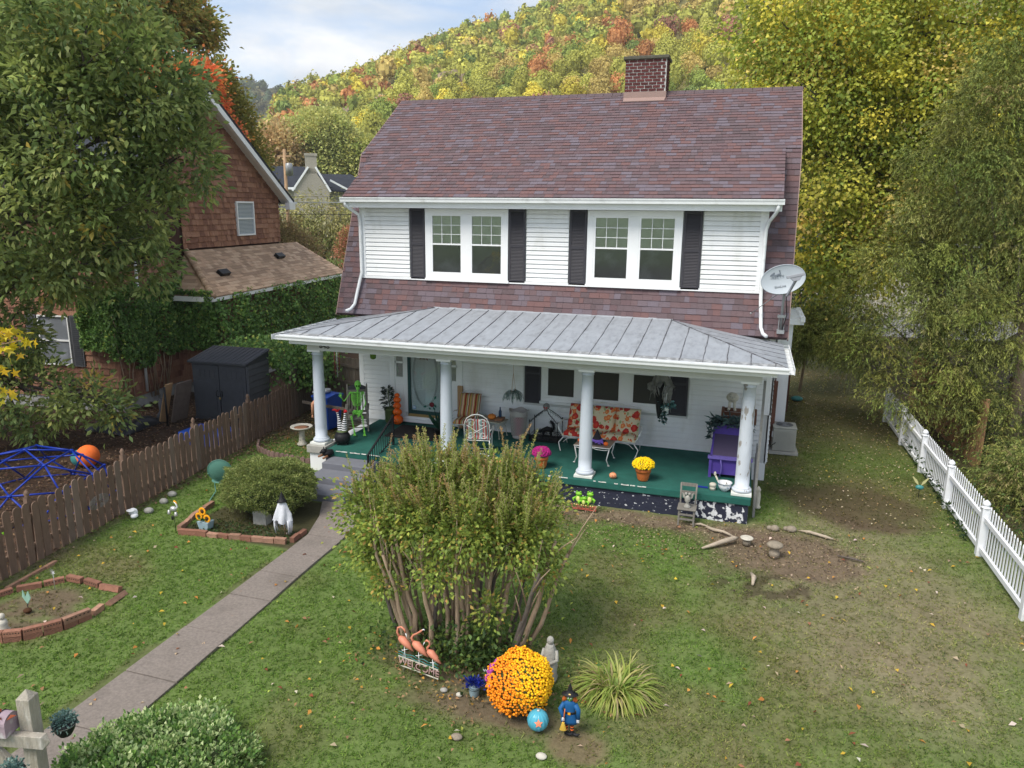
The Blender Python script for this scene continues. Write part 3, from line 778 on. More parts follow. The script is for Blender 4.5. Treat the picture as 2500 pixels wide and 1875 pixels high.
pole = thing('utility_pole', 'wooden utility pole with grey transformer in front of the stone house', 'utility pole', tuple(pol3(-33.8, 62, 0)))
MB().lathe([(.16, 0), (.11, 10.6)], 10).build('pole_shaft', 'pole_wood', pole)
MB().lathe([(.05, -.45), (.27, -.42), (.27, .42), (.2, .48), (.05, .5)], 12, (.42, -.1, 9.1)).build('transformer', 'grey_metal', pole)
MB().bar((0, 0, 9.3), (.4, -.1, 9.3), .08).build('bracket', 'grey_metal', pole)
MB().bar((-.6, 0, 10.1), (.6, 0, 10.1), .1, .12).build('crossarm', 'pole_wood', pole)
wires = [(('pale cable strung between the two houses', 'wire_pale', .035), -.0, 6.74),
  (('lower dark wire strung between the two houses', 'wire_dark', .022), 0, 5.93), (('thin uppermost dark wire strung between the two houses', 'wire_dark', .010), 0, 7.12)]
for (lab, mt, rr), _, z in wires:
 a = pol3(-46, 58, z); b = pol3(-12, 58, z + .1)
 pp = [a.lerp(b, i / 16) - Vector((0, 0, .5 * math.sin(math.pi * i / 16) * .25)) for i in range(17)]
 MB().tube(pp, rr, 5).single('overhead_wire', mt, lab, 'wire', group='overhead wires')

# trees between the houses and the hill
def PB(az, el, r): # a point at a bearing, elevation and distance from the drone
 x, y = polar(az, r); return (x, y, 6.27 + r * math.tan(R(el)))
OR = [(.50, .13, .03), (.42, .085, .03), (.20, .22, .04), (.12, .16, .035), (.34, .22, .04)]
make_tree('maple_tree', 'tall maple turning orange red behind the brown shingled house', tuple(pol3(-41.5, 50, 0)), PB(-41.5, 9, 50), .5,
 [(PB(-43.5, 12.5, 50), (3.4, 3.4, 2.2)), (PB(-47, 11, 50), (4, 4, 4)), (PB(-40.3, 12.0, 52), (1.6, 1.8, 1.5)), (PB(-38.9, 11.2, 52), (1.0, 1.2, .9)), (PB(-41.5, 6.0, 52), (2.6, 2.8, 3))],
 1100, 46, .45, .30, .22, [(.24, .25, .07), (.17, .20, .055), (.40, .20, .07), (.36, .26, .08)], [.4, .3, .12, .18], seed=21, matl='matte_foliage', shell=.6)
make_tree('maple_tree', 'scarlet orange maple bough just over the white rake board of the shingled house', tuple(pol3(-38.9, 44, 0)), PB(-38.9, 5, 44), .3,
 [(PB(-39.6, 7.6, 46), (1.5, 1.3, 1.3)), (PB(-38.6, 6.0, 46), (.9, 1.0, 1.1)), (PB(-37.9, 3.9, 46), (.85, 1.0, 1.2)), (PB(-41.4, 8.3, 46), (.9, 1, .7))],
 360, 36, .28, .20, .15, [(.56, .16, .06), (.50, .13, .06), (.50, .26, .07)], [.5, .3, .2], seed=22, matl='matte_foliage', shell=.6)
make_tree('maple_tree', 'dull green and bronze tree leaning out beyond the gable of the shingled house', tuple(pol3(-36.6, 56, 0)), PB(-36.6, 2.5, 56), .3,
 [(PB(-38.3, 7.4, 56), (1.5, 1.6, 2.0)), (PB(-37.3, 5.4, 56), (1.5, 1.6, 1.8)), (PB(-36.5, 3.2, 56), (1.2, 1.6, 1.5)), (PB(-36.9, .8, 56), (1.6, 2, 2.2))],
 700, 36, .36, .24, .17, [(.19, .20, .05), (.23, .20, .05), (.32, .24, .06)], [.5, .3, .2], seed=23, matl='matte_foliage')
make_tree('willow_tree', 'sparse grey green tree with hanging leaves in front of the stone house', tuple(pol3(-31.5, 74, .7)), PB(-31.5, -.5, 74), .3,
 [(PB(-33.4, -1.2, 74), (2.6, 2.4, 2.2)), (PB(-31.6, -.7, 74), (2.8, 2.5, 2.2)), (PB(-30.1, -1.4, 74), (2.4, 2.4, 2.4)), (PB(-32.3, -2.6, 74), (3.2, 2.4, 1.8)), (PB(-28.9, -1.2, 74), (2.2, 2.2, 2.2))],
 300, 30, .5, .36, .11, [(.24, .23, .10), (.31, .29, .11), (.19, .20, .07), (.36, .31, .20)], [.4, .25, .25, .1], seed=24, matl='matte_foliage', droop=.8, shell=.35)
make_tree('shrub', 'rusty brown shrub beyond the tan roof of the shingled house', tuple(pol3(-34.1, 58, .2)), PB(-34.1, -2.2, 58), .16,
 [(PB(-35.0, -2.2, 58), (1.8, 1.8, 1.7)), (PB(-33.7, -2.9, 58), (2.0, 1.8, 1.4)), (PB(-32.9, -3.5, 58), (1.3, 1.3, 1.0))], 300, 34, .3, .2, .12, [(.27, .19, .09), (.22, .20, .08), (.33, .22, .13)], [.4, .4, .2], seed=25, cat='shrub', matl='matte_foliage')
make_tree('shrub', 'small reddish shrub on the far lawn beside the roadway', tuple(pol3(-29.7, 66, .3)), PB(-29.7, -2.4, 66), .1,
 [(PB(-29.7, -2.9, 66), (1.0, 1, 1.5)), (PB(-29.3, -2.0, 66), (.8, .8, 1.0))], 120, 26, .22, .18, .12, [(.36, .15, .10), (.18, .18, .06)], [.6, .4], seed=26, cat='shrub', matl='matte_foliage')
make_tree('broadleaf_tree', 'rounded green tree directly behind the stone house chimney', tuple(pol3(-30.9, 150, 4.6)), PB(-30.9, 4, 150), .5,
 [(PB(-31.3, 4.9, 150), (6.0, 5, 4.5)), (PB(-30.3, 3.9, 150), (5.5, 5, 5))], 600, 34, .7, .55, .42, [(.34, .36, .13), (.42, .42, .14)], [.6, .4], seed=27, matl='matte_foliage', shell=.7)
make_tree('broadleaf_tree', 'bronze orange tree above the left end of the stone house roof', tuple(pol3(-33.8, 150, 4.6)), PB(-33.8, 4, 150), .5,
 [(PB(-33.9, 3.9, 150), (5.0, 5, 4.0)), (PB(-35, 3.6, 150), (4, 4, 4))], 260, 32, .9, .75, .55, [(.46, .33, .17), (.40, .32, .15)], [.6, .4], seed=28, matl='matte_foliage', shell=.7)
make_tree('broadleaf_tree', 'green tree above the right end of the stone house roof', tuple(pol3(-28.8, 150, 4.6)), PB(-28.8, 3, 150), .5,
 [(PB(-28.9, 3.2, 150), (5.0, 5, 4.2)), (PB(-27, 3.2, 150), (4, 4, 4))], 260, 32, .9, .75, .55, [(.34, .36, .12), (.42, .40, .12)], [.6, .4], seed=29, matl='matte_foliage', shell=.7)

# ================================================================ NEIGHBOUR'S SHINGLED HOUSE
def shingle_field(parent, O, U, Wd, N, H, bounds, expo, wmin, wmax, thick, mats, name, nparts=0, rough=.004, seed=1, over=1.12, lift=0.0, stuffname=None):
 """overlapping shingles on a plane: O origin, U along the course, Wd up the slope, N outward; bounds(w)->(u0,u1)"""
 rg = random.Random(seed); O, U, Wd, N = Vector(O), Vector(U), Vector(Wd), Vector(N)
 big = MB(); cnt = 0; k = 0; prev = 0
 while k * expo < H - 1e-6:
  w0 = k * expo; bw = bounds(w0 + expo * .5)
  for b_ in ([bw] if not isinstance(bw, list) else bw):
   if b_ is None: continue
   u = b_[0]; ue = b_[1]
   first = True
   while u < ue - 1e-4:
    wd = rg.uniform(wmin, wmax)
    if first: wd *= rg.uniform(.3, 1); first = False
    if ue - u - wd < wmin * .4: wd = ue - u
    wt = min(expo * over, H - w0 + .01)
    j = rg.uniform(-rough, rough); g_ = .0018; hh = thick * rg.uniform(.75, 1.35)
    mi = prev if rg.random() < .16 else rg.randrange(len(mats)); prev = mi
    u0_, u1_ = u + g_, u + wd - g_
    a = O + U * u0_ + Wd * (w0 + j); b = O + U * u1_ + Wd * (w0 + j); c_ = O + U * u1_ + Wd * (w0 + wt); d = O + U * u0_ + Wd * (w0 + wt)
    n0 = N * (hh + lift); n1 = N * (thick * .12 + lift); z0 = N * lift
    vs = [a + n0, b + n0, c_ + n1, d + n1, a + z0, b + z0, c_ + z0 * .5, d + z0 * .5]
    fs = [(0, 1, 2, 3), (4, 5, 1, 0), (5, 6, 2, 1), (7, 4, 0, 3)]
    if cnt < nparts:
     m1 = MB(); m1.add(vs, fs); o = m1.build(name, mats[mi], parent, recalc=False); cnt += 1
    else:
     big.mi = mi; big.add(vs, fs)
    u += wd
  k += 1
 if big.v:
  o = big.build(stuffname or (name + '_courses'), mats, parent, recalc=False); tag(o, kind='stuff')
NB = thing('shingled_house', 'brown cedar shingled neighbouring house with white rake board and tan lower roof', 'house', (-7.79, -.12, 0), R(6))
mb = MB()
mb.box(-9, -.05, .05, 10.3, .35, 4.9)
mb.prism([(-.05, -.0, 4.8), (-.05, 10.35, 4.8), (-.05, 10.35, 6.85), (-.05, 5.2, 10.15), (-.05, 0, 6.85)], (-8.9, 0, 0))
mb.box(-.1, 1.32, 2.88, 12.8, .35, 3.3)
mb.build('wall', 'cedar_wall_backing', NB)
mb = MB(); mb.box(-9.02, .0, .0, 10.3, -.3, .36); mb.box(-.1, 1.36, 2.84, 12.8, -.3, .36); mb.build('foundation', 'foundation_grey', NB)
def gbound(w):
 z = 4.85 + w
 if z < 6.85: return (3.6, 10.35)
 h = (10.15 - z) / 3.3 * 5.15
 if h < .1: return None
 u0, u1 = 5.2 - h, 5.2 + h
 win = (4.85 + w > 5.15 and 4.85 + w < 6.5)
 return (max(u0, 2.6), u1)
def gb2(w):
 b = gbound(w)
 if b is None: return None
 z = 4.85 + w
 if 5.17 < z < 6.53: return [(b[0], 6.98), (8.27, b[1])]
 return b
shingle_field(NB, (0, 0, 4.85), (0, 1, 0), (0, 0, 1), (1, 0, 0), 5.25, gb2, .2, .12, .28, .034, CS, 'cedar_shingle', 230, .008, 31)
shingle_field(NB, (0, 0, .36), (0, 1, 0), (0, 0, 1), (1, 0, 0), 4.4, lambda w: (0, 2.84), .2, .12, .28, .032, CS, 'cedar_shingle', 0, .008, 32, stuffname='side_shingles')
def sb(w):
 z = .36 + w
 if 1.38 < z < 2.98: return [(-9, -3.25), (-1.35, 0)]
 return (-9, 0)
shingle_field(NB, (0, 0, .36), (1, 0, 0), (0, 0, 1), (0, -1, 0), 6.4, sb, .2, .12, .28, .032, CS, 'cedar_shingle', 70, .008, 33, stuffname='front_shingles')
shingle_field(NB, (1.32, 2.84, .36), (0, 1, 0), (0, 0, 1), (1, 0, 0), 3.0, lambda w: (0, 9.9), .2, .12, .28, .032, CS, 'cedar_shingle', 0, .008, 34, stuffname='wing_shingles')
shingle_field(NB, (0, 2.84, .36), (1, 0, 0), (0, 0, 1), (0, -1, 0), 3.0, lambda w: (0, 1.34), .2, .12, .28, .032, CS, 'cedar_shingle', 0, .008, 35, stuffname='wing_end_shingles')
# main roof and rake boards
mb = MB()
mb.prism([(.45, 5.2, 10.30), (.45, 10.95, 6.58), (.45, 10.95, 6.46), (.45, 5.2, 10.18)], (-9.6, 0, 0)); mb.prism([(.45, 5.2, 10.30), (.45, 5.2, 10.18), (.45, -.6, 6.46), (.45, -.6, 6.58)], (-9.6, 0, 0))
mb.build('roof', 'far_roof', NB)
mb = MB(); mb.prism([(.30, 5.2, 10.17), (.30, 10.85, 6.51), (.30, 10.85, 6.28), (.30, 5.2, 9.92)], (.15, 0, 0)); mb.prism([(.30, 5.2, 10.17), (.30, 5.2, 9.92), (.30, -.5, 6.28), (.30, -.5, 6.51)], (.15, 0, 0)); mb.build('rake_board', 'white_trim', NB)
mb = MB(); mb.prism([(.0, 5.2, 10.12), (.0, 10.7, 6.50), (.0, 10.7, 6.44), (.0, 5.2, 10.06)], (.3, 0, 0)); mb.box(-9, .32, 10.4, 10.75, 6.28, 6.34); mb.build('rake_soffit', 'white_trim', NB)
mb = MB(); mb.box(.30, .50, 10.40, 10.92, 6.2, 6.5); mb.build('eave_return', 'white_trim', NB)
mb = MB(); mb.box(-9, .5, 10.92, 11.05, 6.42, 6.54); mb.build('roof_gutter', 'white_gutter', NB)
# louvre vent high in the gable
mb = MB()
for i in range(5): mb.box(.0, .06, 4.9, 5.5, 8.5 + i * .1, 8.56 + i * .1)
mb.build('gable_vent', 'cedar_shake_3', NB)
def simple_window(parent, M_, w_, h_, frame, pane, label=None, slats=False, wd=.06):
 """two light window in its own plane: x across, z up, y out is -y"""
 mb = MB(); mb.T = M_
 mb.box(0, w_, -.05, .04, 0, wd); mb.box(0, w_, -.05, .04, h_ - wd, h_); mb.box(0, wd, -.05, .04, wd, h_ - wd); mb.box(w_ - wd, w_, -.05, .04, wd, h_ - wd)
 f = mb.build('window', frame, parent)
 mb = MB(); mb.T = M_; mb.box(wd, w_ - wd, -.03, .0, h_ / 2 - .025, h_ / 2 + .025); mb.build('meeting_rail', frame, f)
 for z0, z1 in ((wd, h_ / 2 - .025), (h_ / 2 + .025, h_ - wd)):
  mb = MB(); mb.T = M_; mb.box(wd, w_ - wd, .0, .008, z0, z1); mb.build('pane', pane, f)
 if slats:
  mb = MB(); mb.T = M_
  k = int((h_ - 2 * wd) / .05)
  for i in range(k):
   z = wd + (i + .5) * (h_ - 2 * wd) / k; mb.box(wd + .02, w_ - wd - .02, -.004, -.001, z - .016, z + .014)
  mb.build('blind', 'dish_grey', f)
 return f
clear_glass('clear_pane')
Mg = Matrix.Translation((.04, 7.0, 5.2)) @ Matrix.Rotation(R(90), 4, 'Z')
simple_window(NB, Mg, 1.25, 1.30, 'white_trim', 'pane_blue_grey', slats=True)
mb = MB(); mb.T = Mg; mb.box(.05, 1.2, .035, .038, .05, 1.25); mb.build('window_backing', 'screen_dark', NB)
Ms = Matrix.Translation((-2.75, -.03, 1.4))
simple_window(NB, Ms, 1.10, 1.56, 'white_trim', 'screen_dark', wd=.04)
for x0 in (-3.2, -1.6):
 mb = MB(); mb.box(x0, x0 + .38, -.06, -.02, 1.38, 2.98); sh_ = mb.build('shutter', 'lead_teal' if 0 else 'slate_plastic_side', NB)
 mb = MB()
 for i in range(24): mb.box(x0 + .05, x0 + .33, -.07, -.055, 1.44 + i * .063, 1.48 + i * .063)
 mb.build('louvre', 'slate_plastic', sh_)
MB().tube([(.12, .95, 4.6), (.12, .95, 2.5), (.12, .92, .45)], .045, 8).build('downspout', 'white_gutter', NB)
# tan hip roof of the low wing
ez, tz = 3.38, 4.78
N1 = Vector((tz - ez, 0, 1.76)).normalized(); W1 = Vector((-1.76, 0, tz - ez)); Hs = W1.length; W1.normalize()
def tb(w):
 t = w / Hs; return (2.45 + t * 1.30, 13.1 - t * 1.3)
shingle_field(NB, (1.76, 0, ez), (0, 1, 0), tuple(W1), tuple(N1), Hs, tb, .14, .18, .34, .012, TS, 'roof_shingle', 150, .003, 36, stuffname='wing_roof_shingles')
W2 = Vector((0, 1.30, tz - ez)); H2 = W2.length; W2.normalize(); N2 = Vector((0, -(tz - ez), 1.30)).normalized()
shingle_field(NB, (0, 2.45, ez), (1, 0, 0), tuple(W2), tuple(N2), H2, lambda w: (-.0, 1.76 * (1 - w / H2)), .14, .18, .34, .012, TS, 'roof_shingle', 30, .003, 37, stuffname='wing_hip_shingles')
mb = MB()
mb.prism([(1.76, 2.45, ez - .03), (1.76, 13.1, ez - .03), (0, 11.8, tz - .03), (0, 3.75, tz - .03)], (0, 0, .02)); mb.prism([(0, 2.45, ez - .03), (1.76, 2.45, ez - .03), (0, 3.75, tz - .03)], (0, 0, .02)); mb.prism([(0, 11.8, tz - .03), (1.76, 13.1, ez - .03), (-1, 13.1, ez - .03)], (0, 0, .02))
mb.build('roof_deck', 'tan_shingle_3', NB)
for i in range(20): # hip cap pieces
 t = i / 20; a = Vector((1.76, 2.45, ez)).lerp(Vector((0, 3.75, tz)), t); b = Vector((1.76, 2.45, ez)).lerp(Vector((0, 3.75, tz)), t + .075)
 MB().tube([a + Vector((0, 0, .012)), b + Vector((0, 0, -.004))], [.115, .10], 8).build('hip_cap', TS[i % 3], NB)
mb = MB(); mb.box(1.66, 1.75, 2.36, 13.1, ez - .16, ez + .0); mb.box(-.1, 1.75, 2.36, 2.45, ez - .16, ez + .0); mb.build('fascia', 'white_trim', NB)
mb = MB(); mb.box(1.3, 1.66, 2.45, 13.1, ez - .1, ez - .07); mb.build('soffit', 'soffit_paint', NB)
for yy, dd in ((4.25, .95), (9.0, 1.45)): # low black roof vents
 p = Vector((1.76, yy, ez)) + W1 * dd + N1 * .05
 v = MB(); v.T = Matrix.Translation(p) @ Matrix(((0, W1.x, N1.x), (1, 0, 0), (0, W1.z, N1.z))).to_4x4()
 v.box(-.28, .28, -.12, .12, -.04, .10); v.build('roof_vent', 'black_plastic', NB, bevel=.02)

# ================================================================ THE HOUSE
HS = thing('gambrel_house', 'white sided gambrel roof house with purple red shingles and a full width front porch', 'house', (0, 0, 0))
# --- structural mass
mb = MB()
prof = [(.0, .3), (8.2, .3), (8.2, 3.5), (6.56, 7.60), (3.93, 9.33), (1.30, 7.60), (-.06, 4.3), (0, 3.4)]
mb.prism([(.46, y, z) for y, z in prof], (10.72, 0, 0))
mb.box(.66, 10.77, .0, 2.5, 4.3, 6.45)
mb.build('wall', 'soffit_paint', HS)
mb = MB(); mb.box(.42, 11.22, -.02, 8.22, -.3, .42); mb.build('foundation', 'white_trim', HS)
# --- shingled roof: upper slope, lower slope, back
rs = Vector((0, 4.418, 2.896)); RH = rs.length; rs.normalize(); rn = Vector((0, -2.896, 4.418)).normalized()
def rb(w): return (.366, 11.097) if w < 2.10 else (0.0, 11.44)
shingle_field(HS, (0, -.50, 6.565), (1, 0, 0), tuple(rs), tuple(rn), RH, rb, .143, .11, .27, .018, SH, 'roof_shingle', 0, .003, 41, stuffname='upper_roof_shingles')
ls = Vector((0, 1.68, 4.18)); LH = ls.length; ls.normalize(); ln = Vector((0, -4.18, 1.68)).normalized()
def lb(w):
 z = 3.54 + w * ls.z
 if z < 4.44: return (0.0, 11.44)
 return [(0.0, .60), (10.83, 11.44)]
shingle_field(HS, (0, -.40, 3.54), (1, 0, 0), tuple(ls), tuple(ln), LH, lb, .143, .11, .27, .018, SH, 'roof_shingle', 300, .003, 42, stuffname='lower_roof_shingles')
mb = MB()
mb.prism([(0, -.50, 6.55), (0, 3.93, 9.45), (0, 3.93, 9.38), (0, -.50, 6.48)], (11.44, 0, 0)) if 0 else None
mb.prism([(.37, -.49, 6.555), (.37, 1.28, 7.715), (.37, 1.28, 7.64), (.37, -.49, 6.48)], (10.72, 0, 0))
mb.prism([(.01, 1.28, 7.715), (.01, 3.93, 9.452), (.01, 3.93, 9.37), (.01, 1.28, 7.63)], (11.42, 0, 0))
mb.prism([(.01, -.39, 3.53), (.01, 1.30, 7.70), (.01, 1.42, 7.68), (.01, -.22, 3.46)], (11.42, 0, 0))
mb.prism([(.01, 3.93, 9.452), (.01, 6.58, 7.715), (.01, 8.26, 3.54), (.01, 8.10, 3.46), (.01, 6.45, 7.64), (.01, 3.93, 9.37)], (11.42, 0, 0))
mb.build('roof_deck', SH[1], HS)
mb = MB()
for i in range(46):
 x = i * .2488; mb.prism([(x, 3.75, 9.365), (x, 3.93, 9.49), (x, 4.11, 9.365), (x, 3.93, 9.465)], (.27, 0, 0))
mb.build('ridge_cap', SH[7], HS)
mb = MB()
mb.prism([(11.44, -.42, 3.50), (11.44, 1.30, 7.76), (11.44, 1.42, 7.68), (11.44, -.25, 3.44)], (.02, 0, 0)); mb.prism([(11.44, 1.28, 7.73), (11.44, 3.93, 9.47), (11.44, 3.93, 9.36), (11.44, 1.28, 7.62)], (.02, 0, 0)); mb.build('rake_edge', 'brown_flashing', HS); mb = MB()
mb.prism([(-.02, -.42, 3.50), (-.02, 1.30, 7.76), (-.02, 1.42, 7.68), (-.02, -.25, 3.44)], (.02, 0, 0)); mb.prism([(-.02, 1.28, 7.73), (-.02, 3.93, 9.47), (-.02, 3.93, 9.36), (-.02, 1.28, 7.62)], (.02, 0, 0))
mb.build('rake_edge', 'brown_flashing', HS)
# --- chimney with every brick
ch = MB(); ch.box(6.86, 7.96, 3.62, 4.28, 8.9, 10.28); ch = ch.build('chimney', 'chimney_mortar', HS)
bm_ = MB(); bm_.box(-.098, .098, -.05, .05, -.030, .030); bme = bm_.mesh('brick', 'chimney_brick')
bm_ = MB(); bm_.box(-.045, .045, -.05, .05, -.030, .030); bmh = bm_.mesh('brick', 'chimney_brick')
for r_ in range(10):
 z = 9.49 + r_ * .0825
 x = 6.855 + (0 if r_ % 2 == 0 else -.108); 
 while x < 7.95:
  a, b = max(x, 6.855), min(x + .205, 7.965)
  if b - a > .06:
   shared(bme if b - a > .16 else bmh, 'brick', ch, ((a + b) / 2, 3.655 + rnd.uniform(-.006, .004), z), (0, rnd.uniform(-.012, .012), 0), (min(1.0, (b - a - .006) / (.196 if b - a > .16 else .09)) * 1.0, 1, 1))
  x += .216
 y = 3.68 if r_ % 2 else 3.57
 while y < 4.22:
  a, b = max(y, 3.64), min(y + .2, 4.27)
  if b - a > .08: shared(bme if b - a > .16 else bmh, 'brick', ch, (7.93 + rnd.uniform(-.003, .004), (a + b) / 2 + .03, z), (0, 0, R(90)), (.93, 1, 1))
  y += .216
MB().box(6.80, 8.02, 3.56, 4.34, 10.275, 10.36).build('chimney_cap', 'chimney_cap', ch, bevel=.012)
mb = MB(); mb.box(6.835, 7.985, 3.585, 4.3, 9.2, 9.445); mb.prism([(6.85, 3.45, 9.18), (7.96, 3.45, 9.18), (7.98, 3.60, 9.29), (6.84, 3.60, 9.29)], (0, -.002, .012)); mb.build('flashing', 'brown_flashing', ch)
# --- upper eave: gutter, fascia, frieze
def gutter(name, x0, x1, y, z, parent, h=.115, d=.12, out=-1):
 mb = MB()
 mb.box(x0, x1, min(y, y + out * d), max(y, y + out * d), z - h, z - h + .008)
 mb.prism([(x0, y + out * d, z - h), (x0, y + out * (d + .005), z - h * .55), (x0, y + out * (d + .022), z - h * .2), (x0, y + out * (d + .022), z), (x0, y + out * (d + .006), z), (x0, y + out * (d - .008), z - h * .5), (x0, y + out * (d - .008), z - h)], (x1 - x0, 0, 0))
 mb.box(x0, x1, min(y, y - out * .006), max(y, y - out * .006), z - h, z + .01)
 for xe in (x0, x1 - .006): mb.box(xe, xe + .006, min(y, y + out * (d + .015)), max(y, y + out * (d + .015)), z - h, z)
 return mb.build(name, 'white_gutter', parent)
gutter('gutter', .34, 11.12, -.46, 6.555, HS)
mb = MB(); mb.box(.40, 11.08, -.455, -.43, 6.30, 6.55); mb.build('fascia', 'white_trim', HS)
mb = MB(); mb.box(.40, 11.08, -.43, -.0, 6.30, 6.32); mb.build('soffit', 'white_trim', HS)
for xe in (.40, 11.06):
 mb = MB(); mb.prism([(xe, -.43, 6.30), (xe, -.02, 6.30), (xe, -.02, 6.83), (xe, -.43, 6.56)], (.02, 0, 0)); mb.build('eave_return', 'white_trim', HS)
# --- dormer wall: siding boards, corner trim, base strip
def siding(parent, x0, x1, z0, z1, y, ex, m='white_vinyl'):
 n_ = round((z1 - z0) / ex); e = (z1 - z0) / n_
 for i in range(n_):
  z = z0 + i * e
  mb = MB()
  mb.prism([(x0, y, z), (x0, y - .030, z + .002), (x0, y - .031, z + .008), (x0, y - .020, z + e * .45), (x0, y - .024, z + e * .49), (x0, y - .004, z + e * .93), (x0, y, z + e * .93)], (x1 - x0, 0, 0))
  mb.build('siding_board', m, parent, recalc=True)
for a, b in ((.74, 2.02), (5.19, 6.26), (9.42, 10.66)): siding(HS, a, b, 4.54, 6.30, -.02, .111)
for a, b in ((.60, .74), (10.66, 10.83)):
 mb = MB(); mb.box(a, b, -.06, 2.2 if 0 else .0, 4.50, 6.30); mb.build('corner_board', 'white_trim', HS)
mb = MB(); mb.box(.60, 10.83, -.075, .0, 4.47, 4.535); mb.build('base_strip', 'white_trim', HS)
for xs in (.60, 10.80): # cheeks of the dormer
 mb = MB(); mb.prism([(xs, -.0, 4.5), (xs, 1.0, 7.0), (xs, .2, 6.9), (xs, -.0, 6.4)], (.03, 0, 0)); mb.build('dormer_cheek', 'white_vinyl', HS)
# --- windows of the dormer
def sash_window(parent, f, x0, x1, z0, z1, y, grid=True, blind=True, lower='screen_dark', rows=3, hidden_top=False, curtain=False):
 """double hung sash as sub-parts of the trim frame f"""
 zm = z0 + (z1 - z0) * .5; s = .045
 mb = MB()
 for a, b, c_, d in ((x0, x1, z0, z0 + s), (x0, x1, z1 - s, z1), (x0, x0 + s, z0 + s, z1 - s), (x1 - s, x1, z0 + s, z1 - s)): mb.box(a, b, y - .035, y, c_, d)
 mb.build('sash', 'white_trim', f)
 mb = MB(); mb.box(x0 + s, x1 - s, y - .03, y - .002, zm - .018, zm + .022); mb.build('meeting_rail', 'white_trim', f)
 xa, xb = x0 + s, x1 - s
 mb = MB(); mb.box(xa, xb, y - .012, y - .008, zm + .022, z1 - s); mb.build('upper_pane', 'clear_pane', f)
 mb = MB(); mb.box(xa, xb, y - .020, y - .017, z0 + s, zm - .018); mb.build('lower_pane', 'clear_pane', f)
 mb = MB(); mb.box(xa, xb, y - .004, y - .001, z0 + s, zm - .018); mb.build('insect_screen', lower, f)
 if grid:
  mb = MB()
  for k in (1, 2):
   xx = xa + (xb - xa) * k / 3; mb.box(xx - .007, xx + .007, y - .022, y - .013, zm + .022, z1 - s)
  hz = z1 - s - zm - .022
  for k in range(1, rows): zz_ = zm + .022 + hz * k / rows; mb.box(xa, xb, y - .021, y - .014, zz_ - .007, zz_ + .007)
  mb.build('muntin', 'white_trim', f)
 if blind:
  mb = MB(); k = 15
  for i in range(k):
   zz_ = zm + .03 + (z1 - s - zm - .03) * (i + .5) / k
   mb.prism([(xa, y + .002, zz_ - .022), (xa, y + .010, zz_ + .022), (xa, y + .012, zz_ + .022), (xa, y + .004, zz_ - .022)], (xb - xa, 0, 0))
  mb.build('blind', 'blind_slat', f)
def frame_mb(x0, x1, z0, z1, y, wd, holes, dep=.05):
 """board trim around sash openings (holes = list of x ranges, all with the same z range)"""
 (h0, h1) = holes[0][2], holes[0][3]
 mb = MB(); mb.box(x0, x1, y - dep, y, z0, h0); mb.box(x0, x1, y - dep, y, h1, z1)
 xs = [x0] + [v for h in holes for v in (h[0], h[1])] + [x1]
 for i in range(0, len(xs), 2): mb.box(xs[i], xs[i + 1], y - dep, y, h0, h1)
 return mb
def recess(mb, holes, y):  # dark room behind
 for h in holes: mb.box(h[0], h[1], y + .028, y + .031, h[2], h[3])
for x0, x1 in ((2.486, 4.722), (6.723, 8.96)):
 w_ = x1 - x0; z0, z1 = 4.505, 6.292
 holes = [(x0 + .07 * w_, x0 + .455 * w_, z0 + .15, z1 - .135), (x0 + .552 * w_, x0 + .937 * w_, z0 + .15, z1 - .135)]
 f = frame_mb(x0, x1, z0, z1, -.02, .15, holes, .065).build('window', 'white_trim', HS, bevel=.004)
 mb = MB(); mb.box(x0 - .02, x1 + .02, -.12, -.02, z0 - .03, z0 + .0); mb.build('sill', 'white_trim', f)
 for h in holes: sash_window(HS, f, h[0], h[1], h[2], h[3], -.045)
 mb = MB(); recess(mb, holes, -.045); mb.build('room_dark', 'interior_dark', f)
 if x0 > 6:
  mb = MB(); mb.box(holes[0][0] + .32, holes[0][1] - .04, -.040, -.036 + .003, z0 + .2, z0 + .27); mb.box(holes[1][0] + .05, holes[1][0] + .52, -.040, -.036 + .003, z0 + .2, z0 + .27); mb.build('window_box', 'curtain_cream', f)
def shutter(parent, x0, x1, z0, z1, y):
 mb = MB(); e = .05
 mb.box(x0, x1, y - .03, y, z0, z0 + .07); mb.box(x0, x1, y - .03, y, z1 - .07, z1); mb.box(x0, x0 + e, y - .03, y, z0 + .07, z1 - .07); mb.box(x1 - e, x1, y - .03, y, z0 + .07, z1 - .07)
 zm = (z0 + z1) / 2; mb.box(x0 + e, x1 - e, y - .03, y, zm - .035, zm + .035); mb.box(x0 + e, x1 - e, y - .006, y, z0 + .07, z1 - .07)
 s_ = mb.build('shutter', 'shutter_charcoal', parent)
 mb = MB(); 
 for a, b in ((z0 + .07, zm - .035), (zm + .035, z1 - .07)):
  k = int((b - a) / .034)
  for i in range(k):
   z = a + (b - a) * (i + .5) / k; mb.prism([(x0 + e, y - .008, z - .010), (x0 + e, y - .026, z - .014), (x0 + e, y - .010, z + .012)], (x1 - x0 - 2 * e, 0, 0))
 mb.build('louvre', 'shutter_charcoal', s_)
for a, b in ((2.06, 2.462), (4.742, 5.165), (6.285, 6.70), (8.985, 9.40)): shutter(HS, a, b, 4.50, 6.30, -.045)
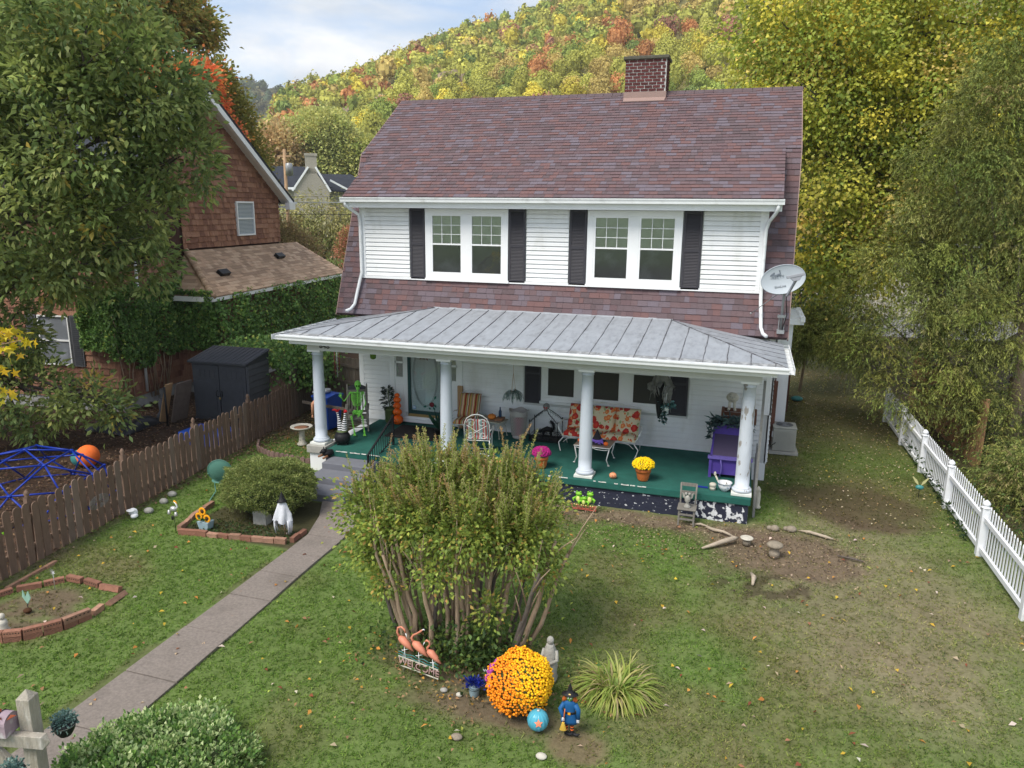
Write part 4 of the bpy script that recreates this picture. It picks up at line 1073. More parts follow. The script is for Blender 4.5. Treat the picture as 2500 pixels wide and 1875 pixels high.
# --- downspouts
D1 = [(.46, -.53, 6.47), (.46, -.53, 6.37), (.50, -.40, 6.28), (.62, -.14, 6.12), (.645, -.115, 5.9), (.645, -.115, 4.62), (.61, -.20, 4.35), (.56, -.40, 3.80), (.50, -.52, 3.68), (.44, -.66, 3.64)]
D2 = [(11.0, -.53, 6.47), (11.0, -.53, 6.36), (10.96, -.40, 6.26), (10.84, -.14, 6.08), (10.79, -.115, 5.9), (10.79, -.115, 4.62), (10.80, -.20, 4.35), (10.85, -.42, 3.74), (10.90, -.52, 3.62), (10.98, -.64, 3.58)]
for D_ in (D1, D2): MB().tube(D_, .042, 8).build('downspout', 'white_gutter', HS)
# --- porch roof of soldered metal pans
A_, B_, Cx, Dx = .13, 11.36, 8.83, 2.85
def ylim(x):
 y = -.30
 if x < Dx: y = min(y, -3.235 + (x - A_) * 2.935 / (Dx - A_))
 if x > Cx: y = min(y, -3.235 + (B_ - x) * 2.935 / (B_ - Cx))
 return y
def zroof(y): return 3.386 + (y + 3.235) * (.414 / 2.935)
xs = [A_ + .08]; 
while xs[-1] < B_ - .5: xs.append(xs[-1] + .455)
xs.append(B_ - .06)
for i in range(len(xs) - 1):
 a, b = xs[i], xs[i + 1]; brk = [a] + [v for v in (Dx, Cx) if a < v < b] + [b]
 top = [(x, ylim(x)) for x in reversed(brk)]
 poly = [(a, -3.235, zroof(-3.235)), (b, -3.235, zroof(-3.235))] + [(x, y, zroof(y)) for x, y in top if y > -3.23]
 if len(poly) < 3: continue
 mb = MB(); mb.prism(poly, (0, 0, -.012)); mb.build('roof_pan', 'tin_roof_paint', HS)
 if ylim(b) > -3.15 and i < len(xs) - 2:
  n_ = 8; yb = ylim(b)
  pts_ = [(b + rnd.uniform(-.008, .008), -3.22 + (yb + 3.22) * k / n_, zroof(-3.22 + (yb + 3.22) * k / n_) + .006) for k in range(n_ + 1)]
  MB().tube(pts_, [rnd.uniform(.006, .013) for _ in pts_], 5).build('roof_seam', 'tin_seam', HS)
def endpan(sx, xe, xa):
 # triangular hip end, pans run up the slope in x
 k = 6
 for i in range(k):
  y0 = -3.235 + 2.935 * i / k; y1 = -3.235 + 2.935 * (i + 1) / k
  def pt(y, t): # t=1 at hip line / wall
   xh = xe + sx * (abs(xa - xe)) * (y + 3.235) / 2.935
   return (xe + (xh - xe) * t, y, 3.386 + .414 * (y + 3.235) / 2.935 * t)
  poly = [pt(y0, 0), pt(y1, 0), pt(y1, 1)] + ([pt(y0, 1)] if i else [])
  mb = MB(); mb.prism(poly, (0, 0, -.012)); mb.build('roof_pan', 'tin_roof_paint', HS)
  if i:
   MB().tube([pt(y0, 0), pt(y0, .5), pt(y0, 1)], .009, 5).build('roof_seam', 'tin_seam', HS)
endpan(1, A_, Dx); endpan(-1, B_, Cx)
for xe, xa in ((A_, Dx), (B_, Cx)):
 pts_ = [(xe + (xa - xe) * t, -3.235 + 2.935 * t, 3.392 + .414 * t) for t in (0, .25, .5, .75, 1)]
 MB().tube(pts_, .013, 5).build('hip_seam', 'tin_seam', HS)
mb = MB(); mb.prism([(2.8, -.33, 3.79), (8.88, -.33, 3.79), (8.88, -.28, 3.83), (2.8, -.28, 3.83)], (0, -.01, .004)); mb.build('wall_flashing', 'tin_roof_paint', HS)
for i in range(9): # patched strip along the front edge
 a = A_ + .2 + i * 1.22; mb = MB(); y0, y1 = -3.225, -3.04; mb.prism([(a, y0, zroof(y0) + .003), (a + 1.20, y0, zroof(y0) + .003), (a + 1.20, y1, zroof(y1) + .003), (a, y1 - rnd.uniform(0, .02), zroof(y1) + .003)], (0, 0, .004)); mb.build('patched_edge', 'tin_patch', HS)
gutter('gutter', .12, 11.38, -3.24, 3.39, HS, .10, .11)
for xe, o_x in ((.12, -1), (11.36, 1)):
 mb = MB(); xa, xb = (xe - .12, xe) if o_x < 0 else (xe, xe + .12)
 mb.box(xa, xb, -3.3, -.45, 3.285, 3.293); xo = xa if o_x < 0 else xb - .012
 mb.box(xo, xo + .012, -3.35, -.45, 3.285, 3.40)
 for k in range(8): mb.box(xa, xb, -3.0 + k * .34, -2.985 + k * .34, 3.385, 3.395)
 mb.build('side_gutter', 'white_gutter', HS)
mb = MB(); mb.box(.34, 11.18, -3.16, -3.13, 3.175, 3.37); mb.box(.34, .37, -3.13, -.35, 3.175, 3.37); mb.box(11.15, 11.18, -3.13, -.35, 3.175, 3.37); mb.build('porch_fascia', 'white_trim', HS)
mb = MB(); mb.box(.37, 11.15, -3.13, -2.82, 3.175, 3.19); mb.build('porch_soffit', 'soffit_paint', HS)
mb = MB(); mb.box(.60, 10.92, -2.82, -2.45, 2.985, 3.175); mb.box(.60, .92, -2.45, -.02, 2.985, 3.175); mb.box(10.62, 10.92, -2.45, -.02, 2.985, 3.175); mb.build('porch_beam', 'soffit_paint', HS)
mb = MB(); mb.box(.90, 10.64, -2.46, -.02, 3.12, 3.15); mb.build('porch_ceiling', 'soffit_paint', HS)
# street number on the beam
text('848', .17, 'house_number', 'black_paint', HS, Matrix.Translation((1.08, -2.835, 3.10)) @ Matrix.Rotation(R(90), 4, 'X'), .008, 1.1)
# --- porch columns
for i, (cx, m_) in enumerate(((.755, 'porch_column_paint'), (4.084, 'porch_column_paint'), (7.372, 'porch_column_paint'), (10.70, 'flaking_column_paint'))):
 zb = .63 if i == 0 else .565
 H_ = 2.985 - zb
 mb = MB()
 pr = [(.148, .16)]
 for k in range(9):
  t = k / 8; pr.append((.146 - .022 * t ** 1.5, .16 + (H_ - .30) * t))
 pr += [(.135, H_ - .135), (.135, H_ - .11), (.126, H_ - .105), (.128, H_ - .075), (.155, H_ - .052)]
 mb.lathe(pr, 28, (cx, -2.63, zb))
 c_ = mb.build('porch_column', m_, HS)
 mb = MB(); mb.lathe([(.17, .055), (.195, .07), (.203, .095), (.195, .12), (.178, .132), (.170, .137), (.172, .15), (.155, .168)], 28, (cx, -2.63, zb)); mb.build('column_base', m_, c_)
 mb = MB(); mb.box(cx - .205, cx + .205, -2.835, -2.425, zb, zb + .055); mb.build('plinth', 'chip_white', c_, bevel=.006)
 mb = MB(); mb.box(cx - .175, cx + .175, -2.805, -2.455, zb + H_ - .052, zb + H_); mb.build('capital', 'white_trim', c_, bevel=.004)
# --- porch floor, block wall, pedestal, steps, handrail
mb = MB(); mb.box(.98, 10.90, -2.905, -.0, .40, .562); mb.build('porch_floor', 'porch_carpet', HS, bevel=.02)
mb = MB(); mb.box(1.0, 9.75, -2.86, -.05, -.2, .40); mb.build('block_wall', 'navy_block_paint', HS); mb = MB(); mb.box(9.75, 10.86, -2.86, -.05, -.2, .40); mb.build('block_wall', 'navy_flaked_paint', HS)
ch_ = MB()
for i in range(60):
 x = rnd.choice([rnd.uniform(3.2, 7.1), rnd.uniform(7.6, 8.8), rnd.uniform(1.3, 2.4)]); l_ = rnd.uniform(.03, .13); ch_.box(x, x + l_, -2.91 - rnd.uniform(0, .006), -2.895, .548 + rnd.uniform(-.004, .003), .5645)
tag(ch_.build('edge_chips', 'chip_white', HS), kind='stuff')
mb = MB(); mb.box(.55, .985, -2.86, -.3, -.2, .44); mb.build('pedestal', 'white_trim', HS)
mb = MB(); mb.box(.50, 1.02, -2.92, -2.35, .44, .63); mb.build('pedestal_block', 'grey_concrete', HS, bevel=.015)
for i, (z, y0) in enumerate(((.42, -3.42), (.28, -4.00), (.14, -4.60))):
 mb = MB(); mb.box(1.22, 2.48, y0, -2.91 if i == 0 else (-3.42, -4.00)[i - 1] , -.1, z); mb.build('step', 'step_paint', HS, bevel=.012)
mb = MB()
mb.bar((2.40, -2.02, .56), (2.40, -2.02, 1.34), .045); mb.bar((2.40, -3.32, .40), (2.40, -3.32, .98 - .28), .045)
mb.bar((2.40, -1.98, 1.31), (2.40, -3.36, .69), .045, .03); mb.bar((2.40, -2.02, .72), (2.40, -3.32, .42), .025)
for k in range(1, 12):
 t = k / 12; mb.bar((2.40, -2.02 - 1.3 * t, .70 - .28 * t), (2.40, -2.02 - 1.3 * t, 1.30 - .61 * t), .014)
mb.build('handrail', 'black_metal', HS)
# --- porch wall siding
ex = .127
siding(HS, .56, 1.36, .70, 3.10, 0, ex); siding(HS, 3.47, 5.16, .60, 3.10, 0, ex); siding(HS, 5.16, 9.34, .60, 1.36, 0, ex); siding(HS, 9.34, 11.08, .60, 3.10, 0, ex)
mb = MB(); mb.box(.42, .56, -.03, 0, .30, 3.4); mb.build('corner_board', 'white_trim', HS)
mb = MB(); mb.box(11.08, 11.24, -.03, .02, 1.62, 3.45); mb.box(11.21, 11.24, -.03, 8.2, .42, 3.45); mb.build('corner_board', 'white_trim', HS)
mb = MB(); mb.box(.56, 1.36, -.028, 0, .56, .70); mb.box(3.47, 11.08, -.028, 0, .555, .60); mb.build('skirt_board', 'white_trim', HS)
sd2 = MB()
for i in range(27):
 z = .45 + i * .111; sd2.prism([(11.24, .02, z), (11.262, .02, z), (11.245, .02, z + .109), (11.24, .02, z + .109)], (0, 8.15, 0))
tag(sd2.build('side_siding', 'white_vinyl', HS), kind='stuff')
# --- door group
mb = MB()
mb.box(1.36, 1.50, -.05, 0, .70, 3.0); mb.box(3.33, 3.47, -.05, 0, .70, 3.0); mb.box(1.50, 3.33, -.05, 0, 2.90, 3.08)
mb.box(1.78, 1.90, -.05, 0, .86, 2.9); mb.box(2.93, 3.05, -.05, 0, .86, 2.9); mb.box(1.36, 3.47, -.09, .0, .60, .76); mb.box(1.45, 3.38, -.14, -.09, .60, .68)
mb.build('door_surround', 'white_trim', HS, bevel=.004)
for x0, x1 in ((1.50, 1.78), (3.05, 3.33)):
 mb = MB(); mb.box(x0, x1, -.02, 0, .76, 1.82); mb.box(x0, x1, -.035, -.02, 1.74, 1.82); mb.box(x0, x1, -.035, -.02, .76, .86); mb.box(x0 + .04, x1 - .04, -.028, -.02, 1.0, 1.6)
 for z in (2.20, 2.58): mb.box(x0, x1, -.03, 0, z, z + .05)
 mb.box(x0, x0 + .04, -.03, 0, 1.82, 2.9); mb.box(x1 - .04, x1, -.03, 0, 1.82, 2.9)
 sl_ = mb.build('sidelight', 'white_trim', HS)
 mb = MB(); mb.box(x0 + .04, x1 - .04, -.008, -.002, 1.82, 2.9); mb.build('pane', 'clear_pane', sl_)
 mb = MB()
 for k in range(6): mb.tube([(x0 + .06 + k * .033, .012, 1.82), (x0 + .065 + k * .033, .016, 2.3), (x0 + .058 + k * .033, .012, 2.9)], .012, 5)
 mb.box(x0 + .03, x1 - .03, .03, .035, 1.82, 2.9); mb.mi = 1; mb.build('lace_curtain', ['curtain_cream', 'dark_void'], sl_)
sd_ = MB()
sd_.box(1.90, 1.985, -.085, -.05, .80, 2.9); sd_.box(2.845, 2.93, -.085, -.05, .80, 2.9); sd_.box(1.985, 2.845, -.085, -.05, .82, .93); sd_.box(1.985, 2.845, -.085, -.05, 2.83, 2.9)
sd_ = sd_.build('storm_door', 'door_green_frame', HS, bevel=.004)
mb = MB(); mb.box(1.90, 2.93, -.10, -.02, .76, .80); mb.box(1.93, 2.90, -.095, -.086, .80, .835); mb.build('threshold', 'brass', sd_)
mb = MB(); mb.box(1.985, 2.845, -.068, -.064, .93, 2.83); mb.build('glass', 'clear_pane', sd_)
mb = MB(); mb.box(1.985, 2.845, -.035, -.015, .9, 2.86)
for (a, b, c_, d) in ((2.07, 2.38, 1.05, 1.55), (2.47, 2.78, 1.05, 1.55), (2.07, 2.38, 1.65, 2.35), (2.47, 2.78, 1.65, 2.35), (2.07, 2.38, 2.45, 2.75), (2.47, 2.78, 2.45, 2.75)): mb.box(a, b, -.043, -.035, c_, d)
mb.build('inner_door', 'door_white', sd_, bevel=.006)
mb = MB()
for rx, rz in ((.36, .84), (.33, .81)):
 mb.tube([(2.415 + rx * math.cos(t * math.pi / 20), -.073, 1.90 + rz * math.sin(t * math.pi / 20)) for t in range(40)], .0042, 4, True)
mb.build('lead_oval', 'lead_line', sd_)
mb = MB()
for k in range(7):
 a = k * .9; mb.ell((2.60 + .038 * math.cos(a), -.078, 1.13 + .035 * math.sin(a)), (.04, .006, .036), 8, 4)
mb.mi = 1
for (x, z, a, l_) in ((2.40, 1.06, .3, .055), (2.70, 1.10, 2.2, .055), (2.66, 1.03, -.8, .06), (2.54, 1.02, 2.6, .045), (2.70, 1.33, 1.0, .07), (2.09, 2.5, 1.2, .05), (2.10, 2.62, 1.9, .05)):
 mb.prism([(x - l_ * math.cos(a), -.075, z - l_ * math.sin(a)), (x + .03 * math.sin(a), -.075, z - .03 * math.cos(a)), (x + l_ * math.cos(a), -.075, z + l_ * math.sin(a)), (x - .03 * math.sin(a), -.075, z + .03 * math.cos(a))], (0, -.006, 0))
mb.build('stained_rose', ['stained_red', 'stained_green'], sd_)
mb = MB(); mb.box(2.03, 2.13, -.0745, -.070, .97, 1.06); mb.build('sticker', 'sticker_blue', sd_)
mb = MB(); mb.box(2.042, 2.118, -.076, -.0745, 1.005, 1.035); mb.build('sticker_band', 'white_trim', sd_)
# --- triple window on the porch
x0, x1, z0, z1 = 5.64, 8.85, 1.50, 3.0
holes = [(5.76, 6.54, 1.60, 2.92), (6.86, 7.68, 1.60, 2.92), (7.94, 8.74, 1.60, 2.92)]
f = frame_mb(x0, x1, z0, z1, 0, .1, holes, .05).build('window', 'white_trim', HS, bevel=.004)
mb = MB(); mb.box(x0 - .03, x1 + .03, -.10, 0, 1.44, 1.50); mb.build('sill', 'white_trim', f)
for h in holes:
 xa, xb = h[0] + .05, h[1] - .05
 mb = MB(); mb.box(h[0], xa, -.03, 0, h[2], h[3]); mb.box(xb, h[1], -.03, 0, h[2], h[3]); mb.box(xa, xb, -.03, 0, h[2], h[2] + .05); mb.box(xa, xb, -.03, 0, h[3] - .05, h[3]); mb.box(xa, xb, -.03, 0, 2.36, 2.40)
 mb.build('sash', 'white_trim', f)
 mb = MB()
 for k in (1, 2): xx = xa + (xb - xa) * k / 3; mb.box(xx - .007, xx + .007, -.018, -.006, 2.40, h[3] - .05)
 mb.box(xa, xb, -.017, -.007, 2.62, 2.634); mb.build('muntin', 'white_trim', f)
 mb = MB(); mb.box(xa, xb, -.004, -.001, h[2] + .05, 2.36); mb.build('insect_screen', 'screen_olive', f)
 mb = MB(); mb.box(xa, xb, -.006, -.004, 2.40, h[3] - .05); mb.build('pane', 'clear_pane', f)
 mb = MB(); mb.box(xa, xb, .0, .003, 2.40, h[3] - .05); mb.build('curtain', 'curtain_cream' if h is holes[2] else 'screen_olive', f)
shutter(HS, 5.20, 5.62, 1.42, 3.0, -.022); shutter(HS, 8.88, 9.31, 1.42, 3.0, -.022)
# --- side: small roof corner and conduit
mb = MB(); mb.box(11.24, 12.0, 3.2, 5.4, 3.35, 3.50); mb.build('side_roof', 'white_trim', HS)
mb = MB(); mb.box(11.24, 11.75, 3.35, 5.3, .3, 3.35); mb.build('side_bay', 'white_vinyl', HS)
mb = MB(); mb.box(11.9, 12.02, 3.1, 5.5, 3.44, 3.56); 
for k in range(7): mb.box(11.4, 12.0, 3.3 + k * .3, 3.32 + k * .3, 3.56, 3.575)
mb.build('side_gutter', 'white_gutter', HS)
MB().tube([(11.27, .35, 1.0), (11.33, .5, .75), (11.3, .9, .55), (11.5, 1.9, .4)], .012, 5).build('cable', 'black_plastic', HS)

# --- satellite dish
ds = thing('satellite_dish', 'grey satellite dish on the shingles at the right end of the house front', 'satellite dish', (11.27, -.42, 3.62))
fw_ = (CAMLOC - Vector((11.2, -.92, 4.88))).normalized()
aim = (fw_ + Vector((.10, 0, .06))).normalized()
ux = Vector((0, 0, 1)).cross(aim).normalized(); uy = aim.cross(ux)
tilt = R(14); ux2 = ux * math.cos(tilt) + uy * math.sin(tilt); uy2 = -ux * math.sin(tilt) + uy * math.cos(tilt)
Dm = Matrix((ux2, uy2, aim)).transposed().to_4x4(); Dm.translation = Vector((11.21, -.92, 4.88)) - Vector(ds.location)
mb = MB(); mb.T = Dm
a_, b_ = .455, .305
rings = [(0, 0)] + [(k / 7, 0) for k in range(1, 8)]
vs = [(0, 0, -.07)]; nn = 40
for k in range(1, 8):
 t = k / 7
 for j in range(nn): q = 2 * math.pi * j / nn; vs.append((a_ * t * math.cos(q), b_ * t * math.sin(q), -.07 + .07 * t * t))
fs = [(0, 1 + j, 1 + (j + 1) % nn) for j in range(nn)]
for k in range(1, 7):
 for j in range(nn): p = 1 + (k - 1) * nn; q = 1 + k * nn; fs.append((p + j, q + j, q + (j + 1) % nn, p + (j + 1) % nn))
mb.add(vs, fs, True); mb.tube([(a_ * math.cos(2 * math.pi * j / nn), b_ * math.sin(2 * math.pi * j / nn), 0) for j in range(nn)], .009, 5, True)
mb.build('reflector', 'dish_grey', ds)
mb = MB(); mb.T = Dm
q0 = Vector((-.13, .165, -.040))
mb.prism([q0 + Vector(v) for v in ((-.115, -.055, 0), (-.045, -.045, 0), (-.005, -.01, 0), (-.015, .03, 0), (-.06, .055, 0), (-.115, .055, 0))], (0, 0, .004))
mb.prism([q0 + Vector(v) for v in ((-.055, -.055, 0), (.11, -.055, 0), (.11, -.02, 0), (.02, -.035, 0))], (0, 0, .004))
mb.prism([q0 + Vector(v) for v in ((.055, .06, 0), (.11, .06, 0), (.11, -.02, 0), (.09, -.025, 0), (.085, .03, 0))], (0, 0, .004))
mb.build('emblem', 'dish_print', ds)
text('DIRECTV', .078, 'lettering', 'dish_print', ds, Dm @ Matrix.Translation((-.13, .070, -.048)), .003, 1.1)
text('SlimLine', .070, 'lettering', 'dish_print', ds, Dm @ Matrix.Translation((-.08, -.14, -.036)), .003, 1.0)
fp = Dm @ Vector((.22, -.06, .42)); low = Dm @ Vector((.03, -.33, -.02))
mb = MB(); mb.bar(Dm @ Vector((.02, -.36, -.03)), fp, .035, .05); mb.build('feed_arm', 'dish_arm', ds)
mb = MB(); mb.T = Dm @ Matrix.Translation((.09, -.05, -.04)); mb.box(-.06, .30, .03, .085, .40, .5); mb.prism([(.06, -.05, .42), (.18, -.05, .42), (.25, .035, .42), (-.0, .035, .42)], (0, 0, .07)); mb.build('feed_head', 'dish_arm', ds, bevel=.006)
mb = MB(); mb.tube([(0, 0, .12), (.0, -.06, .5), Dm @ Vector((0, -.22, -.08))], .028, 8); mb.box(-.08, .08, -.10, .08, .02, .10); mb.bar((-.05, -.03, .1), (-.05, -.05, .42), .02); mb.bar((.06, -.03, .1), (.06, -.05, .42), .02); mb.box(-.09, .09, -.11, -.02, .38, .44); mb.build('mount', 'dark_void' if 0 else 'grey_metal', ds)
mb = MB(); mb.tube([(.03, -.06, .1), (.1, -.14, .45), (.06, -.12, .75), Dm @ Vector((.02, -.3, -.02))], .011, 5); mb.build('cable', 'black_plastic', ds)
mb = MB(); mb.tube([Dm @ Vector((-.1, -.26, -.06)), (-.66, .10, .42)], .010, 5); mb.ell((-.66, .10, .42), .025, 6, 4); mb.build('stay_rod', 'grey_metal', ds)

# ================================================================ THINGS ON THE PORCH  (floor at z = .566)
FZ = .566
def petals(name, c, r, n, matn, parent, size, rg=None, low=-.25, cols=None, label=None):
 """dome of little round blossoms"""
 rg = rg or random.Random(3); mats = cols or [matn]; mb = MB()
 for i in range(n):
  z = 1 - (1 - low) * (i + .5) / n; a = i * 2.399963 + rg.uniform(-.1, .1); q = math.sqrt(max(0, 1 - z * z)); k = rg.uniform(.93, 1.05)
  p = (c[0] + r[0] * q * math.cos(a) * k, c[1] + r[1] * q * math.sin(a) * k, c[2] + r[2] * z * k)
  mb.mi = rg.randrange(len(mats)) if not callable(cols) else 0
  mb.ell(p, size * rg.uniform(.75, 1.2), 6, 4)
 return mb.build(name, mats, parent)
# rocking chair
RK = thing('rocking_chair', 'weathered grey slatted rocking chair under the green skeleton', 'rocking chair', (.98, -1.22, FZ), R(28))
def turned(mb, a, b, r):
 a, b = Vector(a), Vector(b); k = 7; mb.tube([a.lerp(b, i / k) for i in range(k + 1)], [r * (1.15 if i % 2 else .85) for i in range(k + 1)], 8)
for sx in (-.27, .27):
 pts_ = [(sx, -.50 + .95 * t, .035 + .14 * (2 * t - 1) ** 2 * (1 if t > .5 else .75)) for t in [i / 8 for i in range(9)]]
 mb = MB()
 for i in range(8): mb.bar(pts_[i], pts_[i + 1], .03, .045)
 mb.build('rocker', 'grey_old_wood', RK)
 mb = MB(); turned(mb, (sx, -.26, .08), (sx, -.28, .66), .024); mb.build('leg', 'grey_old_wood', RK)
 mb = MB(); mb.tube([(sx * .93, .20, .08), (sx * .93, .22, .42), (sx * .93, .40, 1.12), (sx * .93, .42, 1.17)], [.024, .026, .022, .016], 8); mb.build('back_post', 'grey_old_wood', RK)
 mb = MB(); mb.bar((sx, -.36, .675), (sx, .28, .65), .075, .028); mb.build('arm', 'grey_old_wood', RK)
 mb = MB()
 for z in (.18, .27): turned(mb, (sx, -.26, z), (sx * .95, .2, z + .01), .012)
 mb.build('stretcher', 'grey_old_wood', RK)
mb = MB()
for z, y0 in ((.16, -.26), (.25, -.26), (.34, -.26), (.17, .20), (.34, .21)): turned(mb, (-.27, y0, z), (.27, y0, z), .013)
mb.build('stretcher', 'grey_old_wood', RK)
mb = MB(); mb.prism([(-.28, -.31, .385), (.28, -.31, .385), (.25, .22, .365), (-.25, .22, .365)], (0, 0, .03)); mb.build('seat', 'grey_old_wood', RK)
for z, h in ((.46, .05), (.99, .06)):
 t = (z - .42) / .70; mb = MB(); mb.bar((-.25, .225 + .175 * t, z), (.25, .225 + .175 * t, z), .03, h); mb.build('back_rail', 'grey_old_wood', RK)
mb = MB(); mb.prism([(-.25, .385, 1.02), (.25, .385, 1.02), (.25, .4, 1.08), (.12, .4, 1.145), (-.12, .4, 1.145), (-.25, .4, 1.08)], (0, .028, 0)); mb.build('crest_rail', 'shutter_charcoal', RK)
for i in range(7):
 x = -.21 + i * .07; mb = MB(); mb.bar((x, .23, .48), (x, .365, .97), .03, .012); mb.build('slat', 'grey_old_wood', RK)
# skeleton, life sized plastic, seated, right hand waving
SK = thing('skeleton', 'bright green plastic skeleton sitting in the rocking chair and waving', 'skeleton', (.98, -1.22, FZ), R(28))
mb = MB(); mb.ell((.03, .13, 1.22), (.085, .105, .105), 14, 9); mb.ell((.03, .05, 1.13), (.05, .05, .05), 10, 6); mb.build('skull', 'lime_plastic', SK)
mb = MB()
for sx in (-.032, .032): mb.ell((.03 + sx, .025, 1.20), (.020, .012, .022), 8, 5)
mb.build('eye_socket', 'black_paint', SK)
spine = [(0, .10, .46), (0, .13, .58), (.0, .17, .72), (.01, .19, .88), (.02, .17, 1.0), (.03, .13, 1.12)]
mb = MB()
for i in range(len(spine) - 1):
 a, b = Vector(spine[i]), Vector(spine[i + 1])
 for k in range(3): p = a.lerp(b, (k + .5) / 3); mb.ell(p, (.028, .026, .019), 8, 5)
 mb.tube([a, b], .015, 6)
mb.build('spine', 'lime_plastic', SK)
mb = MB()
for i in range(9):
 z = 1.0 - i * .036; w_ = .11 + .045 * math.sin(math.pi * min(1, (i + 1.5) / 8.)); yb = .18
 for s_ in (-1, 1):
  mb.tube([(0.01, yb, z), (s_ * w_ * .75, yb - .01, z + .005), (s_ * w_, yb - .08, z - .02), (s_ * w_ * .8, yb - .155, z - .045), (s_ * .02, yb - .175, z - .035)], .0085, 5)
mb.bar((.01, .0, .98), (.01, .0, .73), .03, .012); mb.tube([(-.17, .10, 1.03), (0, .05, 1.01), (.17, .10, 1.03)], .011, 5)
mb.build('rib_cage', 'lime_plastic', SK)
mb = MB()
for s_ in (-1, 1): mb.ell((s_ * .072, .10, .47), (.065, .045, .07), 10, 7); mb.prism([(s_ * .10, .15, .98), (s_ * .17, .14, 1.02), (s_ * .13, .16, .86)], (0, .012, 0))
mb.ell((0, .08, .43), (.06, .04, .035), 8, 5); mb.build('pelvis', 'lime_plastic', SK)
def longbone(mb, a, b, r):
 a, b = Vector(a), Vector(b); mb.tube([a, a.lerp(b, .08), a.lerp(b, .2), a.lerp(b, .8), a.lerp(b, .92), b], [r * 1.5, r * 1.6, r * .8, r * .8, r * 1.5, r * 1.4], 7)
def hand(mb, w_, d, up):
 d = Vector(d).normalized(); up = Vector(up).normalized(); s_ = d.cross(up).normalized(); w_ = Vector(w_)
 mb.ell(w_ + d * .035, (.03, .03, .03), 8, 5)
 for k, l_ in zip((-1.5, -.5, .5, 1.5), (.075, .09, .085, .065)):
  b = w_ + d * .05 + s_ * k * .014; c_ = b + d * l_ * .5 + s_ * k * .006; e = c_ + d * l_ * .4 + up * .022; mb.tube([w_ + s_ * k * .006, b, c_, e], [.006, .0065, .006, .004], 5)
 b = w_ + s_ * -.028 + d * .01; mb.tube([w_, b, b + s_ * -.02 + d * .03, b + s_ * -.018 + d * .055], [.006, .0065, .006, .004], 5)
for s_, el, wr, hd, up in ((-1, (-.33, .03, .80), (-.40, -.16, .96), (-.04, -.05, 1), (0, -1, .2)), (1, (.22, .02, .72), (.08, -.10, .48), (-.6, -.6, -.5), (0, 0, -1))):
 mb = MB(); longbone(mb, (s_ * .17, .12, 1.01), el, .013); el = Vector(el); wr = Vector(wr)
 longbone(mb, el + Vector((.008, 0, 0)), wr + Vector((.008, 0, 0)), .008); longbone(mb, el - Vector((.008, 0, 0)), wr - Vector((.008, 0, 0)), .008); hand(mb, wr, hd, up); mb.build('arm', 'lime_plastic', SK)
for s_, kn, an in ((-1, (-.15, -.33, .47), (-.08, -.46, .07)), (1, (.13, -.34, .46), (.17, -.44, .05))):
 mb = MB(); longbone(mb, (s_ * .085, .05, .45), kn, .017); kn, an = Vector(kn), Vector(an); mb.ell(kn, .03, 8, 5)
 longbone(mb, kn + Vector((.012, 0, 0)), an + Vector((.010, 0, 0)), .010); longbone(mb, kn - Vector((.014, 0, 0)), an - Vector((.010, 0, 0)), .007)
 for k in (-2, -1, 0, 1, 2): mb.tube([an, an + Vector((k * .012, -.08, -.015)), an + Vector((k * .018, -.17, -.022))], [.014, .008, .006], 5)
 mb.ell(an + Vector((0, .03, -.01)), (.02, .035, .02), 8, 5); mb.build('leg', 'lime_plastic', SK)

# upturned witch legs in a cauldron
WL = thing('stocking_decoration', 'striped black and white witch stockings with red shoes sticking up out of a black cauldron', 'decoration', (1.19, -2.38, FZ))
mb = MB(); mb.lathe([(.02, .02), (.13, .03), (.185, .10), (.20, .19), (.17, .27), (.135, .30), (.155, .325), (.135, .33), (.10, .30)], 20)
for k in range(3): mb.tube([(.12 * math.cos(k * 2.1), .12 * math.sin(k * 2.1), .06), (.15 * math.cos(k * 2.1), .15 * math.sin(k * 2.1), 0)], .022, 6)
mb.build('cauldron', 'black_paint', WL)
mb = MB(); mb.lathe([(.10, .315), (.145, .325), (.15, .345), (.10, .35)], 18, ribs=9, ribd=.15); mb.build('rim_trim', 'green_pot_glaze', WL)
for s_ in (-1, 1):
 mb = MB(); base = Vector((s_ * .05, 0, .33)); knee = Vector((s_ * .045 + (.02 if s_ > 0 else -.03), .01, .58)); top = Vector((s_ * .09 - .04 * (s_ < 0), .02, .80))
 n_ = 18
 for i in range(n_):
  def P_(t): return base.lerp(knee, t * 2) if t < .5 else knee.lerp(top, t * 2 - 1)
  def r_(t): return .058 - .026 * t + .010 * math.sin(t * 6)
  mb.mi = i % 2; a, b = P_(i / n_), P_((i + 1) / n_); mb.tube([a, b], [r_(i / n_) + (.002 if i % 2 else 0), r_((i + 1) / n_) + (.002 if i % 2 else 0)], 10)
 lg = mb.build('stocking', ['black_paint', 'white_trim'], WL)
 mb = MB(); mb.tube([top, top + Vector((0, 0, .035)), top + Vector((s_ * .05, -.05, .075)), top + Vector((s_ * .10, -.07, .06))], [.034, .038, .028, .012], 8); mb.bar(top + Vector((-s_ * .02, .02, .03)), top + Vector((-s_ * .045, .04, .085)), .02); mb.build('shoe', 'red_cloth', lg)
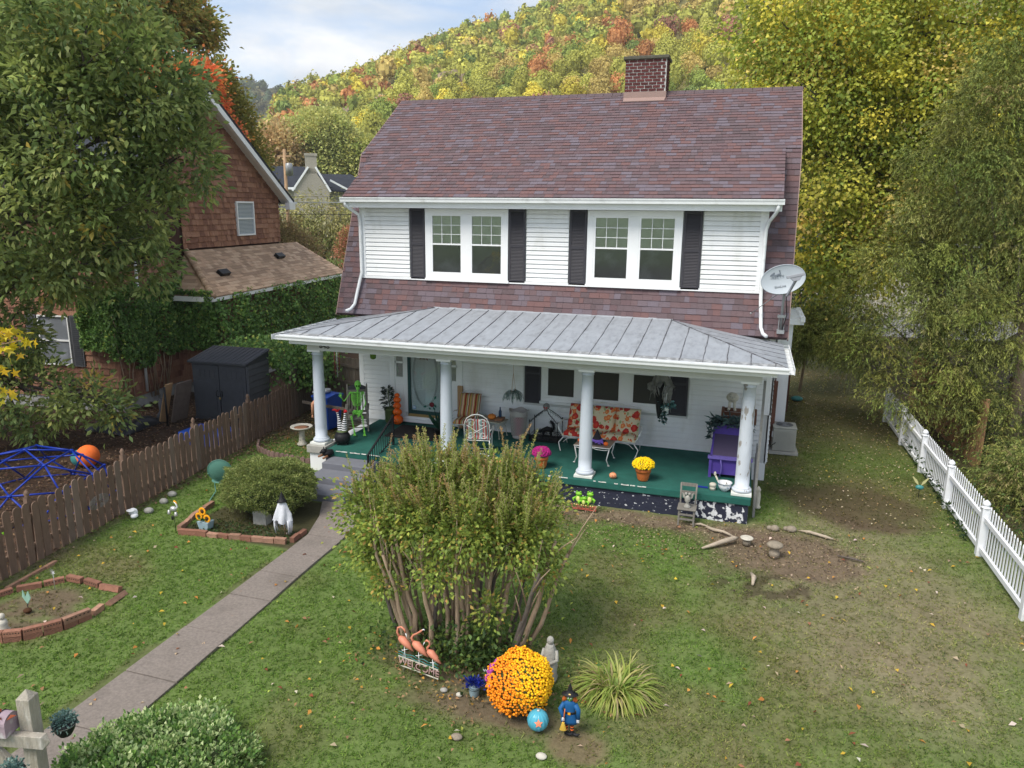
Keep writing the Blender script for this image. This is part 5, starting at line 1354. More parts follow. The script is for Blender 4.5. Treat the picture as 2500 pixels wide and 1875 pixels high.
# small black dog shaped boot scraper on the step
BD = thing('dog_figurine', 'small black and tan dog figurine lying on the top porch step beside the first column', 'figurine', (1.14, -2.98, .43), R(-25))
mb = MB(); mb.ell((0, 0, .09), (.10, .16, .085), 14, 8); mb.ell((-.0, -.13, .16), (.06, .07, .06), 12, 7); mb.ell((0, -.20, .145), (.03, .05, .028), 8, 5); mb.tube([(.03, .12, .1), (.09, .18, .06)], [.02, .01], 6); mb.build('body', 'black_paint', BD)
for s_ in (-1, 1):
 mb = MB(); mb.prism([(s_ * .03, -.10, .20), (s_ * .06, -.10, .19), (s_ * .055, -.10, .25)], (0, .02, 0)); mb.build('ear', 'black_paint', BD)
 mb = MB(); mb.tube([(s_ * .08, -.08, .04), (s_ * .10, -.22, .02)], [.03, .026], 8); mb.build('paw', 'book_brown', BD)

# leafy plant in green pot
GP = thing('potted_plant', 'leafy striped plant in tall olive green pot beside the pumpkin tower', 'potted plant', (1.44, -.26, FZ))
MB().lathe([(.10, 0), (.135, .05), (.150, .36), (.168, .37), (.168, .42), (.145, .42), (.13, .38)], 22).build('pot', 'green_pot_glaze', GP)
rg = np.random.default_rng(8); n = 70
t = rg.uniform(0, 6.28, n); h_ = rg.uniform(.42, .98, n); rr_ = .17 * (1 - (h_ - .42) * .9) * rg.uniform(.3, 1, n)
P = np.stack([1.42 + rr_ * np.cos(t) * .8 - (h_ - .4) * .10, -.26 + rr_ * np.sin(t) * .8, FZ + h_], 1); D = np.stack([np.cos(t), np.sin(t), rg.uniform(-.3, .6, n)], 1)
leaves('plant_leaves', P, D, .17, .065, pal(rg, n, [(.035, .05, .04), (.06, .075, .06), (.15, .17, .14)], [.5, .3, .2]), GP, rng=rg)
MB().tube([(0, 0, .38), (-.03, 0, .7), (-.05, 0, .95)], .012, 6).build('stem', 'green_pot_glaze', GP)

# tower of five grinning pumpkins
PT = thing('pumpkin_tower', 'tower of five grinning orange pumpkins by the front door', 'pumpkin decoration', (1.70, -.34, FZ))
z = 0; faces = MB()
def face(mb, c, r, rz, yaw=0.0, s=1.0, drop=0.0):
 """carved eyes, nose and a toothed grin set on the front (-y) of a round body"""
 def on_(u, v):
  th = u; ph = v; return Vector((c[0] + r * 1.012 * math.sin(th + yaw) * math.cos(ph), c[1] - r * 1.012 * math.cos(th + yaw) * math.cos(ph), c[2] + rz * 1.012 * math.sin(ph)))
 def patch(pts_): 
  mb.prism([on_(*p) for p in pts_], (on_(0, 0) - Vector(c)) * .02)
 patch([(-.42, .22), (-.18, .22), (-.30, .52)]); patch([(.18, .22), (.42, .22), (.30, .52)]); patch([(-.09, .0), (.09, .0), (0, .2)])
 top = [(-.55, -.10), (-.3, -.28), (-.12, -.22), (0, -.33), (.12, -.22), (.3, -.28), (.55, -.10)]; bot = [(.42, -.32), (.22, -.50), (.08, -.42), (-.08, -.42), (-.22, -.50), (-.42, -.32)]
 al = top + bot; cx = (0, -.33)
 vs = [on_(*p) for p in al]; cc = on_(*cx); k = len(vs)
 mb.add([cc] + vs, [(0, 1 + i, 1 + (i + 1) % k) for i in range(k)])
for i, r_ in enumerate((.155, .125, .108, .102, .072)):
 h = r_ * .86; zc = z + h
 mb = MB(); mb.ell((0, 0, zc), (r_, r_, h), 32, 12, ribs=8, ribd=.10); p_ = mb.build('pumpkin', 'orange_plastic', PT)
 mb = MB(); face(mb, (0, 0, zc), r_ * .97, h * .97, R(6)); mb.build('carved_face', 'black_paint', p_)
 mb = MB(); 
 for s_ in (-1, 1): mb.ell((s_ * r_ * .30 + .01, -r_ * .91, zc + h * .30), (r_ * .06, r_ * .04, r_ * .06), 6, 4)
 mb.build('eye_glint', 'cream_eye', p_)
 z += h * 1.78
MB().tube([(0, 0, z - .005), (.005, 0, z + .03)], [.014, .008], 6).build('stem', 'green_pot_glaze', PT)

# wreath on the storm door
WR = thing('wreath', 'dried brown flower wreath hanging at the top of the front door', 'wreath', (2.45, -.13, 2.62))
MB().tube([(.15 * math.cos(a), 0, .15 * math.sin(a)) for a in [i * math.pi / 12 for i in range(24)]], .045, 8, True).build('ring', 'wreath_dried', WR)
rg = np.random.default_rng(4); n = 700; a = rg.uniform(0, 6.28, n); P = np.stack([2.45 + .15 * np.cos(a), np.full(n, -.13), 2.62 + .15 * np.sin(a)], 1) + rg.normal(size=(n, 3)) * np.array([.035, .02, .035])
leaves('dried_flowers', P, rg.normal(size=(n, 3)) + np.stack([np.cos(a), np.full(n, -.5), np.sin(a)], 1), .075, .03, pal(rg, n, [(.28, .17, .11), (.40, .28, .22), (.17, .11, .06), (.20, .07, .06)], [.4, .25, .2, .15]), WR, rng=rg)
# door mat
mb = MB(); mb.box(1.85, 3.35, -1.45, -.35, FZ, FZ + .012); mb.single('doormat', 'doormat', 'dark brown doormat lying in front of the storm door', 'doormat')
# spiky plant behind the bush near the mat
SP = thing('potted_plant', 'dark green sword leaved plant standing behind the crape myrtle near the second column', 'potted plant', (3.20, -1.0, FZ))
MB().lathe([(.09, 0), (.12, .2), (.13, .2)], 16).build('pot', 'black_plastic', SP)
rg = np.random.default_rng(9); n = 46; a = rg.uniform(0, 6.28, n)
leaves('sword_leaves', np.stack([3.20 + .03 * np.cos(a), -1.0 + .03 * np.sin(a), np.full(n, FZ + .18)], 1), np.stack([np.cos(a) * .6, np.sin(a) * .6, rg.uniform(.6, 1.3, n)], 1), rg.uniform(.4, .6, n), .06, pal(rg, n, [(.02, .07, .045), (.03, .10, .06)], [.5, .5]), SP, rng=rg, fold=.1)

# striped material for chair cushions
def stripes(name, cols, width=.05, axis=0):
 m = bpy.data.materials.new(name); m.use_nodes = True; n = m.node_tree.nodes; l = m.node_tree.links; p = n['Principled BSDF']; p.inputs['Roughness'].default_value = .9
 tc = n.new('ShaderNodeTexCoord'); sx = n.new('ShaderNodeSeparateXYZ'); l.new(tc.outputs['Object'], sx.inputs[0])
 mm = n.new('ShaderNodeMath'); mm.operation = 'MULTIPLY'; mm.inputs[1].default_value = 1 / (width * len(cols)); l.new(sx.outputs[axis], mm.inputs[0])
 ad = n.new('ShaderNodeMath'); ad.operation = 'ADD'; ad.inputs[1].default_value = 10; l.new(mm.outputs[0], ad.inputs[0])
 fr = n.new('ShaderNodeMath'); fr.operation = 'FRACT'; l.new(ad.outputs[0], fr.inputs[0])
 rp = n.new('ShaderNodeValToRGB'); rp.color_ramp.interpolation = 'CONSTANT'; l.new(fr.outputs[0], rp.inputs[0])
 e = rp.color_ramp.elements; e[0].color = (*cols[0], 1); e[0].position = 0; e[1].color = (*cols[1], 1); e[1].position = 1 / len(cols)
 for i in range(2, len(cols)): q = e.new(i / len(cols)); q.color = (*cols[i], 1)
 l.new(rp.outputs[0], p.inputs['Base Color']); MATS[name] = m
gold, red, cream, sage, pink = (.42, .25, .07), (.26, .025, .015), (.55, .46, .33), (.20, .21, .11), (.50, .20, .13)
stripes('gold_red_stripes', [red, gold, gold, sage, pink, cream, gold, red, red, gold, sage, cream], .023)
stripes('aqua_red_stripes', [(.30, .42, .42), (.45, .06, .06), (.55, .50, .45), (.50, .10, .09), (.22, .34, .34), (.30, .42, .42), (.6, .55, .5), (.45, .05, .05)], .032)
def cushion(name, x0, x1, P0, P1, th, matn, parent, tuft=2):
 """padded slab from line P0 to P1 in the (y,z) plane, swelling between tufted seams"""
 a, b = Vector((0, *P0)), Vector((0, *P1)); d = (b - a); L_ = d.length; d.normalize(); nn = Vector((0, -d.z, d.y)) if d.z > .3 else Vector((0, -d.z, d.y))
 if nn.z < 0 and abs(d.z) < .5: nn = -nn
 if d.z > .3 and nn.y > 0: nn = -nn
 nu, nv = 14, 16; vs = []; fs = []
 for s_ in (1, 0):
  for j in range(nv + 1):
   v = j / nv
   for i in range(nu + 1):
    u = i / nu
    e = min(1, 7 * min(u, 1 - u)) ** .5 * min(1, 9 * min(v, 1 - v)) ** .5
    sw = .72 + .28 * abs(math.sin(math.pi * v * tuft)) ** .5
    ox = a + d * L_ * v + Vector((x0 + (x1 - x0) * u, 0, 0))
    vs.append(ox + nn * (th * e * sw if s_ else -.004 - th * .12 * e))
 m_ = (nu + 1) * (nv + 1)
 for j in range(nv):
  for i in range(nu):
   q = j * (nu + 1) + i; fs.append((q, q + 1, q + nu + 2, q + nu + 1)); fs.append((m_ + q, m_ + q + nu + 1, m_ + q + nu + 2, m_ + q + 1))
 mb = MB(); mb.add(vs, fs, True); o = mb.build(name, matn, parent); return o
# cushioned chair near the door wall
SC = thing('patio_chair', 'white metal patio chair with gold and red striped high back cushion against the wall', 'chair', (3.80, -.42, FZ), R(6))
cushion('back_cushion', -.29, .29, (-.12, .44), (.20, 1.02), .10, 'gold_red_stripes', SC, 2)
cushion('seat_cushion', -.29, .29, (-.62, .40), (-.10, .38), .10, 'gold_red_stripes', SC, 1)
for sx in (-.28, .28):
 for y0, y1 in ((-.58, -.62), (.0, .10)): MB().tube([(sx, y0, .38), (sx * 1.05, y1, .2), (sx * 1.1, y1 - .02, 0)], .013, 6).build('leg', 'white_metal', SC)
 MB().tube([(sx * 1.08, -.55, .40), (sx * 1.15, -.60, .60), (sx * 1.12, -.3, .66), (sx, .0, .60)], .012, 6).build('arm', 'white_metal', SC)
MB().tube([(-.27, .02, .36), (-.27, .24, 1.0), (-.1, .26, 1.08), (.1, .26, 1.08), (.27, .24, 1.0), (.27, .02, .36), (.27, -.6, .38), (-.27, -.6, .38)], .012, 6, True).build('frame', 'white_metal', SC)
# board leaning behind the chair
mb = MB(); mb.box(3.36, 3.50, -.12, -.06, FZ, 1.72); mb.single('wooden_board', 'cardboard', 'narrow tan board leaning beside the door trim behind the second column', 'board')

# white scrollwork rocker seen from behind
WC = thing('rocking_chair', 'white wrought iron scroll back rocker with aqua and red striped cushion', 'rocking chair', (4.63, -1.98, FZ), R(192))
# local: +y is the back side after rotation (chair faces -y local)
hw = .30
MB().tube([(-hw, .22, .40), (-hw, .27, .80), (-.24, .285, .95), (-.12, .29, 1.03), (0, .29, 1.055), (.12, .29, 1.03), (.24, .285, .95), (hw, .27, .80), (hw, .22, .40)], .013, 6).build('back_frame', 'white_metal', WC)
def scroll(c, r0, a0, turns, sx, y, z_up=1):
 return [(c[0] + sx * r0 * (1 - .8 * t) * math.cos(a0 + turns * 6.283 * t), y, c[1] + z_up * r0 * (1 - .8 * t) * math.sin(a0 + turns * 6.283 * t)) for t in [i / 22 for i in range(23)]]
for sx in (-1, 1):
 MB().tube(scroll((sx * .13, .84), .11, 0, 1.3, sx, .285), .008, 5).build('scroll', 'white_metal', WC)
 MB().tube(scroll((sx * .15, .54), .10, 0, 1.3, sx, .26, -1), .008, 5).build('scroll', 'white_metal', WC)
 MB().tube([(sx * .24, .27, .78), (sx * .05, .268, .66), (-sx * .12, .262, .56), (-sx * .05, .255, .47)], .008, 5).build('scroll', 'white_metal', WC)
 MB().tube([(sx * hw, .24, .62), (sx * hw * 1.12, .0, .66), (sx * hw * 1.15, -.24, .64), (sx * hw * 1.12, -.30, .56), (sx * hw, -.27, .40)], .013, 6).build('arm', 'white_metal', WC)
 MB().tube([(sx * hw * 1.0, .0, .42), (sx * hw * 1.14, -.08, .60), (sx * hw * 1.1, -.2, .52), (sx * hw, -.16, .42)], .009, 5).build('arm_scroll', 'white_metal', WC)
 MB().tube([(sx * hw, .24, .40), (sx * hw, .20, .06)], .014, 6).build('leg', 'white_metal', WC)
 MB().tube([(sx * hw, -.26, .40), (sx * hw, -.22, .06)], .014, 6).build('leg', 'white_metal', WC)
 MB().tube([(sx * hw, .46, .10), (sx * hw, .22, .035), (sx * hw, .0, .018), (sx * hw, -.22, .035), (sx * hw, -.42, .09)], .015, 6).build('rocker', 'white_metal', WC)
mb = MB(); mb.tube([(-hw, .23, .40), (hw, .23, .40), (hw, -.28, .40), (-hw, -.28, .40)], .012, 6, True); mb.tube([(-hw, .20, .06), (hw, .20, .06)], .010, 6); mb.tube([(-hw, -.22, .06), (hw, -.22, .06)], .010, 6); mb.build('seat_frame', 'white_metal', WC)
cushion('back_cushion', -.27, .27, (.10, .44), (.24, .92), .11, 'aqua_red_stripes', WC, 2)
cushion('seat_cushion', -.28, .28, (-.30, .42), (.18, .42), .09, 'aqua_red_stripes', WC, 1)

# small side table with pumpkin, bottle and book
TB = thing('side_table', 'tan topped metal side table with curled legs against the porch wall', 'table', (4.48, -.46, FZ), R(-12))
mb = MB(); mb.prism([(-.36, -.24, .425), (.32, -.24, .425), (.32, .22, .425), (-.36, .22, .425)], (0, 0, .018)); mb.build('table_top', 'table_top_tan', TB, bevel=.004)
mb = MB(); mb.tube([(-.36, -.24, .42), (.32, -.24, .42), (.32, .22, .42), (-.36, .22, .42)], .012, 6, True); mb.build('rim', 'cream_metal', TB)
for sx, sy in ((-.30, -.2), (.28, -.2), (-.3, .18), (.28, .18)):
 mb = MB(); mb.tube([(sx, sy, .42), (sx * 1.02, sy, .34), (sx * .80, sy * .9, .30), (sx * .98, sy, .26), (sx * 1.1, sy * 1.02, .02)], .010, 6); mb.ell((sx * 1.12, sy * 1.05, .012), (.028, .028, .012), 8, 4); mb.build('leg', 'cream_metal', TB)
ST = thing('small_pumpkin', 'squat orange pumpkin on the tan side table', 'pumpkin', (4.46, -.50, 1.012)); MB().ell((0, 0, .07), (.115, .10, .075), 30, 8, ribs=7, ribd=.16).build('flesh', 'pumpkin_orange', ST); MB().tube([(0, 0, .12), (.01, 0, .16)], [.014, .008], 6).build('stem', 'book_brown', ST)
mb = MB(); mb.box(4.56, 4.76, -.60, -.38, 1.012, 1.045); mb.box(4.58, 4.78, -.58, -.36, 1.045, 1.07); mb.single('book_stack', 'book_brown', 'two thin brown books lying on the side table', 'books')
MB().lathe([(.035, 0), (.04, .02), (.04, .15), (.018, .20), (.016, .25), (.022, .26)], 14, (4.66, -.42, 1.072)).single('bottle', 'bottle_blue', 'dark blue glass bottle standing on the books of the side table', 'bottle')

# hanging spider plant and the teal hanging plant
def hanging(name, label, x, y, ztop, zc, cols, n, L, W, seed, spread, droop, potmat, leafname='plant_leaves'):
 t = thing(name, label, 'hanging plant', (x, y, zc)); rg = np.random.default_rng(seed)
 MB().lathe([(.05, -.10), (.075, -.02), (.08, .03), (.07, .03)], 14).build('pot', potmat, t)
 mb = MB()
 for k in range(3): mb.tube([(.07 * math.cos(k * 2.1), .07 * math.sin(k * 2.1), .02), (0, 0, (ztop - zc) * .45), (0, 0, ztop - zc)], .004, 4)
 mb.build('hanger', 'cardboard', t)
 a = rg.uniform(0, 6.28, n); P = np.stack([x + .04 * np.cos(a), y + .04 * np.sin(a), zc + rg.uniform(0, .05, n)], 1)
 # arching leaves in three links
 Ps = []; Ds = []; d = unit(np.stack([np.cos(a) * .7, np.sin(a) * .7, rg.uniform(.2, 1.1, n)], 1)); ln = rg.uniform(.6, 1.1, n) * L
 for k in range(4): Ps.append(P.copy()); Ds.append(d.copy()); P = P + d * (ln / 4)[:, None] * .92; d = unit(d + np.array([0, 0, -droop]))
 c = pal(rg, n, *cols); leaves(leafname, np.concatenate(Ps), np.concatenate(Ds), np.tile(ln / 4 * 1.25, 4), W, np.tile(c, (4, 1)), t, rng=rg, fold=.1); return t
hanging('hanging_plant', 'silvery spider plant hanging from the porch ceiling above the laundry basket', 5.25, -1.2, 3.12, 1.90, ([(.22, .29, .28), (.42, .47, .45), (.10, .15, .14)], [.4, .35, .25]), 95, .38, .020, 12, .1, 1.05, 'white_trim')
t_ = hanging('hanging_plant', 'teal leaved hanging plant with trailing round leaves in front of the right shutter', 8.93, -1.25, 3.12, 1.92, ([(.03, .10, .10), (.20, .42, .42), (.10, .22, .20)], [.4, .3, .3]), 60, .22, .05, 13, .1, .35, 'white_trim')
rg = np.random.default_rng(31); n = 120; P = np.stack([8.93 + rg.normal(0, .045, n) - .05, -1.25 + rg.normal(0, .04, n), 1.95 - rg.uniform(0, .42, n)], 1)
leaves('trailing_leaves', P, rg.normal(size=(n, 3)), .07, .06, pal(rg, n, [(.03, .07, .06), (.09, .15, .13), (.22, .38, .38)], [.5, .3, .2]), t_, rng=rg)
# green lantern, wind chime, wall light
LN = thing('hanging_lantern', 'small green lantern hanging from the porch ceiling near the street number', 'lantern', (1.64, -1.5, 2.72)); MB().lathe([(.03, -.14), (.075, -.11), (.085, .02), (.05, .08), (.01, .14)], 8).build('cage', 'lantern_green', LN); MB().tube([(0, 0, .14), (0, 0, .40)], .004, 4).build('hook', 'black_metal', LN); MB().lathe([(.10, .02), (.115, .04), (.03, .09)], 8).build('cap', 'black_metal', LN)
WCH = thing('wind_chime', 'dark wind chime of thin tubes hanging left of the porch wall', 'wind chime', (-.05, -.4, 2.55))
MB().lathe([(.09, 0), (.09, .02)], 14).build('disc', 'black_metal', WCH); MB().tube([(0, 0, 0), (0, 0, .9)], .003, 4).build('cord', 'black_metal', WCH)
for k in range(6): MB().tube([(.07 * math.cos(k * 1.05), .07 * math.sin(k * 1.05), -.05), (.07 * math.cos(k * 1.05), .07 * math.sin(k * 1.05), -.62 - .03 * k)], .010, 6).build('chime_tube', 'grey_metal' if k % 2 else 'stained_red', WCH)
mb = MB(); mb.lathe([(.05, 0), (.06, -.06), (.03, -.11)], 12, (4.10, -.12, 2.95)); mb.single('wall_lamp', 'brass', 'small brass wall lamp high on the porch wall right of the door', 'lamp')

# laundry basket
BK = thing('laundry_basket', 'tall taupe plastic laundry basket with oval holes and pink clothes inside', 'laundry basket', (5.16, -.42, FZ))
mb = MB(); H_ = .70; nr, ncol = 13, 22
def brad(z): return .155 + .062 * (z / H_)
mb.lathe([(.14, .0), (.155, .02), (.155, .09), (.145, .09), (.14, .02)], 28)
for k in range(3): zz_ = (.64, .685, .70)[k]
top_ = []
for j in range(28):
 a = j / 28 * 6.283; zt = .70 + .05 * math.cos(2 * a) ** 2
 top_.append((brad(zt) * 1.03 * math.cos(a) * 1.08, brad(zt) * 1.03 * math.sin(a), zt))
mb.tube(top_, .016, 6, True)
vs = []; fs = []
for r_ in range(nr + 1):
 z = .09 + .52 * r_ / nr
 for j in range(ncol):
  for (da, dz) in ((0, 0),):
   a = (j + .5 * (r_ % 2)) / ncol * 6.283; vs.append((brad(z) * math.cos(a) * 1.05, brad(z) * math.sin(a), z))
for r_ in range(nr):
 for j in range(ncol):
  a = vs[r_ * ncol + j]; o_ = r_ % 2
  b1 = vs[(r_ + 1) * ncol + (j + o_) % ncol]; b0 = vs[(r_ + 1) * ncol + (j + o_ - 1) % ncol]
  mb.bar(a, b1, .021, .012); mb.bar(a, b0, .021, .012)
for z0 in (.61, .65): pass
mb.build('weave', 'basket_taupe', BK)
mb = MB(); vs = []; fs = []
for z0, z1 in ((.60, .70),):
 for j in range(28):
  a = j / 28 * 6.283; zt = z1 + .05 * math.cos(2 * a) ** 2; vs += [(brad(z0) * math.cos(a) * 1.05, brad(z0) * math.sin(a), z0), (brad(zt) * math.cos(a) * 1.08, brad(zt) * math.sin(a) * 1.02, zt)]
 fs = [(2 * j, 2 * ((j + 1) % 28), 2 * ((j + 1) % 28) + 1, 2 * j + 1) for j in range(28)]
mb.add(vs, fs, True); mb.build('rim_band', 'basket_taupe', BK)
mb = MB(); mb.lathe([(.12, .02), (.135, .1), (.15, .3), (.165, .48), (.08, .55), (.01, .53)], 16, ribs=5, ribd=.15); mb.build('laundry', 'pink_laundry', BK)

# black scroll iron planter bed with arched top, skull and cat
IB = thing('iron_planter', 'black wrought iron planter with arched scroll frame against the porch wall', 'planter', (5.87, -.36, FZ))
X0, X1, Y0, Y1 = -.37, .37, -.24, .24
mb = MB()
for z in (.02, .15): mb.tube([(X0, Y0, z), (X1, Y0, z), (X1, Y1, z), (X0, Y1, z)], .010, 5, True)
for x in (X0, X1):
 for y in (Y0, Y1): mb.tube([(x, y, -.0), (x, y, .54)], .011, 6); mb.ell((x, y, .55), .016, 6, 4)
mb.build('frame', 'black_metal', IB)
mb = MB(); mb.box(X0, X1, Y0, Y1, .045, .055); mb.build('tray', 'black_metal', IB)
def iscroll(mb, c, r0, fx, fz, plane, off, rr=.0055):
 pts_ = []
 for i in range(16):
  t = i / 15; r = r0 * (1 - .75 * t); a = 5.2 * t; u = c[0] + fx * r * math.cos(a); v = c[1] + fz * r * math.sin(a)
  pts_.append((u, off, v) if plane == 'x' else (off, u, v))
 mb.tube(pts_, rr, 4)
mb = MB()
for k in range(6):
 for fx in (-1, 1): iscroll(mb, (X0 + .062 + k * .123, .085), .045, fx, 1 if fx > 0 else -1, 'x', Y0); iscroll(mb, (X0 + .062 + k * .123, .085), .045, fx, 1, 'x', Y1)
for k in range(4):
 for x in (X0, X1): iscroll(mb, (Y0 + .06 + k * .12, .085), .045, 1, -1, 'y', x)
mb.build('scroll_panel', 'black_metal', IB)
for y in (Y0, Y1):
 mb = MB(); mb.tube([(X0, y, .50), (X0 + .10, y, .60), (X0 + .25, y * .7, .72), (-.04, y * .3, .80), (.04, y * .3, .80), (X1 - .25, y * .7, .72), (X1 - .10, y, .60), (X1, y, .50)], .009, 5)
 for k in range(5):
  for s_ in (-1, 1): iscroll(mb, (s_ * (.33 - .058 * k), .55 + .045 * k), .038, s_, -1, 'x', y * (1 - .14 * k), .0045)
 mb.build('arch', 'black_metal', IB)
SKL = thing('skull', 'grey skull ornament perched on top of the black iron planter arch', 'skull', (5.87, -.36, FZ + .82))
mb = MB(); mb.ell((0, 0, .06), (.085, .10, .085), 14, 9); mb.ell((0, -.06, -.01), (.05, .05, .045), 10, 6); mb.build('cranium', 'gauze_grey', SKL)
mb = MB(); 
for s_ in (-.03, .03): mb.ell((s_, -.092, .045), (.02, .012, .022), 8, 5)
mb.ell((0, -.10, .01), (.010, .01, .014), 6, 4); mb.build('eye_socket', 'red_cloth', SKL)
CT = thing('cat_figure', 'fuzzy black cat with arched back standing inside the iron planter', 'cat figure', (5.90, -.34, FZ + .058))
mb = MB(); mb.tube([(-.16, 0, .15), (-.10, 0, .18), (0, 0, .235), (.08, 0, .22), (.12, 0, .16)], [.045, .06, .062, .062, .045], 10); mb.ell((-.19, -.01, .15), (.05, .048, .046), 10, 6)
for x in (-.11, .09):
 for y in (-.035, .035): mb.tube([(x, y, .15), (x + .01, y, .07), (x, y, 0)], [.03, .020, .018], 7)
mb.build('body', 'black_paint', CT)
MB().tube([(.12, 0, .18), (.17, 0, .26), (.16, 0, .36), (.11, 0, .42), (.07, 0, .45)], [.025, .035, .04, .036, .012], 8).build('tail', 'black_paint', CT)
mb = MB()
for s_ in (-1, 1): mb.prism([(-.20, s_ * .03 - .012, .18), (-.20, s_ * .03 + .012, .18), (-.20, s_ * .03, .225)], (.012, 0, 0))
mb.build('ear', 'black_paint', CT)
rg = np.random.default_rng(6); n = 900; tt = rg.random(n); tl = np.array([(-.16, .15), (-.05, .2), (.04, .225), (.12, .2), (.17, .27), (.15, .37), (.08, .45)])
sx_ = np.interp(tt * 6, range(7), tl[:, 0]); sz_ = np.interp(tt * 6, range(7), tl[:, 1]); dd = unit(rg.normal(size=(n, 3)))
leaves('fur', np.stack([5.90 + sx_, np.full(n, -.34), FZ + .058 + sz_], 1) + dd * .035, dd, .045, .006, np.full((n, 3), .012), CT, mats='matte_foliage', rng=rg)

# floral fabric
def floral():
 m = bpy.data.materials.new('floral_fabric'); m.use_nodes = True; n = m.node_tree.nodes; l = m.node_tree.links; p = n['Principled BSDF']; p.inputs['Roughness'].default_value = .9
 g = n.new('ShaderNodeTexCoord'); cur = None
 mp = n.new('ShaderNodeMapping'); mp.inputs['Scale'].default_value = (1, .3, 1); l.new(g.outputs['Object'], mp.inputs[0])
 nz = n.new('ShaderNodeTexNoise'); nz.inputs['Scale'].default_value = 14; l.new(mp.outputs[0], nz.inputs['Vector'])
 mixv = n.new('ShaderNodeMixRGB'); mixv.inputs[0].default_value = .06; l.new(mp.outputs[0], mixv.inputs[1]); l.new(nz.outputs['Color'], mixv.inputs[2])
 base = n.new('ShaderNodeRGB'); base.outputs[0].default_value = (.62, .54, .36, 1); col = base.outputs[0]
 for sc, c1, c0, lo, off in ((9.5, (.30, .36, .16), (.30, .36, .16), .26, 3.7), (7.0, (.66, .15, .03), (.75, .34, .12), .36, 0.0), (5.2, (.42, .018, .015), (.62, .06, .03), .38, 9.1), (12, (.60, .10, .03), (.7, .3, .05), .24, 5.5)):
  a = n.new('ShaderNodeVectorMath'); a.operation = 'ADD'; a.inputs[1].default_value = (off, 0, off * 1.7); l.new(mixv.outputs[0], a.inputs[0])
  v = n.new('ShaderNodeTexVoronoi'); v.inputs['Scale'].default_value = sc; v.inputs['Randomness'].default_value = .85; l.new(a.outputs[0], v.inputs['Vector'])
  r1 = n.new('ShaderNodeValToRGB'); r1.color_ramp.elements[0].position = lo; r1.color_ramp.elements[1].position = lo + .02; r1.color_ramp.elements[0].color = (1, 1, 1, 1); r1.color_ramp.elements[1].color = (0, 0, 0, 1); l.new(v.outputs['Distance'], r1.inputs[0])
  r2 = n.new('ShaderNodeValToRGB'); r2.color_ramp.elements[0].position = .04; r2.color_ramp.elements[1].position = lo * .8; r2.color_ramp.elements[0].color = (*c0, 1); r2.color_ramp.elements[1].color = (*c1, 1); l.new(v.outputs['Distance'], r2.inputs[0])
  mx_ = n.new('ShaderNodeMixRGB'); l.new(r1.outputs[0], mx_.inputs[0]); l.new(col, mx_.inputs[1]); l.new(r2.outputs[0], mx_.inputs[2]); col = mx_.outputs[0]
 l.new(col, p.inputs['Base Color']); MATS['floral_fabric'] = m
floral()
SF = thing('loveseat', 'white iron loveseat with red and orange floral cushions against the porch wall', 'loveseat', (7.36, -.55, FZ), R(-1))
for x0, x1 in ((-.88, -.30), (-.30, .29), (.29, .89)):
 cushion('back_cushion', x0, x1, (-.10, .42), (.26, 1.0), .12, 'floral_fabric', SF, 1)
cushion('seat_cushion', -.90, -.02, (-.56, .40), (-.04, .38), .13, 'floral_fabric', SF, 1); cushion('seat_cushion', .0, .90, (-.56, .40), (-.04, .38), .13, 'floral_fabric', SF, 1)
mb = MB(); mb.tube([(-.88, -.54, .375), (.88, -.54, .375), (.88, .0, .36), (-.88, .0, .36)], .014, 6, True); mb.tube([(-.86, .0, .36), (-.86, .30, 1.03), (-.3, .32, 1.06), (.3, .32, 1.06), (.86, .30, 1.03), (.86, .0, .36)], .012, 6); mb.build('frame', 'white_metal', SF)
mb = MB()
for c_ in (-.35, .35): mb.tube([(c_ - .12, .325, 1.04), (c_ - .06, .33, 1.09), (c_, .33, 1.065), (c_ + .06, .33, 1.09), (c_ + .12, .325, 1.04)], .007, 5)
mb.build('crest_scroll', 'white_metal', SF)
for sx in (-1, 1):
 MB().tube([(sx * .84, -.50, .36), (sx * .97, -.53, .20), (sx * .93, -.56, .06), (sx * .90, -.60, .01)], .013, 6).build('leg', 'white_metal', SF)
 MB().tube([(sx * .55, -.54, .37), (sx * .75, -.54, .32), (sx * .86, -.53, .22)], .008, 5).build('leg_brace', 'white_metal', SF)
 MB().tube([(sx * .84, .0, .36), (sx * .93, .04, .18), (sx * .91, .10, .01)], .013, 6).build('leg', 'white_metal', SF)
 MB().tube([(sx * .90, .12, .62), (sx * .98, -.15, .66), (sx * 1.0, -.45, .64), (sx * .98, -.54, .56), (sx * .92, -.50, .44), (sx * .88, -.52, .38)], .013, 6).build('arm', 'white_metal', SF)
# coffee table with hat and small pumpkin
CF = thing('coffee_table', 'brown topped white iron coffee table in front of the floral loveseat', 'table', (7.37, -1.55, FZ), R(-2))
mb = MB(); mb.box(-.42, .42, -.32, .30, .425, .437); mb.build('table_top', 'table_top_brown', CF)
MB().tube([(-.42, -.32, .42), (.42, -.32, .42), (.42, .30, .42), (-.42, .30, .42)], .013, 6, True).build('rim', 'white_metal', CF)
for sx in (-1, 1):
 for sy in (-1, 1):
  y = sy * .3; mb = MB(); mb.tube([(sx * .41, y, .42), (sx * .38, y, .28), (sx * .35, y, .14), (sx * .40, y * 1.02, .02)], [.013, .016, .013, .010], 6); mb.ell((sx * .405, y * 1.03, .012), (.03, .03, .012), 8, 4); mb.build('leg', 'white_metal', CF)
 MB().tube([(sx * .38, -.31, .38), (sx * .30, -.31, .365), (sx * .12, -.31, .37), (0, -.31, .40)], .008, 5).build('apron_scroll', 'white_metal', CF)
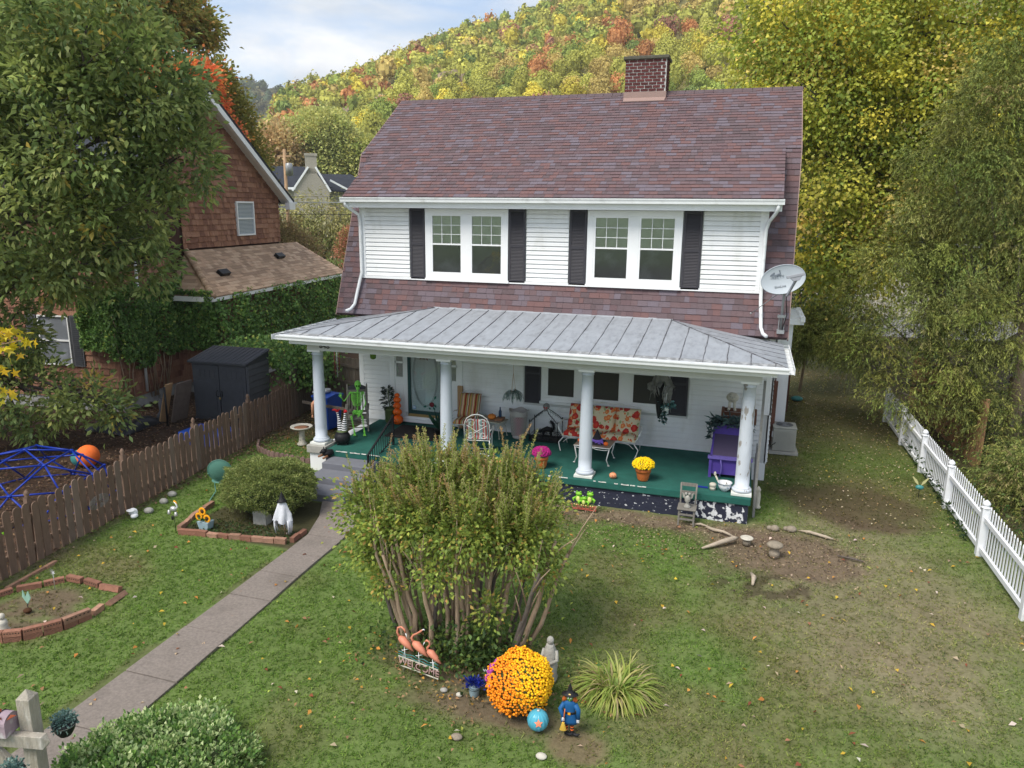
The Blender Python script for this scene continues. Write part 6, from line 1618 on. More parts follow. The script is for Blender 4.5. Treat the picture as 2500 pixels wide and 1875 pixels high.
WH = thing('witch_hat', 'black witch hat with purple ribbon lying on the coffee table', 'hat', (7.42, -1.53, FZ + .438), R(0))
MB().lathe([(.24, .0), (.25, .012), (.14, .03), (.125, .06), (.08, .16), (.04, .25), (.012, .31)], 22, ribs=3, ribd=.08).build('hat', 'witch_hat_black', WH)
mb = MB(); mb.lathe([(.128, .045), (.142, .04), (.135, .085), (.118, .09)], 22)
for s_ in (-1, 1): mb.prism([(.08, -.14, .06), (.08 + s_ * .09, -.17, .10), (.08 + s_ * .10, -.17, .03)], (0, -.012, 0)); mb.prism([(.08, -.14, .06), (.08 + s_ * .05, -.19, .005), (.08 + s_ * .015, -.19, .0)], (0, -.01, 0))
mb.build('ribbon', 'purple_cloth', WH)
for x, y, lab in ((7.66, -1.72, 'small red orange pumpkin beside the witch hat on the coffee table'), (7.03, -1.62, 'small red orange pumpkin on the coffee table half behind the third column')):
 q = thing('small_pumpkin', lab, 'pumpkin', (x, y, FZ + .438)); MB().ell((0, 0, .045), (.06, .06, .048), 24, 7, ribs=7, ribd=.14).build('flesh', 'orange_cloth', q); MB().tube([(0, 0, .085), (0, 0, .11)], [.009, .006], 5).build('stem', 'book_brown', q)

# potted mums and tiny jack o lanterns
def mum(label, x, y, petal, r, pr, seed):
 t = thing('potted_mum', label, 'potted plant', (x, y, FZ))
 MB().lathe([(r * .62, 0), (r * .72, .03), (r * .92, .19), (r * .93, .20), (r * 1.02, .20), (r * 1.02, .28), (r * .92, .28), (r * .9, .24)], 26).build('pot', 'terracotta', t)
 MB().lathe([(r * .935, .195), (r * 1.0, .196), (r * .94, .20)], 26).build('rim_shadow_line', 'terracotta_dark', t) if 0 else None
 MB().lathe([(r * .9, .26), (pr * .9, .34), (pr * .8, .42), (.02, .45)], 18).build('foliage', 'green_pot_glaze', t)
 petals('blossoms', (0, 0, .36), (pr, pr * .95, pr * .62), 330, petal, t, .019, random.Random(seed), -.35)
mum('yellow chrysanthemum in orange terracotta pot at the porch edge', 8.64, -2.52, 'yellow_petals', .165, .225, 1)
mum('magenta chrysanthemum in orange terracotta pot on the porch behind the bush', 6.33, -2.46, 'magenta_petals', .155, .205, 2)
def jack(label, x, y, yaw):
 t = thing('jack_o_lantern', label, 'jack-o-lantern', (x, y, FZ), yaw, 'tiny jack-o-lanterns on the porch floor')
 MB().ell((0, 0, .065), (.085, .078, .068), 32, 10, ribs=8, ribd=.12).build('body', 'peach_pumpkin', t)
 mb = MB(); face(mb, (0, 0, .065), .080, .066); mb.build('carved_face', 'black_paint', t); MB().tube([(0, 0, .12), (.0, 0, .15)], [.014, .012], 6).build('stem', 'book_brown', t)
jack('tiny peach jack-o-lantern on the green floor right of the third column', 8.0, -2.62, R(12)); jack('tiny peach jack-o-lantern on the green floor behind the crape myrtle top', 5.37, -2.57, R(15))

# gauzy grey ghoul hanging near the right window
GH = thing('hanging_ghoul', 'ragged grey gauze ghoul with black robe hanging in front of the right porch window', 'decoration', (8.80, -1.3, 2.45))
MB().ell((0, 0, .18), (.07, .07, .09), 12, 8).build('head', 'stone_grey', GH)
mb = MB(); rg_ = random.Random(4)
mb.tube([(0, 0, .1), (-.03, 0, 0), (-.03, .02, -.3), (-.02, .02, -.62), (-.03, .02, -.80)], [.05, .10, .10, .07, .02], 10); mb.build('robe', 'black_paint', GH)
mb = MB(); vs = []; nu = 24
for k, (r_, z) in enumerate(((.03, .30), (.10, .27), (.13, .18), (.16, .08), (.20, .02), (.24, -.02))):
 for j in range(nu): a = j / nu * 6.283; q = 1 + .25 * math.sin(3 * a) * (k / 5) + rg_.uniform(-.05, .05) * k; vs.append((r_ * q * math.cos(a) * 1.15, r_ * q * math.sin(a) * .7, z + rg_.uniform(-.02, .02) * k - (.07 * math.cos(2 * a) if k == 5 else 0)))
mb.add(vs, [(k * nu + j, k * nu + (j + 1) % nu, (k + 1) * nu + (j + 1) % nu, (k + 1) * nu + j) for k in range(5) for j in range(nu)], True)
for j in range(34):
 a = rg_.uniform(0, 6.283); r_ = .23; p = Vector((r_ * math.cos(a) * 1.1, r_ * math.sin(a) * .7, -.02)); l_ = rg_.uniform(.08, .38)
 if math.cos(a) > .2 and rg_.random() < .7: l_ *= 1.7
 q = Vector((p.x * rg_.uniform(.5, 1.1), p.y * .8, p.z - l_ * .5)); e = Vector((p.x * rg_.uniform(.3, 1.1), p.y * .7, p.z - l_)); mb.tube([p, q, e], [.012, rg_.uniform(.006, .02), .003], 4)
mb.build('gauze', 'gauze_grey', GH)
MB().tube([(0, 0, .28), (0, 0, .68)], .004, 4).build('cord', 'black_plastic', GH)

# purple painted potato-bin style bench with planter on top
PB_ = thing('bench_cabinet', 'purple painted wooden cabinet bench standing at the right end of the porch', 'cabinet', (10.42, -1.18, FZ), R(0))
mb = MB(); mb.box(-.44, .44, -.62, .62, .08, .44); mb.build('base', 'purple_paint', PB_)
for x in (-.44, .38):
 for y in (-.66, .56): mb = MB(); mb.box(x, x + .06, y, y + .08, 0, .50); mb.build('leg', 'purple_paint', PB_)
mb = MB(); mb.box(-.47, .47, -.70, -.60, .44, .50); mb.build('shelf_edge', 'purple_rail', PB_)
mb = MB(); mb.prism([(-.42, -.60, .47), (-.42, .25, .78), (-.42, .30, .74), (-.42, -.56, .43)], (.84, 0, 0)); mb.build('sloping_lid', 'mauve_screen', PB_)
for x in (-.42, .38): mb = MB(); mb.prism([(x, -.62, .48), (x, .25, .82), (x, .25, .48)], (.04, 0, 0)); mb.build('side_board', 'purple_paint', PB_)
mb = MB(); mb.box(-.42, .42, .20, .25, .70, .98); mb.box(-.42, .42, .25, .60, .48, .98); mb.build('back_box', 'purple_paint', PB_)
for x in (-.20, .18): MB().tube([(x, -.67, .44), (x + .03, -.69, .30), (x + .03, -.69, .18), (x, -.67, .02)], .016, 6).build('bracket', 'purple_rail', PB_)
BP = thing('planter_box', 'brown slatted planter box standing on top of the purple cabinet', 'planter', (10.48, -.80, FZ + .98))
for z in (0, .10, .20): mb = MB(); mb.box(-.32, .40, .32, .36, z, z + .085); mb.build('slat', 'brown_planter', BP)
mb = MB(); mb.box(-.34, -.28, .02, .36, 0, .30); mb.box(.38, .44, .02, .36, 0, .30); mb.box(-.28, .38, .02, .05, .0, .10); mb.build('frame', 'brown_planter', BP)
FL = thing('trailing_fern', 'bluish artificial broad leaved plant spilling over the purple cabinet', 'plant', (10.40, -.92, FZ + 1.0))
rg = np.random.default_rng(15); n = 300; a = rg.uniform(0, 6.28, n); P = np.stack([10.40 + rg.uniform(-.42, .42, n), -.92 + rg.uniform(-.16, .14, n), FZ + 1.02 + rg.uniform(-.04, .12, n)], 1); left = rg.random(n) < .18
P[left, 0] = 9.98 + rg.normal(0, .03, left.sum()); P[left, 2] -= rg.uniform(0, .42, left.sum())
D = np.stack([np.cos(a), np.sin(a) - .5, rg.uniform(-.7, .8, n)], 1)
leaves('plant_leaves', P, D, rg.uniform(.12, .22, n), .055, pal(rg, n, [(.045, .085, .085), (.07, .12, .115), (.11, .18, .17)], [.4, .4, .2]), FL, rng=rg)
LF = thing('egg_figure', 'pale cement egg face figure with booted legs sitting on the brown planter', 'garden ornament', (10.36, -.47, FZ + 1.22))
MB().ell((0, 0, .30), (.14, .08, .12), 16, 9).build('head', 'stone_cream', LF)
mb = MB(); 
for s_ in (-1, 1): mb.tube([(s_ * .05, 0, .20), (s_ * .055, -.01, .09), (s_ * .06, -.01, .04)], [.035, .032, .034], 8); mb.tube([(s_ * .06, .02, .03), (s_ * .075, -.09, .025)], [.035, .03], 8)
mb.build('legs', 'stone_cream', LF)
mb = MB(); 
for s_ in (-1, 1): mb.ell((s_ * .045, -.073, .33), (.024, .012, .014), 8, 4); mb.tube([(s_ * .02, -.085, .37), (s_ * .05, -.078, .385), (s_ * .08, -.065, .37)], .006, 4)
mb.tube([(-.05, -.072, .255), (0, -.082, .24), (.05, -.072, .255)], .007, 4); mb.tube([(0, -.085, .33), (.012, -.10, .29)], .010, 5); mb.build('face', 'stone_grey', LF)
# pot, jar, ladle, spade blade at the porch edge
PC = thing('chamber_pot', 'white porcelain pot with blue flowers at the foot of the last column', 'pot', (10.36, -2.60, FZ))
MB().lathe([(.06, 0), (.07, .015), (.115, .06), (.135, .12), (.125, .17), (.15, .185), (.15, .195), (.12, .185), (.11, .12), (.03, .06)], 26).build('bowl', 'porcelain', PC)
mb = MB(); rg_ = random.Random(2)
for i in range(34):
 a = i * 2.4; z = .045 + .115 * rg_.random(); r_ = .128 if .07 < z < .16 else .108
 r_ = .06 + (.135 - .06) * min(1, (z / .12)) if z < .12 else .135 - (z - .12) * .2
 mb.ell((r_ * math.cos(a) * 1.0, r_ * math.sin(a) * 1.0, z), (.014, .014, .012), 6, 4)
mb.build('blue_flowers', 'porcelain_blue', PC)
mb = MB(); mb.prism([(.0, -.02, .11), (.07, .02, .11), (.03, .03, .20)], (0, .01, 0)); mb.build('slate_shard', 'stone_grey', PC)
JR = thing('stone_jar', 'small cream jar with a banded waist beside the blue flowered pot', 'jar', (10.12, -2.62, FZ)); MB().lathe([(.06, 0), (.062, .07), (.052, .075), (.07, .085), (.072, .13), (.05, .15), (.01, .155)], 20).build('body', 'stone_cream', JR)
LD = thing('ladle', 'cream wooden paddle leaning on the blue flowered pot', 'paddle', (10.20, -2.50, FZ)); mb = MB(); mb.tube([(.10, -.02, .03), (.02, .0, .16), (-.04, .02, .27)], [.016, .018, .02], 7); mb.ell((-.055, .025, .31), (.028, .012, .05), 8, 6); mb.build('handle', 'stone_cream', LD)
mb = MB(); mb.bar((9.72, -2.55, FZ + .015), (10.02, -2.56, FZ + .015), .05, .02); mb.ell((9.68, -2.55, FZ + .015), (.03, .02, .012), 6, 4); mb.single('trowel', 'deep_blue', 'dark blue hand trowel lying on the porch carpet left of the cream jar', 'trowel')
# folded lattice leaning beside the last column outside
mb = MB()
for k in range(12): mb.bar((10.98, -2.4 + k * .17, .0), (10.98, -2.4 + k * .17 + .35, 1.05 if 0 < k < 10 else .7), .02, .012)
for k in range(12): mb.bar((10.992, -2.05 + k * .17, .0), (10.992, -2.05 + k * .17 - .35, 1.05), .02, .012)
mb.bar((10.985, -2.45, 0), (10.985, -2.45, 2.95), .05, .05); mb.single('trellis', 'gauze_grey', 'grey lattice trellis closing the right end of the porch behind the last column', 'trellis')

# ================================================================ FENCES
PF = thing('picket_fence', 'weathered brown wooden picket fence along the left side of the front lawn', 'fence', (0, 0, 0))
yd = Vector((FENCE_B[0] - FENCE_A[0], FENCE_B[1] - FENCE_A[1], 0)); flen = yd.length; fa = math.atan2(yd.y, yd.x) ; yd.normalize()
def picket_mesh(w_, h, t, name, m_):
 mb = MB(); k = 5; pts_ = [(-w_ / 2, 0, 0), (w_ / 2, 0, 0), (w_ / 2, 0, h - w_ * .45)] + [(w_ / 2 * math.cos(math.pi * i / k * .96 + .06), 0, h - w_ * .45 + w_ * .45 * math.sin(math.pi * i / k * .96 + .06)) for i in range(k + 1)] + [(-w_ / 2, 0, h - w_ * .45)]
 mb.prism(pts_, (0, t, 0)); return mb.mesh(name, m_)
PM = [picket_mesh(.148, 1.17, .020, 'picket', 'weathered_wood'), picket_mesh(.140, 1.14, .020, 'picket', 'weathered_wood'), picket_mesh(.150, 1.19, .020, 'picket', 'weathered_wood_pale')]
s_ = 0.0; i = 0
rf = random.Random(12)
while s_ < flen:
 p = Vector((FENCE_A[0], FENCE_A[1], 0)) + yd * s_
 o = shared(PM[rf.choice([0, 0, 0, 1, 1, 2])], 'picket', PF, (p.x + rf.uniform(-.006, .006), p.y, rf.uniform(-.03, .02) - .02), (rf.uniform(-.012, .012), rf.uniform(-.02, .02), fa + rf.uniform(-.03, .03)), (1, 1, 1)); s_ += rf.uniform(.185, .205); i += 1
nrm = Vector((-yd.y, yd.x, 0))  # towards the neighbour
A3, B3 = Vector((*FENCE_A, 0)), Vector((*FENCE_B, 0))
for z in (.30, .86):
 for k in range(5):
  a = A3.lerp(B3, k / 5); b = A3.lerp(B3, (k + 1) / 5)
  MB().bar(a + nrm * .045 + Vector((0, 0, z)), b + nrm * .045 + Vector((0, 0, z + rf.uniform(-.01, .01))), .04, .09).build('rail', 'weathered_wood', PF)
for k in range(6):
 a = A3.lerp(B3, k / 5 * .99 + .004) + nrm * .11
 mb = MB(); mb.bar(a + Vector((0, 0, -.2)), a + Vector((0, 0, 1.18)), .09); mb.lathe([(.05, 1.18), (.03, 1.20), (.052, 1.25), (.03, 1.30), (.004, 1.33)], 10, a); mb.build('post', 'weathered_wood', PF)

WF = thing('white_picket_fence', 'white vinyl picket fence with ball topped posts along the right side of the yard', 'fence', (0, 0, 0))
def wfx(y): return 15.0 + .02 * (-y) * .8 - .005 * y
posts = [-7.75, -5.35, -2.95, -.52, 1.90, 4.3, 6.75]
pk = MB(); pk.box(-.007, .007, -.024, .024, 0, .88); pk.prism([(-.007, -.024, .88), (-.007, .024, .88), (-.007, .030, .90), (-.007, 0, .955), (-.007, -.030, .90)], (.014, 0, 0)); PW = pk.mesh('picket', 'white_pvc')
for j, y in enumerate(posts):
 a = Vector((wfx(y), y, 0)); mb = MB(); mb.box(a.x - .06, a.x + .06, y - .06, y + .06, -.1, .94); mb.lathe([(.075, .94), (.085, .95), (.085, .965), (.05, .975), (.045, .985), (.068, 1.01), (.07, 1.035), (.048, 1.07), (.012, 1.10), (.002, 1.105)], 14, (a.x, y, 0)); mb.build('post', 'white_pvc', WF)
 if j:
  y0 = posts[j - 1]
  for z, h in ((.14, .09), (.74, .085)): MB().bar((wfx(y0) , y0 + .06, z), (wfx(y), y - .06, z), .05, h).build('rail', 'white_pvc', WF)
  n_ = 16
  for k in range(n_):
   yy = y0 + .1 + (y - y0 - .2) * (k + .5) / n_; shared(PW, 'picket', WF, (wfx(yy) + .036, yy, .07), (0, 0, 0))
  
# tall board fence behind the left side
def board_fence(name, label, pts_, h, wmat, bw=.135, rails_side=1, jitter=.03, gap=.008, cat='fence', slope=0):
 t = thing(name, label, cat, (0, 0, 0)); rr = random.Random(len(label)); mb = MB(); mb.box(0, bw, 0, .018, 0, h); me = mb.mesh('board', wmat)
 for (a, b) in zip(pts_[:-1], pts_[1:]):
  a, b = Vector((*a, 0)), Vector((*b, 0)); d = (b - a); L_ = d.length; d.normalize(); ang = math.atan2(d.y, d.x); nn = Vector((-d.y, d.x, 0)) * rails_side; s_ = 0
  while s_ < L_ - bw * .5:
   p = a + d * s_; shared(me, 'board', t, (p.x, p.y, rr.uniform(-jitter, 0)), (0, rr.uniform(-.006, .006), ang), (rr.uniform(.9, 1), 1, 1 + rr.uniform(-.02, .02))); s_ += bw + gap
  for z in (.35, h * .55, h - .25): MB().bar(a + nn * .03 + Vector((0, 0, z)), b + nn * .03 + Vector((0, 0, z + slope)), .035, .085).build('rail', wmat, t)
  for k in range(int(L_ / 2.3) + 1): p = a + d * min(L_, k * 2.3) + nn * .07; MB().bar(p, p + Vector((0, 0, h + .05)), .085).build('post', wmat, t)
 return t
board_fence('tall_board_fence', 'tall grey weathered board fence behind the blue bin and left of the porch', [(-2.42, 2.55), (-.2, 1.9), (.40, 1.75)], 1.75, 'tall_fence_wood', rails_side=-1)
board_fence('tall_board_fence', 'tall grey board fence panel running back from the end of the brown picket fence', [(-2.46, 1.15), (-2.62, 2.6)], 1.62, 'tall_fence_wood', rails_side=1)
board_fence('tall_board_fence', 'tall reddish brown board fence running back from the right corner of the house', [(11.35, 2.6), (11.9, 7.0), (11.95, 9.5)], 1.85, 'red_brown_fence_wood', rails_side=-1)
board_fence('tall_board_fence', 'orange cedar board fence under the drooping juniper beyond the white pickets', [(16.0, 9.6), (16.35, 2.6)], 1.75, 'cedar_fence_wood', rails_side=1)
board_fence('tall_board_fence', 'distant pale board fence at the far end of the side yard', [(14.2, 24), (14.8, 17.5)], 1.8, 'cedar_fence_wood', rails_side=1)
for x, y, h in ((12.9, 20.5, 2.5), (14.0, 19.5, 1.9)):
 mb = MB(); mb.bar((x, y, 0), (x, y, h), .14); mb.single('fence_post', 'red_brown_fence_wood', 'tall rusty brown post at the far end of the side yard' if h > 2 else 'short dark post beside the distant pale board fence', 'post')
bg = thing('far_garage', 'pale cream building glimpsed beyond the far end of the side yard', 'building', (14.5, 34, 0)); mb = MB(); mb.box(-4, 7, 0, 6, 0, 3.2); mb.build('wall', 'far_wall', bg); mb = MB(); mb.prism([(-4.3, -.3, 3.2), (7.3, -.3, 3.2), (7.3, 3, 5), (-4.3, 3, 5)], (0, 0, .1)); mb.build('roof', 'far_roof', bg)
mb = MB(); mb.box(7, 30, 25, 33.5, -.05, .02); tag(mb.build('alley_pavement', 'asphalt'), kind='structure')

# ================================================================ LEFT YARD
SD = thing('storage_shed', 'dark grey plastic garden shed with double doors behind the picket fence', 'shed', (-4.32, .62, 0), R(3))
sx0, sx1, sy0, sy1, zf_, zb_ = -.95, .95, -.62, .55, 1.78, 1.78
mb = MB(); mb.box(sx0 + .02, sx1 - .02, sy0 + .04, sy1, .05, 1.78); mb.build('body', 'slate_plastic_side', SD)
mb = MB(); mb.box(sx0, sx1, sy0, sy1, 0, .07); mb.build('base', 'slate_plastic', SD)
for k in range(9): mb = MB(); z = .08 + k * .19; mb.prism([(sx1 - .02, sy0 + .06, z), (sx1 + .012, sy0 + .06, z), (sx1 - .005, sy0 + .06, z + .18), (sx1 - .02, sy0 + .06, z + .18)], (0, sy1 - sy0 - .08, 0)); mb.build('side_panel', 'slate_plastic_side', SD)
for x0, x1 in ((sx0 + .05, -.012), (.012, sx1 - .05)):
 mb = MB(); mb.box(x0, x1, sy0 - .01, sy0 + .04, .08, 1.70); d_ = mb.build('door', 'slate_plastic', SD, bevel=.008)
 mb = MB(); mb.box(x0 + .10, x1 - .10, sy0 - .022, sy0 - .01, .14, 1.20); mb.build('door_panel', 'slate_plastic', d_, bevel=.008)
 for k in range(4): w4 = (x1 - x0 - .24) / 4; mb = MB(); mb.box(x0 + .12 + k * w4 + .01, x0 + .12 + (k + 1) * w4 - .01, sy0 - .022, sy0 - .01, 1.32, 1.56); mb.build('door_light', 'slate_plastic', d_, bevel=.006)
 s1 = 1 if x0 > 0 else -1
 MB().tube([(s1 * .05, sy0 - .02, .94), (s1 * .10, sy0 - .06, .92), (s1 * .10, sy0 - .06, .78), (s1 * .05, sy0 - .02, .76)], .014, 6).build('handle', 'black_plastic', d_)
mb = MB(); mb.box(-.02, .03, sy0 - .05, sy0 - .02, .68, .74); mb.build('padlock', 'brass', SD)
mb = MB(); mb.prism([(sx0 - .05, sy0 - .08, 1.76), (sx1 + .05, sy0 - .08, 1.76), (sx1 + .05, sy1 + .05, 2.0), (sx0 - .05, sy1 + .05, 2.0)], (0, 0, .05)); mb.prism([(sx1 - .0, sy0, 1.72), (sx1 - .0, sy1, 1.72), (sx1 - .0, sy1, 1.98), (sx1 - .0, sy0, 1.77)], (-1.88, 0, 0)); rf_ = mb.build('lid_roof', 'slate_plastic', SD)
mb = MB()
for k in range(13): x = sx0 + .02 + k * .155; mb.prism([(x, sy0 - .06, 1.812), (x + .03, sy0 - .06, 1.812), (x + .03, sy1 + .03, 2.048), (x, sy1 + .03, 2.048)], (0, 0, .012))
mb.build('roof_rib', 'slate_plastic', SD)
# things stored between shed and shingled wall
mb = MB(); mb.T = Matrix.Translation((-5.55, -.35, 0)) @ Matrix.Rotation(R(14), 4, 'Y'); mb.box(-.02, .02, -.35, .32, 0, 1.25); mb.single('plywood_sheet', 'plywood_grey', 'grey plywood sheet leaning on the left side of the shed', 'board')
mb = MB(); mb.T = Matrix.Translation((-5.85, -.7, 0)) @ Matrix.Rotation(R(16), 4, 'Y'); mb.box(-.02, .02, -.15, .15, 0, 1.25); mb.single('cardboard_sheet', 'cardboard', 'tan cardboard strip standing beside the grey plywood sheet', 'board')
MB().tube([(-5.45, -.95, 0), (-5.5, -.9, 1.15)], .03, 8).single('black_pole', 'black_plastic', 'black pole with blue band standing in front of the leaning plywood', 'pole')
mb = MB(); nu = 26; vs = []
for j in range(nu):
 for i in range(nu):
  u = i / (nu - 1); v = j / (nu - 1); x = -6.55 + (u - .5) * 1.55; y = -1.45 + (v - .5) * 1.5
  z = .42 * max(0, math.sin(math.pi * u)) ** .6 * max(0, math.sin(math.pi * v)) ** .5 * (.75 + .35 * math.sin(7 * u + 2 * v)) + .03 * math.sin(26 * u * v + 3) * math.sin(math.pi * u) * math.sin(math.pi * v); vs.append((x, y, z + .01))
mb.add(vs, [(j * nu + i, j * nu + i + 1, (j + 1) * nu + i + 1, (j + 1) * nu + i) for j in range(nu - 1) for i in range(nu - 1)], True); mb.single('tarpaulin', 'tarp_black', 'crumpled black tarpaulin heaped by the foundation of the shingled house', 'tarpaulin')
MB().tube([(-7.2, 1.0, .15), (-6.7, .2, .35), (-6.2, -.3, .22), (-5.9, -.8, .12)], .09, 8).single('black_drainpipe', 'slate_plastic', 'thick grey corrugated pipe lying behind the black tarpaulin', 'pipe')
# blue dome climber
DC = thing('dome_climber', 'blue metal geodesic climbing dome behind the picket fence', 'climbing frame', (-4.05, -6.6, 0))
phi = (1 + 5 ** .5) / 2
ico = [Vector(v).normalized() for v in ((0, 1, phi), (0, -1, phi), (phi, 0, 1), (1, phi, 0), (-1, phi, 0), (-phi, 0, 1), (1, -phi, 0), (-1, -phi, 0), (phi, 0, -1), (0, 1, -phi), (0, -1, -phi), (-phi, 0, -1))]
rot = ico[0].rotation_difference(Vector((0, 0, 1))); ico = [rot @ v for v in ico]
ed = [(i, j) for i in range(12) for j in range(i) if (ico[i] - ico[j]).length < 1.1]
nodes = {}; Rr_ = 1.62
def nd(v): v = v.normalized(); k = (round(v.x, 3), round(v.y, 3), round(v.z, 3)); nodes[k] = v; return k
tri = [(a, b, c) for a in range(12) for b in range(a) for c in range(b) if (ico[a] - ico[b]).length < 1.1 and (ico[b] - ico[c]).length < 1.1 and (ico[a] - ico[c]).length < 1.1]
es = set()
for a, b, c in tri:
 A0, B0, C0 = ico[a], ico[b], ico[c]; ab, bc, ca = nd((A0 + B0) / 2), nd((B0 + C0) / 2), nd((C0 + A0) / 2); ka, kb, kc = nd(A0), nd(B0), nd(C0)
 for e in ((ka, ab), (ab, kb), (kb, bc), (bc, kc), (kc, ca), (ca, ka), (ab, bc), (bc, ca), (ca, ab)): es.add(tuple(sorted(e)))
for e in es:
 p, q = nodes[e[0]], nodes[e[1]]
 if p.z > -.08 and q.z > -.08: MB().tube([(p.x * Rr_, p.y * Rr_, max(0.02, p.z * 1.15)), (q.x * Rr_, q.y * Rr_, max(.02, q.z * 1.15))], .020, 6).build('bar', 'climber_blue', DC)
for k_, p in nodes.items():
 if p.z > -.08: mb = MB(); mb.ell((p.x * Rr_, p.y * Rr_, max(.02, p.z * 1.15)), (.05, .05, .03), 8, 5); mb.build('joint', 'climber_blue', DC)
BL = thing('play_ball', 'orange and blue stuffed ball toy beside the blue climbing dome', 'ball', (-4.75, -4.5, .0)); MB().ell((0.08, 0, .28), (.27, .27, .27), 18, 10).build('orange_half', 'orange_cloth', BL); MB().ell((-.12, -.05, .22), (.21, .21, .21), 16, 9).build('blue_half', 'lead_teal', BL)
mb = MB(); mb.box(-3.9, -2.6, -2.3, -1.4, 0, .35); mb.single('blue_play_tub', 'bin_blue', 'long blue plastic tub seen through the gaps of the picket fence', 'tub', bevel=.03)
MB().ell((-1.75, -9.0, .62), (.07, .07, .08), 12, 8).single('green_ball', 'frog_green', 'small lime green toy seen through the fence pickets near the left edge', 'ball')
# blue bin with things on it
BN = thing('recycling_bin', 'blue wheeled recycling bin behind the first porch column', 'bin', (-.85, .35, 0), R(-12))
mb = MB(); mb.prism([(-.22, -.26, .06), (.22, -.26, .06), (.22, .24, .06), (-.22, .24, .06)], (0, 0, .02)); b0 = [(-.22, -.26, .06), (.22, -.26, .06), (.22, .24, .06), (-.22, .24, .06)]; t0 = [(-.29, -.34, .98), (.29, -.34, .98), (.29, .30, .98), (-.29, .30, .98)]
mb.add(b0 + t0, [(0, 1, 2, 3), (4, 5, 6, 7), (0, 1, 5, 4), (1, 2, 6, 5), (2, 3, 7, 6), (3, 0, 4, 7)]); mb.build('body', 'bin_blue', BN, bevel=.02)
mb = MB(); mb.prism([(-.31, -.37, .98), (-.31, .33, .98), (-.31, .33, 1.04), (-.31, .0, 1.09), (-.31, -.37, 1.03)], (.62, 0, 0)); mb.build('lid', 'bin_blue', BN, bevel=.015)
mb = MB(); mb.box(-.12, .08, -.345, -.325, .84, .88); mb.build('label', 'white_trim', BN)
for s1 in (-1, 1): MB().tube([(s1 * .24, .22, .10), (s1 * .30, .22, .10)], .10, 12).build('wheel', 'black_plastic', BN)
MB().lathe([(.10, 0), (.13, .02), (.13, .10), (.12, .10)], 16, (-.88, .33, 1.09)).single('steel_bowl', 'grey_metal', 'shiny steel bowl standing on the blue bin lid', 'bowl')
mb = MB(); mb.bar((-1.25, .2, 1.10), (-1.02, .30, 1.13), .06, .03); mb.ell((-1.0, .3, 1.14), (.10, .05, .02), 10, 5); mb.single('white_spade', 'white_trim', 'white plastic scoop lying on the left edge of the blue bin lid', 'scoop')
SC2 = thing('scarecrow', 'orange and purple cloth scarecrow figure on a pole behind the first column', 'decoration', (-.62, -.45, 0), 0)
MB().tube([(0, 0, 0), (.03, 0, .9)], .014, 6).build('pole', 'pole_wood', SC2); MB().lathe([(.17, .75), (.14, 1.0), (.12, 1.18), (.04, 1.22)], 12, ribs=5, ribd=.2).build('shirt', 'purple_cloth', SC2)
MB().tube([(-.08, 0, 1.1), (-.20, -.04, .95), (-.22, -.05, .66)], [.05, .055, .035], 8).build('sleeve', 'peach_cloth', SC2); MB().lathe([(.10, 1.22), (.09, 1.35), (.03, 1.55), (.0, 1.62)], 10).build('hat', 'orange_cloth', SC2); 
mb = MB()
for k in (-1, 0, 1, 2): mb.tube([(-.22, -.05, .67), (-.23 + k * .02, -.07, .55)], [.014, .006], 5)
mb.build('glove', 'peach_cloth', SC2)
MB().bar((-1.6, .2, .78), (.35, -.25, .80), .05, .07).single('wooden_rail', 'tall_fence_wood', 'single grey wooden rail running across the front of the blue bin', 'rail')
# bird bath
BB = thing('bird_bath', 'cream concrete bird bath with a shallow bowl left of the porch', 'bird bath', (-.72, -1.25, 0)); MB().lathe([(.13, 0), (.14, .04), (.09, .09), (.075, .25), (.085, .38), (.06, .42)], 20).build('pedestal', 'stone_cream', BB)
MB().lathe([(.06, .42), (.22, .47), (.295, .50), (.30, .53), (.265, .53), (.20, .495), (.01, .48)], 28).build('bowl', 'stone_cream', BB); MB().lathe([(.20, .498), (.12, .503), (.01, .504)], 20).build('leaf_litter', 'book_brown', BB)
mb = MB(); 
for k in range(7): mb.ell((.08 * math.cos(k * .9 - 2.6), .08 * math.sin(k * .9 - 2.6), .12 + .04 * k), (.025, .02, .02), 6, 4)
mb.build('painted_figure', 'stone_grey', BB)
# scalloped edging between porch and fence
EG = thing('garden_edging', 'scalloped reddish brown edging strip curving from the fence to the porch pedestal', 'edging', (0, 0, 0))
ep = [(-1.95, -1.5), (-1.6, -2.05), (-1.0, -2.35), (-.2, -2.45), (.5, -2.55)]
k_ = 0
for a, b in zip(ep[:-1], ep[1:]):
 a, b = Vector((*a, 0)), Vector((*b, 0)); n_ = max(2, int((b - a).length / .15))
 for i in range(n_): p = a.lerp(b, (i + .5) / n_); mb = MB(); mb.T = Matrix.Translation(p) @ Matrix.Rotation(math.atan2(b.y - a.y, b.x - a.x), 4, 'Z'); mb.prism([(-.07, 0, -.03), (.07, 0, -.03), (.07, 0, .08), (.045, 0, .115), (0, 0, .13), (-.045, 0, .115), (-.07, 0, .08)], (0, .05, 0)); mb.build('edging_block', 'edging_brick', EG)
